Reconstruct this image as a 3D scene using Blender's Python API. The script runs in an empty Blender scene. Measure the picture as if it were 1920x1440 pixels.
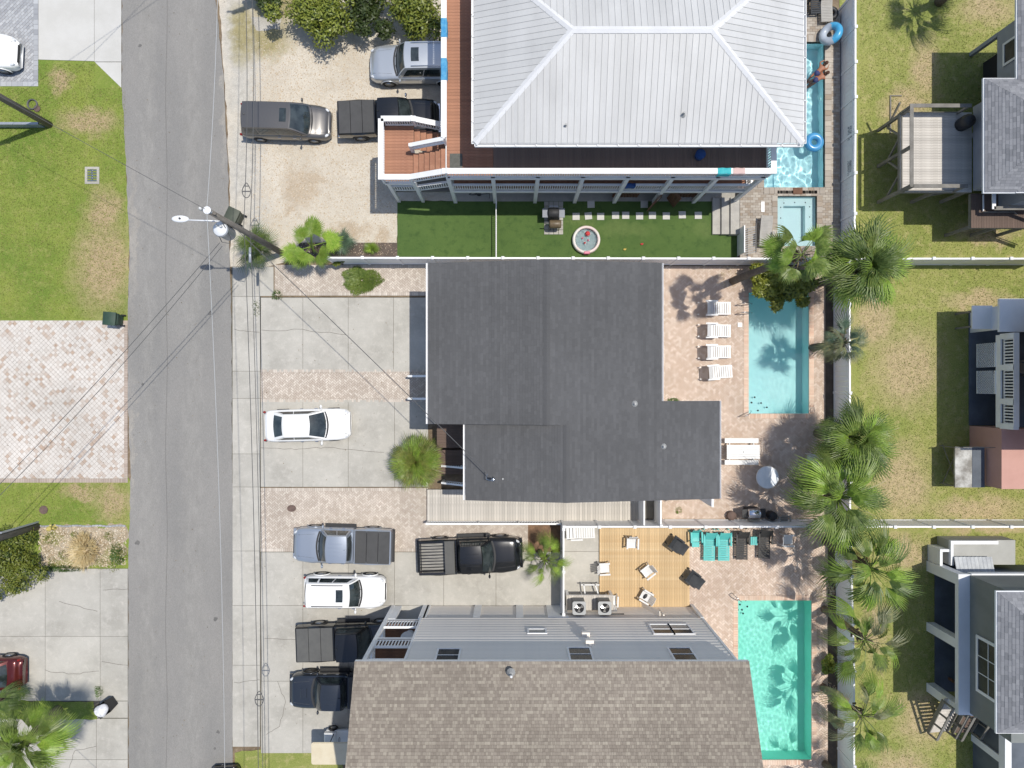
import bpy, math, random
from mathutils import Matrix, Vector, Euler, noise as mnoise
random.seed(11)
R = math.radians
sc = bpy.context.scene
C = sc.collection
# ---------------------------------------------------------------- camera, world, sun, exposure
H, F = 41.0, 1312.0                      # drone height in metres, focal length in photo pixels
def G(px, py, z=0.0):                    # a photo pixel seen at height z -> metres
    return ((px - 960) * (H - z) / F, (720 - py) * (H - z) / F, z)
cam = bpy.data.cameras.new('camera'); camo = bpy.data.objects.new('camera', cam); C.objects.link(camo)
camo.location = (0, 0, H); cam.sensor_width = 36.0; cam.lens = 36.0 * F / 1920.0
cam.clip_end = 2000; cam.clip_start = 0.5
sc.camera = camo
SUN = Vector((0.285, 0.108, 1.0)).normalized()      # towards the sun
el = math.asin(SUN.z); az = math.atan2(SUN.x, SUN.y)
world = bpy.data.worlds.new('World'); sc.world = world; world.use_nodes = True
wn = world.node_tree.nodes; wl = world.node_tree.links
sky = wn.new('ShaderNodeTexSky'); sky.sky_type = 'NISHITA'; sky.sun_disc = False
sky.sun_elevation = el; sky.sun_rotation = az
wl.new(sky.outputs[0], wn['Background'].inputs[0]); wn['Background'].inputs[1].default_value = 0.15
sun = bpy.data.lights.new('sun', 'SUN'); sun.cycles.is_caustics_light = True; suno = bpy.data.objects.new('sun', sun); C.objects.link(suno)
sun.energy = 3.95; sun.angle = R(0.53); sun.color = (1.0, 0.95, 0.865)
suno.rotation_euler = SUN.to_track_quat('Z', 'Y').to_euler(); suno.location = (20, 10, 60)
sc.view_settings.view_transform = 'Standard'; sc.view_settings.look = 'None'
sc.view_settings.exposure = 0.0; sc.view_settings.gamma = 1.0
sc.cycles.use_denoising = True
sc.cycles.max_bounces = 8; sc.cycles.transparent_max_bounces = 12
sc.cycles.sample_clamp_indirect = 6.0

# ---------------------------------------------------------------- materials
MATS = {}
def lin(r, g, b):
    f = lambda c: (c / 12.92 if c <= 0.04045 else ((c + 0.055) / 1.055) ** 2.4)
    return (f(r / 255), f(g / 255), f(b / 255))
def M(name, c1, c2=None, c3=None, s=3.0, s2=40.0, fine=0.12, rough=0.8, metal=0.0, bump=0.0, bs=60.0, rnd=0.0, attr=False, spec=0.4,
      coat=0.0, stretch=(1, 1, 1), trans=0.0, lo=0.38, hi=0.62, attr_amt=1.0, dirt=0.0, spots=()):
    """procedural surface: c1..c3 blended by broad noise, fine grain on top, per-object or per-piece variation"""
    if name in MATS: return MATS[name]
    m = bpy.data.materials.new(name); m.use_nodes = True; MATS[name] = m
    nt = m.node_tree; n = nt.nodes; l = nt.links
    b = n['Principled BSDF']
    b.inputs['Roughness'].default_value = rough; b.inputs['Metallic'].default_value = metal
    b.inputs['Specular IOR Level'].default_value = spec
    if coat: b.inputs['Coat Weight'].default_value = coat; b.inputs['Coat Roughness'].default_value = 0.04
    tc = n.new('ShaderNodeTexCoord'); mp = n.new('ShaderNodeMapping'); mp.inputs['Scale'].default_value = stretch
    l.new(tc.outputs['Object'], mp.inputs[0])
    def noise(scale, detail=5, rg=0.6):
        t = n.new('ShaderNodeTexNoise'); t.inputs['Scale'].default_value = scale; t.inputs['Detail'].default_value = detail
        t.inputs['Roughness'].default_value = rg; l.new(mp.outputs[0], t.inputs['Vector']); return t.outputs['Fac']
    def mixc(fac, a, bb, mode='MIX'):
        x = n.new('ShaderNodeMix'); x.data_type = 'RGBA'; x.blend_type = mode; x.clamp_result = False
        if isinstance(fac, (int, float)): x.inputs[0].default_value = fac
        else: l.new(fac, x.inputs[0])
        for i, v in ((6, a), (7, bb)):
            if isinstance(v, tuple): x.inputs[i].default_value = (*v[:3], 1)
            else: l.new(v, x.inputs[i])
        return x.outputs[2]
    def ramp(fac, a, bb, v0=0.0, v1=1.0):
        x = n.new('ShaderNodeMapRange'); x.inputs[1].default_value = a; x.inputs[2].default_value = bb
        x.inputs[3].default_value = v0; x.inputs[4].default_value = v1; l.new(fac, x.inputs[0]); return x.outputs[0]
    col = tuple(c1)
    if attr:
        at = n.new('ShaderNodeAttribute'); at.attribute_name = 'rnd'
        cr = n.new('ShaderNodeValToRGB'); cr.color_ramp.interpolation = 'LINEAR'
        cols = [c for c in (c1, c2, c3) if c]
        while len(cr.color_ramp.elements) < len(cols): cr.color_ramp.elements.new(0.5)
        for i, c in enumerate(cols):
            cr.color_ramp.elements[i].position = i / max(1, len(cols) - 1); cr.color_ramp.elements[i].color = (*c, 1)
        l.new(at.outputs['Fac'], cr.inputs[0]); col = cr.outputs[0]
        if s:
            col = mixc(1.0, col, mixc(ramp(noise(s), 0.3, 0.7), (0.86, 0.86, 0.85), (1.12, 1.12, 1.12)), 'MULTIPLY')
    else:
        if c2: col = mixc(ramp(noise(s), lo, hi), col, tuple(c2))
        if c3: col = mixc(ramp(noise(s * 2.7 + 1.3, 8, .7), 0.5, 0.7), col, tuple(c3))
    for (scol, lst, amt) in spots:            # soft-edged patches of another ground cover, in metres
        gp = n.new('ShaderNodeNewGeometry'); nz = n.new('ShaderNodeTexNoise'); nz.inputs['Scale'].default_value = .9; nz.inputs['Detail'].default_value = 6; nz.inputs['Roughness'].default_value = .7
        l.new(gp.outputs['Position'], nz.inputs['Vector'])
        ad = n.new('ShaderNodeVectorMath'); ad.operation = 'MULTIPLY_ADD'; l.new(nz.outputs['Color'], ad.inputs[0]); ad.inputs[1].default_value = (2.4, 2.4, 0); l.new(gp.outputs['Position'], ad.inputs[2])
        acc = None
        for (sx, sy, rx, ry) in lst:
            vs = n.new('ShaderNodeVectorMath'); vs.operation = 'SUBTRACT'; l.new(ad.outputs[0], vs.inputs[0]); vs.inputs[1].default_value = (sx + 1.2, sy + 1.2, 0)
            vd = n.new('ShaderNodeVectorMath'); vd.operation = 'MULTIPLY'; l.new(vs.outputs[0], vd.inputs[0]); vd.inputs[1].default_value = (1 / rx, 1 / ry, 0)
            vl = n.new('ShaderNodeVectorMath'); vl.operation = 'LENGTH'; l.new(vd.outputs[0], vl.inputs[0])
            o_ = ramp(vl.outputs['Value'], 1.25, .45, 0.0, 1.0)
            if acc is None: acc = o_
            else:
                mx = n.new('ShaderNodeMath'); mx.operation = 'MAXIMUM'; l.new(acc, mx.inputs[0]); l.new(o_, mx.inputs[1]); acc = mx.outputs[0]
        mu = n.new('ShaderNodeMath'); mu.operation = 'MULTIPLY'; l.new(acc, mu.inputs[0]); l.new(ramp(noise(4.0, 7, .8), .28, .5, .45 * amt, amt), mu.inputs[1])
        col = mixc(mu.outputs[0], col, mixc(ramp(noise(3.0), .35, .65), tuple(scol), tuple(c * .78 for c in scol)))
    if fine:
        col = mixc(1.0, col, mixc(ramp(noise(s2, 3), 0.25, 0.75), (1 - fine,) * 3, (1 + fine,) * 3), 'MULTIPLY')
    if dirt:
        col = mixc(ramp(noise(0.45, 7, .65), 0.52, 0.75, 0.0, dirt), col, (0.09, 0.085, 0.075))
    if rnd:
        oi = n.new('ShaderNodeObjectInfo')
        col = mixc(1.0, col, mixc(oi.outputs['Random'], (1 - rnd,) * 3, (1 + rnd,) * 3), 'MULTIPLY')
    if isinstance(col, tuple): b.inputs['Base Color'].default_value = (*col, 1)
    else: l.new(col, b.inputs['Base Color'])
    if bump:
        bp = n.new('ShaderNodeBump'); bp.inputs['Strength'].default_value = bump; bp.inputs['Distance'].default_value = 0.03
        l.new(noise(bs, 4), bp.inputs['Height']); l.new(bp.outputs[0], b.inputs['Normal'])
    if trans:
        tr = n.new('ShaderNodeBsdfTranslucent'); ms = n.new('ShaderNodeMixShader'); ms.inputs[0].default_value = trans
        if isinstance(col, tuple): tr.inputs[0].default_value = (*col, 1)
        else: l.new(col, tr.inputs[0])
        l.new(b.outputs[0], ms.inputs[1]); l.new(tr.outputs[0], ms.inputs[2]); l.new(ms.outputs[0], n['Material Output'].inputs[0])
    return m
def water_mat(name, tint):
    m = bpy.data.materials.new(name); m.use_nodes = True; n = m.node_tree.nodes; l = m.node_tree.links; n.remove(n['Principled BSDF'])
    g = n.new('ShaderNodeBsdfGlass'); g.inputs['IOR'].default_value = 1.33; g.inputs['Roughness'].default_value = 0.0; g.inputs['Color'].default_value = (*tint, 1)
    l.new(g.outputs[0], n['Material Output'].inputs[0]); MATS[name] = m; return m

# ---------------------------------------------------------------- mesh builder
WORLD = set()
class MB:
    def __init__(s): s.v = []; s.f = []; s.r = []; s.cur = 0.0
    def face(s, pts):
        i = len(s.v); s.v.extend(tuple(p) for p in pts); s.f.append(tuple(range(i, i + len(pts)))); s.r.append(s.cur)
    def idx(s, verts, faces):
        i = len(s.v); s.v.extend(tuple(p) for p in verts)
        for f in faces: s.f.append(tuple(i + k for k in f)); s.r.append(s.cur)
    def box(s, x0, y0, z0, x1, y1, z1, bottom=True):
        if x0 > x1: x0, x1 = x1, x0
        if y0 > y1: y0, y1 = y1, y0
        if z0 > z1: z0, z1 = z1, z0
        v = [(x0, y0, z0), (x1, y0, z0), (x1, y1, z0), (x0, y1, z0), (x0, y0, z1), (x1, y0, z1), (x1, y1, z1), (x0, y1, z1)]
        f = [(4, 5, 6, 7), (0, 1, 5, 4), (1, 2, 6, 5), (2, 3, 7, 6), (3, 0, 4, 7)]
        if bottom: f.append((3, 2, 1, 0))
        s.idx(v, f); return s
    def bbox(s, x0, y0, z0, x1, y1, z1, c=0.02):
        """box with chamfered top edges"""
        v = [(x0, y0, z0), (x1, y0, z0), (x1, y1, z0), (x0, y1, z0), (x0, y0, z1 - c), (x1, y0, z1 - c), (x1, y1, z1 - c), (x0, y1, z1 - c),
             (x0 + c, y0 + c, z1), (x1 - c, y0 + c, z1), (x1 - c, y1 - c, z1), (x0 + c, y1 - c, z1)]
        f = [(8, 9, 10, 11), (3, 2, 1, 0)]
        for a in range(4):
            b = (a + 1) % 4; f += [(a, b, b + 4, a + 4), (a + 4, b + 4, b + 8, a + 8)]
        s.idx(v, f); return s
    def bar(s, p, q, w, h, up=(0, 0, 1)):
        """rectangular bar from p to q, w wide, h high (centred)"""
        p = Vector(p); q = Vector(q); d = (q - p).normalized(); up = Vector(up)
        if abs(d.dot(up)) > 0.98: up = Vector((1, 0, 0))
        sd = d.cross(up).normalized(); u = sd.cross(d).normalized()
        a = sd * (w / 2); b = u * (h / 2)
        v = [p - a - b, p + a - b, p + a + b, p - a + b, q - a - b, q + a - b, q + a + b, q - a + b]
        s.idx(v, [(0, 1, 2, 3), (7, 6, 5, 4), (0, 4, 5, 1), (1, 5, 6, 2), (2, 6, 7, 3), (3, 7, 4, 0)]); return s
    def prism(s, poly, z0, z1, bottom=False):
        k = len(poly); ar = sum(poly[i][0] * poly[(i + 1) % k][1] - poly[(i + 1) % k][0] * poly[i][1] for i in range(k))
        if ar < 0: poly = poly[::-1]
        v = [(p[0], p[1], z0) for p in poly] + [(p[0], p[1], z1) for p in poly]
        f = [tuple(range(k, 2 * k))] + [(i, (i + 1) % k, (i + 1) % k + k, i + k) for i in range(k)]
        if bottom: f.append(tuple(range(k - 1, -1, -1)))
        s.idx(v, f); return s
    def tube(s, pts, r, n=6, cap=True):
        pts = [Vector(p) for p in pts]; k = len(pts); rr = r if isinstance(r, (list, tuple)) else [r] * k
        v = []; pu = None
        for i, p in enumerate(pts):
            d = (pts[min(i + 1, k - 1)] - pts[max(i - 1, 0)]).normalized()
            ref = Vector((0, 0, 1)) if abs(d.z) < 0.95 else Vector((1, 0, 0))
            if pu is not None and abs(pu.dot(d)) < 0.9: ref = pu
            a = d.cross(ref).normalized(); b = a.cross(d).normalized(); pu = b
            for j in range(n):
                t = 2 * math.pi * j / n; v.append(p + a * (math.cos(t) * rr[i]) + b * (math.sin(t) * rr[i]))
        f = [(i * n + j, i * n + (j + 1) % n, (i + 1) * n + (j + 1) % n, (i + 1) * n + j) for i in range(k - 1) for j in range(n)]
        if cap: f += [tuple(range(n - 1, -1, -1)), tuple(range((k - 1) * n, k * n))]
        s.idx(v, f); return s
    def lathe(s, prof, c=(0, 0, 0), n=24, axis='z', close=False, cap=True):
        v = []; k = len(prof)
        for (r, z) in prof:
            for j in range(n):
                t = 2 * math.pi * j / n; x, y = r * math.cos(t), r * math.sin(t)
                p = (x, y, z) if axis == 'z' else ((x, z, y) if axis == 'y' else (z, x, y))
                v.append((c[0] + p[0], c[1] + p[1], c[2] + p[2]))
        m = k if close else k - 1
        f = [(i * n + j, i * n + (j + 1) % n, ((i + 1) % k) * n + (j + 1) % n, ((i + 1) % k) * n + j) for i in range(m) for j in range(n)]
        if not close and cap:
            if prof[0][0] > 1e-4: f.append(tuple(range(n - 1, -1, -1)))
            if prof[-1][0] > 1e-4: f.append(tuple(range((k - 1) * n, k * n)))
        s.idx(v, f); return s
    def ball(s, c, rad, nu=10, nv=7, rz=0.0):
        rx, ry, rzz = rad if isinstance(rad, (tuple, list)) else (rad,) * 3
        cs, sn = math.cos(rz), math.sin(rz); v = []
        for i in range(nv + 1):
            ph = math.pi * i / nv
            for j in range(nu):
                t = 2 * math.pi * j / nu; x = rx * math.sin(ph) * math.cos(t); y = ry * math.sin(ph) * math.sin(t)
                v.append((c[0] + x * cs - y * sn, c[1] + x * sn + y * cs, c[2] - rzz * math.cos(ph)))
        s.idx(v, [(i * nu + j, i * nu + (j + 1) % nu, (i + 1) * nu + (j + 1) % nu, (i + 1) * nu + j) for i in range(nv) for j in range(nu)]); return s
    def grid(s, fn, nu, nv, flip=False):
        v = [fn(i / nu, j / nv) for i in range(nu + 1) for j in range(nv + 1)]; w = nv + 1
        f = [(i * w + j, (i + 1) * w + j, (i + 1) * w + j + 1, i * w + j + 1) for i in range(nu) for j in range(nv)]
        if flip: f = [t[::-1] for t in f]
        s.idx(v, f); return s
    def mesh(s, name, mat, smooth=False):
        me = bpy.data.meshes.new(name); me.from_pydata(s.v, [], s.f)
        if len(set(s.r)) > 1:
            a = me.attributes.new('rnd', 'FLOAT', 'FACE'); a.data.foreach_set('value', s.r)
        if smooth: me.polygons.foreach_set('use_smooth', [True] * len(me.polygons))
        me.materials.append(MATS[mat] if isinstance(mat, str) else mat); me.update(); return me
    def build(s, name, mat, parent=None, smooth=False):
        return link(name, s.mesh(name, mat, smooth), parent)
def link(name, me, parent=None, loc=None, rot=None, scale=None):
    o = bpy.data.objects.new(name, me); C.objects.link(o)
    if parent is not None:
        o.parent = parent
        if parent.name in WORLD: o.matrix_parent_inverse = Matrix.Translation(-Vector(parent.location))
    if loc is not None: o.location = loc
    if rot is not None: o.rotation_euler = rot
    if scale is not None: o.scale = scale if isinstance(scale, (tuple, list)) else (scale,) * 3
    return o
def tag(o, label=None, cat=None, group=None, kind=None):
    if label: o['label'] = label
    if cat: o['category'] = cat
    if group: o['group'] = group
    if kind: o['kind'] = kind
    return o
def thing(name, label, cat, loc=(0, 0, 0), rz=0.0, group=None, world=False):
    o = bpy.data.objects.new(name, None); C.objects.link(o); o.location = loc; o.rotation_euler = (0, 0, rz)
    o.empty_display_size = 0.3; tag(o, label, cat, group)
    if world: WORLD.add(o.name)
    return o
def struct(name, mb, mat, parent=None, smooth=False):
    o = mb.build(name, mat, parent, smooth)
    if parent is None: o['kind'] = 'structure'
    return o
def stuff(o): o['kind'] = 'stuff'; return o
def copy_tree(o, parent=None):
    c = o.copy(); C.objects.link(c)
    if parent is not None: c.parent = parent
    for ch in list(o.children): copy_tree(ch, c)
    return c
def clip(poly, a, b, c):
    """keep the side a*x+b*y<=c of a 2D polygon"""
    out = []; k = len(poly)
    for i in range(k):
        p, q = poly[i], poly[(i + 1) % k]; dp = a * p[0] + b * p[1] - c; dq = a * q[0] + b * q[1] - c
        if dp <= 0: out.append(p)
        if dp * dq < 0:
            t = dp / (dp - dq); out.append((p[0] + (q[0] - p[0]) * t, p[1] + (q[1] - p[1]) * t))
    return out
def clip_poly(poly, conv):
    k = len(conv); ar = sum(conv[i][0] * conv[(i + 1) % k][1] - conv[(i + 1) % k][0] * conv[i][1] for i in range(k))
    if ar < 0: conv = conv[::-1]
    for i in range(k):
        p, q = conv[i], conv[(i + 1) % k]; ex, ey = q[0] - p[0], q[1] - p[1]
        poly = clip(poly, ey, -ex, ey * p[0] - ex * p[1])
        if len(poly) < 3: return []
    return poly
def area(poly):
    k = len(poly); return abs(sum(poly[i][0] * poly[(i + 1) % k][1] - poly[(i + 1) % k][0] * poly[i][1] for i in range(k))) / 2
def K(r, g, b, k=0.70):
    return tuple(c * k for c in lin(r, g, b))
def SP(lst): return [(*G(x, y)[:2], rx / 32, ry / 32) for x, y, rx, ry in lst]
DRY_L = SP([(195, 500, 62, 95), (195, 400, 40, 50), (165, 228, 60, 26), (115, 150, 22, 26), (212, 940, 40, 36), (150, 925, 40, 14)])
DRY_R = SP([(1700, 690, 70, 80), (1690, 905, 60, 75), (1830, 955, 100, 24), (1700, 1035, 55, 36), (1700, 210, 50, 50), (1735, 130, 30, 60), (1835, 565, 65, 20), (1730, 1345, 50, 60), (1850, 990, 90, 14), (1640, 600, 40, 60), (1850, 440, 60, 20), (1640, 1180, 26, 60), (1690, 1440, 60, 40), (1850, 20, 60, 30)])
# ---------------------------------------------------------------- surface materials
M('soil', K(150, 132, 108), K(120, 104, 84), K(170, 152, 128), s=0.8, s2=30, fine=.25, rough=.95, bump=.4, bs=25)
M('lawn_lush', K(150, 162, 74), K(122, 146, 58), K(164, 168, 94), s=.3, s2=22, fine=.38, rough=.95, bump=.5, bs=45, lo=.35, hi=.65, spots=[(K(200, 178, 138), DRY_L, 1.0)])
M('lawn_dry', K(166, 168, 96), K(146, 156, 80), K(192, 182, 126), s=.3, s2=20, fine=.38, rough=.95, bump=.5, bs=45, lo=.35, hi=.65, spots=[(K(206, 186, 144), DRY_R, 1.0)])
M('dry_patch', K(176, 160, 116), K(150, 150, 84), K(186, 166, 128), s=.9, s2=24, fine=.3, rough=.95, bump=.4, bs=40)
M('turf', K(80, 108, 52), K(98, 124, 62), K(70, 98, 46), s=.35, s2=50, fine=.26, rough=.9, bump=.3, bs=80, lo=.3, hi=.7, spots=[(K(128, 146, 84), SP([(1085, 412, 30, 10), (1170, 432, 60, 14), (1320, 425, 18, 20)]), .45)])
M('asphalt', K(161, 158, 153), K(150, 148, 144), s=.35, s2=45, fine=.2, rough=.9, bump=.3, bs=110, stretch=(1, .3, 1), dirt=.06, spots=[(K(172, 169, 163), SP([(277, 300, 16, 700), (277, 1100, 16, 700), (362, 300, 22, 700), (362, 1100, 22, 700)]), .6), (K(186, 180, 170), SP([(250, 440, 9, 130), (425, 120, 9, 200), (423, 430, 12, 40), (246, 840, 6, 120)]), .8)])
M('asphalt_wear', K(168, 165, 160), K(160, 157, 152), s=.9, s2=55, fine=.14, rough=.9, stretch=(1, .12, 1))
M('tar', K(112, 110, 108), K(126, 124, 120), s=3, s2=40, fine=.15, rough=.8)
M('concrete', K(206, 202, 192), K(192, 188, 178), K(214, 209, 199), s=.45, s2=30, fine=.08, rough=.88, bump=.12, bs=90, rnd=.06, dirt=.16)
M('concrete_new', K(224, 222, 216), K(216, 214, 207), s=.8, s2=30, fine=.04, rough=.85, rnd=.03, dirt=.03)
M('joint', K(120, 114, 104), K(98, 96, 78), s=2.0, s2=30, fine=.25, rough=.95)
M('crack', K(120, 116, 110), s=1, fine=.2, rough=.95)
M('paver_tan', K(204, 180, 161, .84), K(215, 193, 175, .84), K(229, 211, 195, .84), s=.35, s2=60, fine=.1, rough=.9, attr=True, dirt=.07)
M('paver_drive', K(192, 179, 166, .8), K(205, 193, 180, .8), K(221, 211, 198, .8), s=.35, s2=60, fine=.1, rough=.9, attr=True, dirt=.14)
M('paver_pale', K(228, 221, 212, .74), K(218, 209, 199, .74), K(196, 172, 152, .74), s=.3, s2=60, fine=.07, rough=.88, attr=True, dirt=.08)
M('paver_grey', K(202, 204, 206), K(186, 188, 191), K(168, 170, 174), s=.4, s2=60, fine=.06, rough=.88, attr=True)
M('paver_stone', K(206, 196, 182), K(188, 178, 166), K(176, 160, 142), s=.6, s2=50, fine=.1, rough=.9, attr=True, dirt=.18)
M('paver_edge', K(196, 178, 164), K(206, 190, 176), K(186, 168, 154), s=.6, s2=50, fine=.08, rough=.9, attr=True)
M('coping_brick', K(232, 200, 176, .8), K(236, 214, 194, .8), K(220, 184, 160, .8), s=1, s2=50, fine=.08, rough=.9, attr=True)
M('sand_bed', K(174, 156, 140), K(160, 143, 127), s=3, s2=60, fine=.15, rough=.95)
M('gravel', K(218, 209, 193, .8), K(206, 196, 179, .8), K(196, 183, 163, .8), s=.45, s2=18, fine=.2, rough=.95, bump=.6, bs=30, spots=[(K(208, 203, 192, .8), SP([(452, 150, 34, 90), (458, 300, 36, 120), (470, 420, 34, 60), (440, 60, 26, 90)]), 1.0), (K(176, 164, 112), SP([(500, 70, 55, 42), (455, 60, 26, 60), (520, 10, 50, 40)]), .9), (K(190, 162, 126), SP([(588, 335, 24, 16), (578, 355, 14, 24), (655, 432, 48, 14), (720, 442, 18, 14), (545, 395, 16, 10), (560, 350, 40, 40)]), .5)])
M('pebble', K(240, 230, 210, .8), K(216, 198, 170, .8), K(194, 170, 140, .8), s=0, fine=0, rough=.9, attr=True)
M('mulch', K(150, 118, 92), K(122, 98, 78), K(168, 134, 104), s=2, s2=25, fine=.35, rough=.95, bump=.6, bs=30)
M('dark_mulch', K(120, 106, 96), K(100, 90, 82), s=2, s2=25, fine=.3, rough=.95, bump=.5, bs=30)
M('grass_blade', K(144, 164, 76), K(168, 174, 94), K(196, 184, 126), s=0, fine=0, rough=.9, attr=True, trans=.2)
M('plaster_cyan', (.55, .86, .86), (.50, .82, .83), s=.5, s2=30, fine=.05, rough=.8)
M('plaster_green', (.40, .88, .77), (.35, .84, .72), s=.4, s2=30, fine=.05, rough=.8)
M('plaster_blue', (.60, .88, .92), (.56, .85, .90), s=.5, s2=30, fine=.05, rough=.8)
M('spa_plaster', (.66, .84, .85), (.62, .80, .82), s=.5, s2=30, fine=.04, rough=.75)
M('white_vinyl', (.82, .82, .82), (.79, .79, .79), s=1.2, s2=20, fine=.03, rough=.45, dirt=.05)
M('white_plastic', (.66, .66, .65), (.63, .63, .62), s=3, s2=30, fine=.03, rough=.4)
M('white_paint', (.80, .80, .79), (.75, .75, .74), s=2, s2=20, fine=.04, rough=.55, dirt=.05)
M('steel', (.55, .56, .57), s=5, fine=.05, rough=.25, metal=1)
M('black_plastic', (.022, .022, .024), (.03, .03, .032), s=5, fine=.1, rough=.5)
M('dark_iron', (.03, .03, .03), s=5, fine=.1, rough=.5)
M('chrome', (.7, .7, .72), s=5, fine=.02, rough=.12, metal=1)

def rects_minus(rect, holes):
    x0, y0, x1, y1 = rect
    xs = sorted({x0, x1, *[min(max(h[k], x0), x1) for h in holes for k in (0, 2)]})
    ys = sorted({y0, y1, *[min(max(h[k], y0), y1) for h in holes for k in (1, 3)]})
    out = []
    for a, b in zip(xs, xs[1:]):
        run = None
        for c, d in zip(ys, ys[1:]):
            mx, my = (a + b) / 2, (c + d) / 2
            if any(h[0] < mx < h[2] and h[1] < my < h[3] for h in holes):
                if run: out.append(run); run = None
            else: run = (a, run[1], b, d) if run else (a, c, b, d)
        if run: out.append(run)
    return out
def PR(px0, py0, px1, py1, z=0.0):
    a = G(px0, py1, z); b = G(px1, py0, z); return (a[0], a[1], b[0], b[1])
Z_TOP = 0.48                                           # raised stone patio behind the metal-roofed house
POOL_A = [(15.8, 11.36, 18.13, 19.82), (14.57, 11.36, 18.13, 14.3)]
SPA = PR(1457, 367, 1532, 462, Z_TOP)
POOL_B = PR(1403, 548, 1517, 776)
POOL_C = PR(1383, 1125, 1522, 1425)
HOLES = POOL_A + [SPA, POOL_B, POOL_C]
def sheet(name, rects, z, mat, struct_kind=True):
    m = MB()
    for (a, b, c, d) in rects: m.face([(a, b, z), (c, b, z), (c, d, z), (a, d, z)])
    o = m.build(name, mat)
    if struct_kind: o['kind'] = 'structure'
    return o
def psheet(name, pts, z, mat, kind='structure'):
    m = MB(); p = [G(x, y)[:2] for x, y in pts]
    m.prism(p, z - 0.02, z); o = m.build(name, mat); o['kind'] = kind; return o
big = MB()
for (a, b, c, d) in rects_minus((-300, -300, 300, 300), HOLES): big.face([(a, b, -.03), (c, b, -.03), (c, d, -.03), (a, d, -.03)])
struct('ground', big, 'soil')
EXT = -700
# ---- lawns
def wob(pts, amp=0.12, step=0.5):
    out = []
    for i in range(len(pts)):
        a = G(*pts[i]); b = G(*pts[(i + 1) % len(pts)]); L = math.hypot(b[0] - a[0], b[1] - a[1]); k = max(1, int(L / step))
        for j in range(k):
            t = j / k; w = amp * random.uniform(-1, 1) if j else 0
            nx, ny = -(b[1] - a[1]) / max(L, .01), (b[0] - a[0]) / max(L, .01)
            out.append((a[0] + (b[0] - a[0]) * t + nx * w, a[1] + (b[1] - a[1]) * t + ny * w))
    return out
def wsheet(name, pts, z, mat, amp=.06, step=.4):
    m = MB(); m.prism(wob(pts, amp, step), z - .02, z); o = m.build(name, mat); o['kind'] = 'structure'; return o
wsheet('lawn', [(-900, 100), (80, 105), (180, 110), (232, 160), (237, 300), (242, 470), (240, 607), (-900, 610)], -.006, 'lawn_lush', .05)
wsheet('lawn', [(-900, 890), (238, 892), (246, 905), (242, 1070), (-900, 1075)], -.006, 'lawn_lush', .05)
wsheet('lawn', [(-900, 1310), (175, 1315), (183, 1348), (-900, 1350)], .02, 'lawn_lush', .06)
wsheet('lawn', [(1574, -500), (2700, -500), (2700, 2000), (1574, 2000)], -.006, 'lawn_dry', 0)
# ---- road
rl = [(229, -400), (229, 0), (229, 165), (236, 300), (243, 470), (240, 600), (240, 760), (244, 860), (245, 905), (241, 1060), (241, 1440), (241, 2000)]
rr = [(404, -400), (404, 0), (420, 150), (428, 330), (430, 480), (434, 600), (437, 1060), (436, 1440), (436, 2000)]
m = MB(); pl = [G(*p)[:2] for p in rl]; pr = [G(*p)[:2] for p in rr]
def dense(poly):
    out = []
    for a, b in zip(poly, poly[1:]):
        k = max(1, int(math.hypot(a[0] - b[0], a[1] - b[1]) / .35))
        out += [(a[0] + (b[0] - a[0]) * j / k + random.uniform(-.035, .035), a[1] + (b[1] - a[1]) * j / k) for j in range(k)]
    return out + [poly[-1]]
m.prism(dense(pl) + dense(pr)[::-1], -.03, .012); struct('road', m, 'asphalt')
m = MB()
for k in range(30):                                        # sealed seam along the crown of the road
    y0 = -60 + k * 52; m.prism([(G(312 + 1.6 * math.sin(k), y0)[0], G(0, y0)[1]), (G(312.7 + 1.6 * math.sin(k), y0)[0], G(0, y0)[1]),
             (G(312.7 + 1.6 * math.sin(k + 1), y0)[0], G(0, y0 + 52)[1]), (G(312 + 1.6 * math.sin(k + 1), y0)[0], G(0, y0 + 52)[1])], .0165, .0185)
struct('road_seam', m, 'tar')
for (x, y, r_) in ((404, 1160, 5), (409, 1372, 4), (403, 1403, 3), (258, 1018, 5), (263, 86, 4), (395, 588, 5), (268, 720, 3)):
    m = MB(); c = G(x, y); m.prism([(c[0] + r_ / 32 * random.uniform(.5, 1.1) * math.cos(t), c[1] + r_ / 32 * random.uniform(.5, 1.1) * math.sin(t)) for t in [k * .57 for k in range(11)]], .0165, .019)
    struct('oil_stain', m, 'tar')
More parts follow.
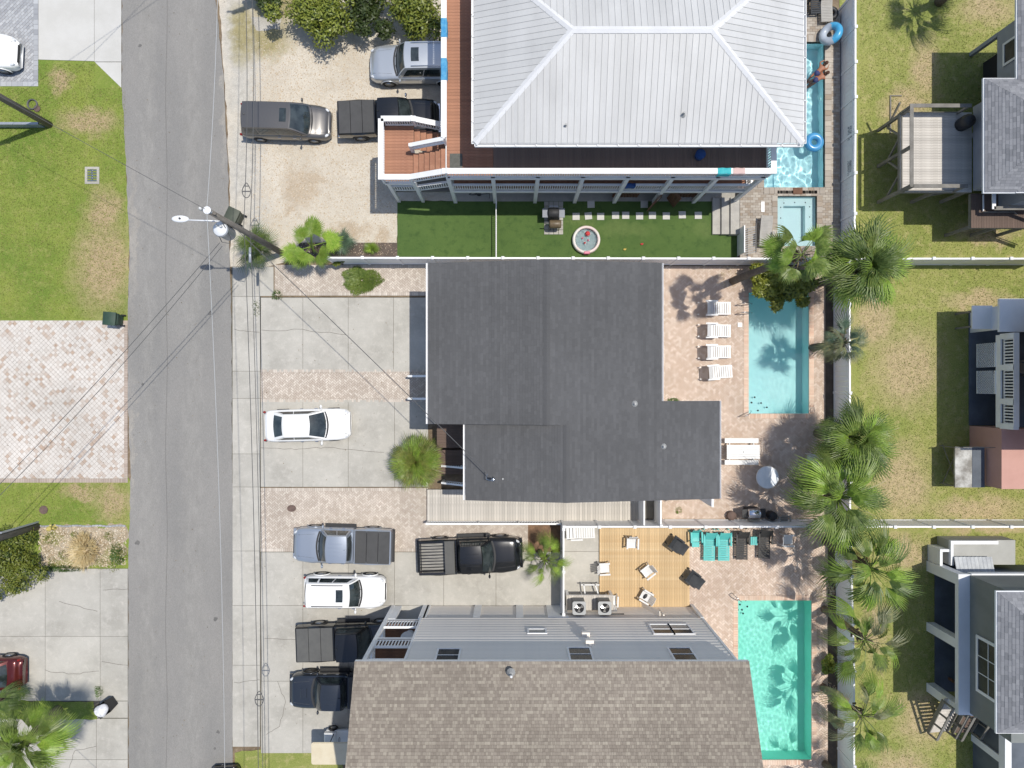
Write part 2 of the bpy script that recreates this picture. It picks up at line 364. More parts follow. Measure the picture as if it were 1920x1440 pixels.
# ---- pavers
def hsh(a, b): return ((a * 73856093 ^ b * 19349663) * 2654435761 & 0xffffffff) / 4294967296.0
def herring(name, rects, z, mat, a=.1, ang=45, gap=.006, base='sand_bed', org=(0, 0)):
    o0 = sheet(name, rects, z, base); m = MB(); ca, sa = math.cos(R(ang)), math.sin(R(ang))
    for rc in rects:
        cor = [(rc[0], rc[1]), (rc[2], rc[1]), (rc[2], rc[3]), (rc[0], rc[3])]
        loc = [((x - org[0]) * ca + (y - org[1]) * sa, -(x - org[0]) * sa + (y - org[1]) * ca) for x, y in cor]
        i0 = int(min(p[0] for p in loc) / a) - 3; i1 = int(max(p[0] for p in loc) / a) + 3
        j0 = int(min(p[1] for p in loc) / a) - 3; j1 = int(max(p[1] for p in loc) / a) + 3
        for i in range(i0, i1):
            for j in range(j0, j1):
                d = (i - j) % 4
                if d == 0: q = (i * a, j * a, (i + 2) * a, (j + 1) * a)
                elif d == 3: q = (i * a, j * a, (i + 1) * a, (j + 2) * a)
                else: continue
                q = (q[0] + gap, q[1] + gap, q[2] - gap, q[3] - gap)
                cx, cy = (q[0] + q[2]) / 2, (q[1] + q[3]) / 2; wx = cx * ca - cy * sa + org[0]; wy = cx * sa + cy * ca + org[1]
                if not (rc[0] - .2 < wx < rc[2] + .2 and rc[1] - .2 < wy < rc[3] + .2): continue
                pts = [(x * ca - y * sa + org[0], x * sa + y * ca + org[1]) for x, y in ((q[0], q[1]), (q[2], q[1]), (q[2], q[3]), (q[0], q[3]))]
                if not (rc[0] + .2 < wx < rc[2] - .2 and rc[1] + .2 < wy < rc[3] - .2): pts = clip_poly(pts, cor)
                if len(pts) < 3 or area(pts) < .0006: continue
                h = hsh(i, j); m.cur = h; m.prism(pts, z, z + .014 + .005 * hsh(j, i))
    stuff(m.build('pavers', mat, o0)); return o0
def tiles(name, rects, z, mat, w, h, ang=0, bond=0.5, gap=.007, base='sand_bed', pw=1.0):
    o0 = sheet(name, rects, z, base); m = MB(); ca, sa = math.cos(R(ang)), math.sin(R(ang))
    for rc in rects:
        cor = [(rc[0], rc[1]), (rc[2], rc[1]), (rc[2], rc[3]), (rc[0], rc[3])]
        loc = [(x * ca + y * sa, -x * sa + y * ca) for x, y in cor]
        j0 = int(min(p[1] for p in loc) / h) - 1; j1 = int(max(p[1] for p in loc) / h) + 2
        i0 = int(min(p[0] for p in loc) / w) - 2; i1 = int(max(p[0] for p in loc) / w) + 2
        for j in range(j0, j1):
            off = (j % 2) * bond * w
            for i in range(i0, i1):
                q = (i * w + off + gap, j * h + gap, (i + 1) * w + off - gap, (j + 1) * h - gap)
                pts = [(x * ca - y * sa, x * sa + y * ca) for x, y in ((q[0], q[1]), (q[2], q[1]), (q[2], q[3]), (q[0], q[3]))]
                if max(p[0] for p in pts) < rc[0] or min(p[0] for p in pts) > rc[2] or max(p[1] for p in pts) < rc[1] or min(p[1] for p in pts) > rc[3]: continue
                pts = clip_poly(pts, cor)
                if len(pts) < 3 or area(pts) < .0006: continue
                m.cur = hsh(i * 3 + 1, j * 7 + 2) ** pw; m.prism(pts, z, z + .014 + .005 * hsh(j, i))
    stuff(m.build('pavers', mat, o0)); return o0
def edge_course(parent, x0, y0, x1, y1, z, mat, w=.1):
    """a soldier course of bricks along a strip"""
    m = MB(); L = x1 - x0 if x1 - x0 > y1 - y0 else y1 - y0; k = max(1, int(L / w)); hor = x1 - x0 > y1 - y0
    for i in range(k):
        m.cur = random.random(); g = .005; hz = z + .016 + random.uniform(0, .005)
        if hor: m.box(x0 + L * i / k + g, y0 + g, z, x0 + L * (i + 1) / k - g, y1 - g, hz, False)
        else: m.box(x0 + g, y0 + L * i / k + g, z, x1 - g, y0 + L * (i + 1) / k - g, hz, False)
    return stuff(m.build('edge_bricks', mat, parent))
# left driveways
dr = PR(-80, 601, 233, 897); o = tiles('driveway', [dr], .0, 'paver_pale', .2, .2, 45, 0, .005, pw=2.4)
edge_course(o, dr[2], dr[1], dr[2] + .21, dr[3], .0, 'paver_edge'); edge_course(o, dr[0], dr[1] - .25, dr[2] + .21, dr[1], .0, 'paver_edge')
dg = PR(-80, -60, 63, 153); o = tiles('driveway', [dg], .0, 'paver_grey', .24, .16, 45, .5, .006)
for rc in ((dg[2], dg[1] - .28, dg[2] + .28, dg[3]), (dg[0], dg[1] - .28, dg[2], dg[1])): edge_course(o, *rc, .0, 'paver_grey', .3)
def slabs(name, polys, mat='concrete', z=.02, base_pts=None, basez=.0):
    o = psheet(name, base_pts, basez, 'joint')
    for p in polys:
        q = [G(*t)[:2] for t in p]; cx = sum(t[0] for t in q) / len(q); cy = sum(t[1] for t in q) / len(q)
        g = .010; q2 = []
        for x, y in q: q2.append((x - g * (1 if x > cx else -1), y - g * (1 if y > cy else -1)))
        m = MB(); m.prism(q2, basez, z + random.uniform(-.002, .002)); m.build('slab', mat, o)
    return o
def rgrid(xs, ys): return [[(a, c), (b, c), (b, d), (a, d)] for a, b in zip(xs, xs[1:]) for c, d in zip(ys, ys[1:])]
slabs('driveway', [[(72, -150), (177, -150), (177, 115), (72, 112)], [(177, -150), (228, -150), (228, 116), (177, 116)], [(178, 116.5), (228, 116.5), (228, 165)]],
      'concrete_new', .015, [(72, -150), (228, -150), (228, 165), (178, 115), (72, 112)])
low = rgrid([-150, -20, 85, 188, 240], [1066, 1193, 1314])
dw = slabs('driveway', low + rgrid([-150, -20, 80, 181, 240], [1347, 1424]) + rgrid([-150, 80, 181, 240], [1424, 1520]) + [[(188, 1314.5), (240, 1314.5), (240, 1346), (182, 1346)]],
      'concrete', .015, [(-150, 1066), (240, 1066), (240, 1520), (-150, 1520)])
# shoulder strip and central drives
strip_x = [436, 488]
slabs('apron', rgrid(strip_x, [500, 556, 696, 747, 851, 913, 1033, 1135, 1247, 1400]), 'concrete', .018, [(434, 500), (489, 500), (489, 1400), (436, 1400)])
slabs('driveway', rgrid([489, 568, 653, 738, 802], [558, 697]), 'concrete', .018, [(488, 557), (803, 557), (803, 697.5), (488, 697.5)])
slabs('driveway', rgrid([489, 568, 653, 740, 803], [750, 913]), 'concrete', .018, [(490, 749.5), (803, 749.5), (803, 913.5), (490, 913.5)])
slabs('driveway', rgrid([489.5, 568, 653, 740, 832, 930, 1052], [1035, 1135, 1277, 1412]), 'concrete', .018, [(489.5, 1034), (1053, 1034), (1053, 1412), (489.5, 1412)])
wsheet('lawn', [(440, 1412), (500, 1402), (640, 1404), (660, 1600), (430, 1600)], -.002, 'lawn_dry', .06)
for (a, b, c, d) in ((515, 503, 803, 548), (489, 699, 803, 747.5), (489, 921, 803, 1028), (803, 982, 990, 1028)):
    rc = PR(a, b, c, d); o = herring('paved_strip', [rc], .0, 'paver_drive', .11, gap=.007)
    edge_course(o, rc[0], rc[1] - .2, rc[2], rc[1], .0, 'paver_drive', .12); edge_course(o, rc[0], rc[3], rc[2], rc[3] + .2, .0, 'paver_drive', .12)
psheet('mulch_bed', [(990, 982), (1053, 982), (1053, 1034), (990, 1034)], .004, 'mulch')
# cracks in the concrete
def cracks(parent, paths, z):
    m = MB()
    for path in paths:
        pts = [G(*p) for p in path]; dn = []
        for a, b in zip(pts, pts[1:]):
            k = 5; dn += [(a[0] + (b[0] - a[0]) * t / k + random.uniform(-.05, .05), a[1] + (b[1] - a[1]) * t / k + random.uniform(-.05, .05)) for t in range(k)]
        dn.append(pts[-1][:2])
        for a, b in zip(dn, dn[1:]):
            L = math.hypot(b[0] - a[0], b[1] - a[1]) or 1; nx, ny = -(b[1] - a[1]) / L * .011, (b[0] - a[0]) / L * .011
            m.face([(a[0] - nx, a[1] - ny, z), (b[0] - nx, b[1] - ny, z), (b[0] + nx, b[1] + ny, z), (a[0] + nx, a[1] + ny, z)])
    return stuff(m.build('cracks', 'crack', parent))
cracks(dw, [[(110, 1126), (140, 1136), (183, 1146)], [(85, 1257), (140, 1264), (186, 1258)], [(190, 1240), (240, 1247)], [(182, 1400), (140, 1408), (130, 1440)], [(192, 1107), (240, 1104)]], .021)
ap = bpy.data.objects['apron']
cracks(ap, [[(440, 618), (487, 623)], [(438, 1280), (487, 1274)]], .025)
cracks(bpy.data.objects['driveway.004'], [[(490, 840), (530, 842), (570, 843), (610, 838), (653, 842), (720, 848)]], .025)
cracks(bpy.data.objects['driveway.005'], [[(495, 1196), (560, 1200)], [(520, 1278), (535, 1315), (525, 1360), (500, 1377)]], .025)
cracks(bpy.data.objects['driveway.003'], [[(489, 620), (568, 618), (650, 628)]], .025)
# ---- gravel forecourt of the metal-roofed house
wsheet('gravel_drive', [(402, -120), (870, -120), (870, 377), (745, 377), (745, 478), (560, 482), (500, 500), (432, 500), (430, 330), (422, 160)], -.004, 'gravel', .05)
M('gravel_grey', K(206, 201, 190), K(190, 184, 172), K(214, 206, 194), s=.9, s2=16, fine=.25, rough=.95, bump=.5, bs=30)
wsheet('bare_patch', [(470, 33), (500, 28), (528, 33), (525, 55), (480, 57)], .004, 'gravel_grey', .08, .2)
m = MB(); random.seed(5)
for k in range(9000):
    px, py = random.uniform(470, 744), random.uniform(75, 478)
    if px < 490 and random.random() < .6: continue
    c = G(px, py); r_ = random.uniform(.018, .045); m.cur = random.random(); a = random.uniform(0, 6.3)
    p = [(c[0] + r_ * math.cos(a + t) * random.uniform(.7, 1.2), c[1] + r_ * math.sin(a + t) * random.uniform(.7, 1.2), -.006) for t in (0, 1.57, 3.14, 4.71)]
    q = (c[0], c[1], r_ * random.uniform(.5, .9)); m.idx(p + [q], [(0, 1, 4), (1, 2, 4), (2, 3, 4), (3, 0, 4)])
tag(m.build('gravel_stones', 'pebble'), 'loose pale shell gravel across the sandy forecourt', 'gravel', kind='stuff')
psheet('mulch_bed', [(560, 455), (745, 455), (745, 492), (560, 492)], .004, 'dark_mulch')
psheet('walk', [(437, 500), (513, 500), (513, 555), (437, 555)], .01, 'concrete')
# left shell bed
M('shell_soil', K(190, 176, 152), K(160, 142, 112), K(206, 196, 178), s=1.1, s2=14, fine=.3, rough=.95, bump=.6, bs=25, spots=[(K(150, 150, 84), SP([(215, 1045, 26, 26), (120, 1060, 60, 8), (95, 1010, 20, 14)]), .9)])
wsheet('shell_bed', [(74, 987), (236, 985), (238, 1040), (205, 1060), (130, 1065), (74, 1062)], .003, 'shell_soil', .2, .3)
m = MB()
for k in range(2200):
    px, py = random.uniform(72, 236), random.uniform(987, 1063)
    c = G(px, py); r_ = random.uniform(.02, .06); m.cur = random.random(); a = random.uniform(0, 6.3)
    p = [(c[0] + r_ * math.cos(a + t) * random.uniform(.5, 1.2), c[1] + r_ * math.sin(a + t) * random.uniform(.5, 1.2), 0) for t in (0, 1.57, 3.14, 4.71)]
    m.idx(p + [(c[0], c[1], r_ * .6)], [(0, 1, 4), (1, 2, 4), (2, 3, 4), (3, 0, 4)])
tag(m.build('bed_shells', 'pebble'), 'white broken shells covering the planting bed beside the street', 'shells', kind='stuff')
m = MB()
for k in range(26):
    a = G(72 + k * 6.3, 986 + math.sin(k) * .8); m.cur = random.random(); m.bbox(a[0] + .005, a[1] - .05, -.02, a[0] + .19, a[1] + .05, .05 + random.uniform(0, .02), .015)
tag(m.build('edging_stones', 'paver_grey'), 'low row of pale edging stones between grass and shell bed', 'edging')
# ---- artificial turf strip, patios
sheet('turf', [PR(745, 377, 1388, 486)], .006, 'turf')
sheet('under_house_slab', [(-3.4, 10.7, 13.2, 20.5)], .01, 'concrete')
pa = rects_minus((13.2, 7.05, 18.98, 21.5), POOL_A + [SPA])
m = MB(); m.box(13.2, 7.05, -.03, 13.3, 21.5, Z_TOP - .001)
for (x0, y0, x1, y1) in pa: m.box(x0, y0, Z_TOP - .3, x1, y1, Z_TOP - .002)
tag(m.build('patio', 'sand_bed'), kind='structure')
po = tiles('stone_paving', [r_ for r_ in pa], Z_TOP, 'paver_stone', .3, .15, 0, .5, .006)
pb = rects_minus((8.4, -7.9, 18.35, 6.9), [POOL_B, (8.4, -6.1, 8.45, -6.05)])
herring('patio', pb, .0, 'paver_tan', .11, gap=.007)
pc = rects_minus((10.3, -23.5, 18.5, -8.05), [POOL_C])
herring('patio', pc, .0, 'paver_tan', .118, gap=.007)
sheet('fence_bed', [(18.35, -23.5, 18.98, 6.9)], -.004, 'dark_mulch')
slabs('pad', rgrid([1056, 1124], [984, 1034, 1140]), 'concrete', .018, [(1056, 983), (1124, 983), (1124, 1140), (1056, 1140)])
# ---- pools
def pool(name, label, rects, ztop, depth, plaster, water, coping_mat, cw=.3, cb=.1, waves=()):
    x0 = min(r_[0] for r_ in rects); y0 = min(r_[1] for r_ in rects); x1 = max(r_[2] for r_ in rects); y1 = max(r_[3] for r_ in rects)
    t = thing(name, label, 'pool', ((x0 + x1) / 2, (y0 + y1) / 2, ztop), world=True)
    zb = ztop - depth; m = MB()
    inside = lambda x, y: any(r_[0] < x < r_[2] and r_[1] < y < r_[3] for r_ in rects)
    cells = []
    xs = sorted({r_[k] for r_ in rects for k in (0, 2)}); ys = sorted({r_[k] for r_ in rects for k in (1, 3)})
    for a, b in zip(xs, xs[1:]):
        for c, d in zip(ys, ys[1:]):
            if not inside((a + b) / 2, (c + d) / 2): continue
            cells.append((a, c, b, d)); m.face([(a, c, zb), (b, c, zb), (b, d, zb), (a, d, zb)])
            e = .01
            if not inside(a - e, (c + d) / 2): m.face([(a, c, zb), (a, d, zb), (a, d, ztop), (a, c, ztop)])
            if not inside(b + e, (c + d) / 2): m.face([(b, d, zb), (b, c, zb), (b, c, ztop), (b, d, ztop)])
            if not inside((a + b) / 2, c - e): m.face([(b, c, zb), (a, c, zb), (a, c, ztop), (b, c, ztop)])
            if not inside((a + b) / 2, d + e): m.face([(a, d, zb), (b, d, zb), (b, d, ztop), (a, d, ztop)])
    m.build('basin', plaster, t).cycles.is_caustics_receiver = True
    for (a, c, b, d) in cells:                      # rippled surface; its refraction makes the light net on the floor
        w = MB(); st_ = .045; w.grid(lambda i, j: (lambda x, y: (x, y, ztop - .1 + sum(A * mnoise.noise(Vector((x * k, y * k * (.8 if k > 4 else 1), k * 3.1))) for A, k in waves)))(a + (b - a) * i, c + (d - c) * j), max(2, int((b - a) / st_)), max(2, int((d - c) / st_)))
        w.f = [f[::-1] for f in w.f] if (Vector(w.v[w.f[0][1]]) - Vector(w.v[w.f[0][0]])).cross(Vector(w.v[w.f[0][2]]) - Vector(w.v[w.f[0][0]])).z < 0 else w.f
        w.build('water', water, t, True).cycles.is_caustics_caster = True
    cp = MB()
    for (a, c, b, d) in cells:
        for (p, q, nx, ny) in (((a, c), (a, d), -1, 0), ((b, c), (b, d), 1, 0), ((a, c), (b, c), 0, -1), ((a, d), (b, d), 0, 1)):
            mx, my = (p[0] + q[0]) / 2 + nx * .01, (p[1] + q[1]) / 2 + ny * .01
            if inside(mx, my): continue
            L = abs(q[0] - p[0]) + abs(q[1] - p[1]); k = max(1, int(L / cb))
            for i in range(k):
                s0, s1 = i / k, (i + 1) / k; cp.cur = random.random(); g = .004
                if nx: cp.bbox(min(p[0], p[0] + nx * cw) - (.02 if nx > 0 else 0), p[1] + L * s0 + g, ztop - .03, max(p[0], p[0] + nx * cw) + (.02 if nx < 0 else 0), p[1] + L * s1 - g, ztop + .045, .01)
                else: cp.bbox(p[0] + L * s0 + g, min(p[1], p[1] + ny * cw) - (.02 if ny > 0 else 0), ztop - .03, p[0] + L * s1 - g, max(p[1], p[1] + ny * cw) + (.02 if ny < 0 else 0), ztop + .045, .01)
    stuff(cp.build('coping', coping_mat, t)); return t
water_mat('water_cyan', (.955, .99, .99)); water_mat('water_green', (.93, .99, .98)); water_mat('water_blue', (.94, .99, .99))
pool('swimming_pool', 'long narrow sparkling pool beside the white fence behind the metal roofed house', POOL_A, Z_TOP, 1.35, 'plaster_blue', 'water_blue', 'paver_stone', .36, .3, ((.05, 1.7), (.022, 3.6), (.006, 7.0)))
pB = pool('swimming_pool', 'pale cyan rectangular pool with palm shadows behind the dark roofed house', [POOL_B], 0, 1.4, 'plaster_cyan', 'water_cyan', 'coping_brick', .27, .1, ((.006, 1.6), (.0022, 4.5)))
pC = pool('swimming_pool', 'green rippled rectangular pool behind the brown shingled house', [POOL_C], 0, 1.5, 'plaster_green', 'water_green', 'coping_brick', .27, .1, ((.008, 2.8), (.0055, 5.6)))
sp = pool('hot_tub', 'small square pale blue hot tub beside the fence and tall palm', [SPA], Z_TOP, .95, 'spa_plaster', 'water_cyan', 'paver_stone', .3, .3, ((.003, 2.0),))
sp['category'] = 'hot tub'
m = MB(); a, b, c, d = SPA
for rc in rects_minus(SPA, [(a + .5, b + .5, c - .55, d - .5)]): m.box(rc[0] + .002, rc[1] + .002, Z_TOP - .94, rc[2] - .002, rc[3] - .002, Z_TOP - .45)
m.build('bench', 'spa_plaster', sp).cycles.is_caustics_receiver = True
for (px, py) in ((1468, 382), (1488, 381), (1508, 381), (1462, 390), (1462, 410), (1516, 389), (1516, 408)):
    q = G(px, py, Z_TOP - .5); m = MB(); m.lathe([(.03, Z_TOP - .449), (.035, Z_TOP - .44), (.0, Z_TOP - .438)], (q[0], q[1], 0), 8); m.build('jet', 'dark_iron', sp)
for par, pts, zt in ((pC, [(1412, 1127), (1401, 1128), (1390, 1136), (1394, 1146), (1404, 1140), (1384, 1152), (1396, 1153), (1386, 1146)], -1.0),
                 (pB, [(1418, 745), (1430, 756), (1441, 764), (1412, 755), (1424, 770), (1405, 742)], -1.0)):
    for (px, py) in pts:
        q = G(px, py, 0); m = MB(); m.lathe([(.05, -.38), (.05, -.30), (.0, -.295)], (q[0] * 1.0, q[1], 0), 8); m.build('drain', 'dark_iron', par)
for (par, cx, cy, pl) in ((pB, POOL_B[0], POOL_B[1], 'plaster_cyan'), (pC, POOL_C[0], POOL_C[3], 'plaster_green')):   # corner entry steps
    sg = 1 if par is pB else -1
    for k, rr_ in enumerate((1.7, 1.25, .85)):
        pts = [(cx + .003, cy + sg * .003)] + [(cx + .003 + rr_ * math.cos(t * math.pi / 16), cy + sg * (.003 + rr_ * math.sin(t * math.pi / 16))) for t in range(9)]
        m = MB(); m.prism(pts, -1.39 + k * .005, -.95 + k * .3); m.build('step', pl, par).cycles.is_caustics_receiver = True
# ---------------------------------------------------------------- building kit
M('shingle_dark', K(92, 92, 93, .8), K(97, 97, 98, .8), K(104, 104, 105, .8), s=.18, s2=90, fine=.22, rough=.95, attr=True)
M('shingle_brown', K(134, 124, 113, .8), K(151, 141, 129, .8), K(174, 165, 150, .8), s=.18, s2=90, fine=.18, rough=.95, attr=True)
M('shingle_grey', K(122, 124, 128, .8), K(142, 143, 147, .8), K(156, 157, 160, .8), s=0, s2=90, fine=.18, rough=.95, attr=True)
M('metal_roof', (.47, .47, .46), (.52, .52, .51), s=.6, s2=20, fine=.03, rough=.42, spec=.5, rnd=.035, dirt=.16, stretch=(1, .3, 1))
M('roof_cap', (.66, .66, .66), (.62, .62, .62), s=1, s2=20, fine=.03, rough=.4)
M('deck_brown', K(186, 134, 106), K(174, 122, 96), K(196, 144, 116), s=1.5, s2=40, fine=.1, rough=.7, rnd=.10)
M('deck_greybrown', K(150, 128, 116), K(140, 120, 108), s=1.5, s2=40, fine=.1, rough=.7, rnd=.08)  # greyer brown boards of the front deck
M('deck_grey', K(226, 219, 208), K(208, 201, 190), K(234, 228, 218), s=1.5, s2=25, fine=.16, rough=.9, rnd=.12, stretch=(1, 1, 1), dirt=.1)
M('deck_yellow', K(232, 202, 156), K(218, 184, 136), K(238, 212, 170), s=1.2, s2=25, fine=.1, rough=.8, rnd=.09)
M('deck_dark', K(120, 100, 88), K(104, 88, 78), s=1.5, s2=25, fine=.15, rough=.8, rnd=.1)
M('wood_weather', K(150, 146, 138), K(132, 128, 120), s=2, s2=30, fine=.15, rough=.9)
M('wood_brown', K(132, 96, 74), K(112, 82, 64), s=2, s2=30, fine=.15, rough=.8, rnd=.1)
M('siding_grey', (.80, .745, .67), (.76, .71, .645), s=1, s2=30, fine=.04, rough=.7, rnd=.03, dirt=.05)
M('siding_white', (.72, .72, .71), (.68, .68, .68), s=1, s2=30, fine=.03, rough=.7, dirt=.05)
M('stucco_olive', K(150, 154, 150), K(142, 146, 142), s=1, s2=60, fine=.06, rough=.9)
M('stucco_white', (.74, .75, .76), (.70, .71, .72), s=1, s2=60, fine=.04, rough=.85, dirt=.06)
M('stucco_pink', K(214, 168, 154, .75), K(206, 160, 146, .75), s=.8, s2=60, fine=.06, rough=.9, dirt=.1)
M('siding_slate', K(170, 174, 182), K(162, 166, 174), s=1, s2=30, fine=.04, rough=.75)
M('dark_void', (.02, .02, .022), s=1, fine=.1, rough=.9)  # near-black colour painted in for the shade inside hollows
M('slate_floor', K(110, 118, 128), K(92, 100, 110), s=.8, s2=30, fine=.1, rough=.7)
M('window_glass', (.03, .035, .04), (.05, .055, .06), s=1.5, s2=10, fine=.1, rough=.2, spec=.18)
M('window_blind', (.30, .30, .29), (.36, .36, .35), s=3, s2=40, fine=.1, rough=.3, stretch=(1, 1, 8), spec=.2)
M('vent_metal', (.34, .34, .33), s=4, fine=.1, rough=.5)
M('mat_grey', K(116, 116, 110), K(104, 104, 98), s=4, s2=60, fine=.15, rough=.95)
M('towel_blue', K(76, 160, 214), K(110, 186, 226), s=6, s2=40, fine=.15, rough=.95)
M('towel_teal', K(72, 196, 206), K(96, 210, 216), s=6, s2=40, fine=.12, rough=.95)
M('towel_navy', K(52, 88, 150), K(62, 100, 164), s=6, s2=40, fine=.12, rough=.95)
M('towel_pink', K(236, 206, 200), s=6, s2=40, fine=.08, rough=.95)
M('corrugated', K(214, 218, 220), K(196, 200, 204), s=2, s2=30, fine=.06, rough=.5, dirt=.15)
M('deck_coat', K(236, 236, 230), K(150, 146, 138), s=1.2, s2=20, fine=.1, rough=.8)
def obb(self, o, u, v, n, su, sv, sn):
    """box from corner o along u, v, n"""
    o, u, v, n = Vector(o), Vector(u) * su, Vector(v) * sv, Vector(n) * sn
    p = [o, o + u, o + u + v, o + v, o + n, o + u + n, o + u + v + n, o + v + n]
    self.idx(p, [(4, 5, 6, 7), (3, 2, 1, 0), (0, 1, 5, 4), (1, 2, 6, 5), (2, 3, 7, 6), (3, 0, 4, 7)]); return self
MB.obb = obb
def shingles(parent, o, u, v, poly, mat, exp=.145, tw=(.16, .34), name='shingles', th=.02, mixr=.3):
    """courses of shingle tabs over polygon poly (u,v metres) of a slope"""
    o, u, v = Vector(o), Vector(u).normalized(), Vector(v).normalized(); n = u.cross(v).normalized()
    if n.z < 0: n = -n
    m = MB(); v0 = min(p[1] for p in poly); v1 = max(p[1] for p in poly); u0 = min(p[0] for p in poly); u1 = max(p[0] for p in poly)
    P = lambda a, b, h: o + u * a + v * b + n * h
    m.face([P(a, b, 0) for a, b in poly]); j = 0; y = v0
    while y < v1:
        cr = random.random()
        x = u0 - random.uniform(0, .3)
        while x < u1:
            w = random.uniform(*tw); q = clip_poly([(x, y), (x + w - .006, y), (x + w - .006, y + exp), (x, y + exp)], poly); x += w
            if len(q) < 3 or area(q) < .0008: continue
            m.cur = mixr * cr + (1 - mixr) * random.random(); k = th * (.6 + .4 * random.random())
            m.face([P(a, b, k - (k - .003) * (b - y) / exp) for a, b in q])
            lo_ = min(b for a, b in q); lp = sorted(p for p in q if p[1] < lo_ + 1e-4)
            if len(lp) >= 2: m.face([P(lp[0][0], lp[0][1], 0), P(lp[-1][0], lp[-1][1], 0), P(lp[-1][0], lp[-1][1], k), P(lp[0][0], lp[0][1], k)])
        y += exp; j += 1
    return stuff(m.build(name, mat, parent))
def roof_panels(parent, o, u, v, poly, mat, w=.3):
    o, u, v = Vector(o), Vector(u).normalized(), Vector(v).normalized(); n = u.cross(v).normalized()
    if n.z < 0: n = -n
    u0 = min(p[0] for p in poly); u1 = max(p[0] for p in poly); x = u0
    P = lambda a, b, h: o + u * a + v * b + n * h
    while x < u1 - .02:
        q = clip(clip(poly, 1, 0, x + w - .004), -1, 0, -x - .004); m = MB()
        if len(q) >= 3 and area(q) > .004:
            k = len(q); m.idx([P(a, b, .0) for a, b in q] + [P(a, b, .022) for a, b in q], [tuple(range(k, 2 * k))] + [(i, (i + 1) % k, (i + 1) % k + k, i + k) for i in range(k)])
            for (a0, a1, hh) in ((x, x + .03, .05),):
                rb = clip(clip(poly, 1, 0, a1), -1, 0, -a0)
                if len(rb) >= 3 and area(rb) > .001:
                    kk = len(rb); m.idx([P(a, b, .02) for a, b in rb] + [P(a, b, hh) for a, b in rb], [tuple(range(kk, 2 * kk))] + [(i, (i + 1) % kk, (i + 1) % kk + kk, i + kk) for i in range(kk)])
            m.build('roof_panel', mat, parent)
        x += w
def window(parent, c, u, v, n, w, h, rows=1, cols=1, fw=.08, frame='white_vinyl', pane='window_glass'):
    c, u, v, n = Vector(c), Vector(u).normalized(), Vector(v).normalized(), Vector(n).normalized(); o = c - u * (w / 2) - v * (h / 2)
    m = MB(); m.obb(o - u * fw - v * fw, u, v, n, w + 2 * fw, fw, .06); m.obb(o - u * fw + v * h, u, v, n, w + 2 * fw, fw, .06)
    m.obb(o - u * fw, u, v, n, fw, h, .058); m.obb(o + u * w, u, v, n, fw, h, .058)
    for i in range(1, cols): m.obb(o + u * (w * i / cols - .02), u, v, n, .04, h, .05)
    for j in range(1, rows): m.obb(o + v * (h * j / rows - .02), u, v, n, w, .04, .052)
    wo = m.build('window', frame, parent)
    for i in range(cols):
        for j in range(rows):
            p = MB(); p.obb(o + u * (w * i / cols + .005) + v * (h * j / rows + .005), u, v, n, w / cols - .01, h / rows - .01, .03)
            p.build('pane', pane if not isinstance(pane, (list, tuple)) else pane[j % len(pane)], wo)
    return wo
def railing(parent, pts, h=1.0, capw=.15, gap=.125, mat='white_paint', post=.11, bal=.045, mid=False, posts=True, low=.1, capz=.045):
    """pts: floor points; top rail, bottom rail, posts and balusters"""
    for si, (a, b) in enumerate(zip(pts, pts[1:])):
        a, b = Vector(a), Vector(b); d = b - a; L = math.hypot(d.x, d.y); e_ = d.normalized() * (capw * .5); h_ = h + .003 * (si % 3)
        m = MB(); m.bar(a + Vector((0, 0, h_)) - (e_ if si else Vector()), b + Vector((0, 0, h_)) + e_, capw, capz); m.build('top_rail', mat, parent)
        m = MB(); m.bar(a + Vector((0, 0, low)), b + Vector((0, 0, low)), .05, .07)
        if mid: m.bar(a + Vector((0, 0, h - .09)), b + Vector((0, 0, h - .09)), .05, .07)
        m.build('bottom_rail', mat, parent)
        if gap:
            m = MB(); k = max(2, int(L / gap))
            for i in range(1, k):
                p = a + d * (i / k); m.box(p.x - bal / 2, p.y - bal / 2, p.z + low, p.x + bal / 2, p.y + bal / 2, p.z + h - capz / 2, False)
            stuff(m.build('balusters', mat, parent))
    if posts:
        for p in pts:
            m = MB(); m.box(p[0] - post / 2, p[1] - post / 2, p[2] - .05, p[0] + post / 2, p[1] + post / 2, p[2] + h - .01); m.build('rail_post', mat, parent)
def boards(parent, x0, y0, x1, y1, z, mat, w=.14, along='y', gap=.008, th=.03, name='board', jit=.002):
    L = (x1 - x0) if along == 'y' else (y1 - y0); k = max(1, round(L / w)); st = L / k; me = None
    m = MB()
    if along == 'y': m.box(gap / 2, 0, -th, st - gap / 2, y1 - y0, 0)
    else: m.box(0, gap / 2, -th, x1 - x0, st - gap / 2, 0)
    me = m.mesh(name, mat); out = []
    for i in range(k):
        o = link(name, me, parent, loc=((x0 + st * i, y0, z + random.uniform(-jit, jit)) if along == 'y' else (x0, y0 + st * i, z + random.uniform(-jit, jit))))
        out.append(o)
    return out
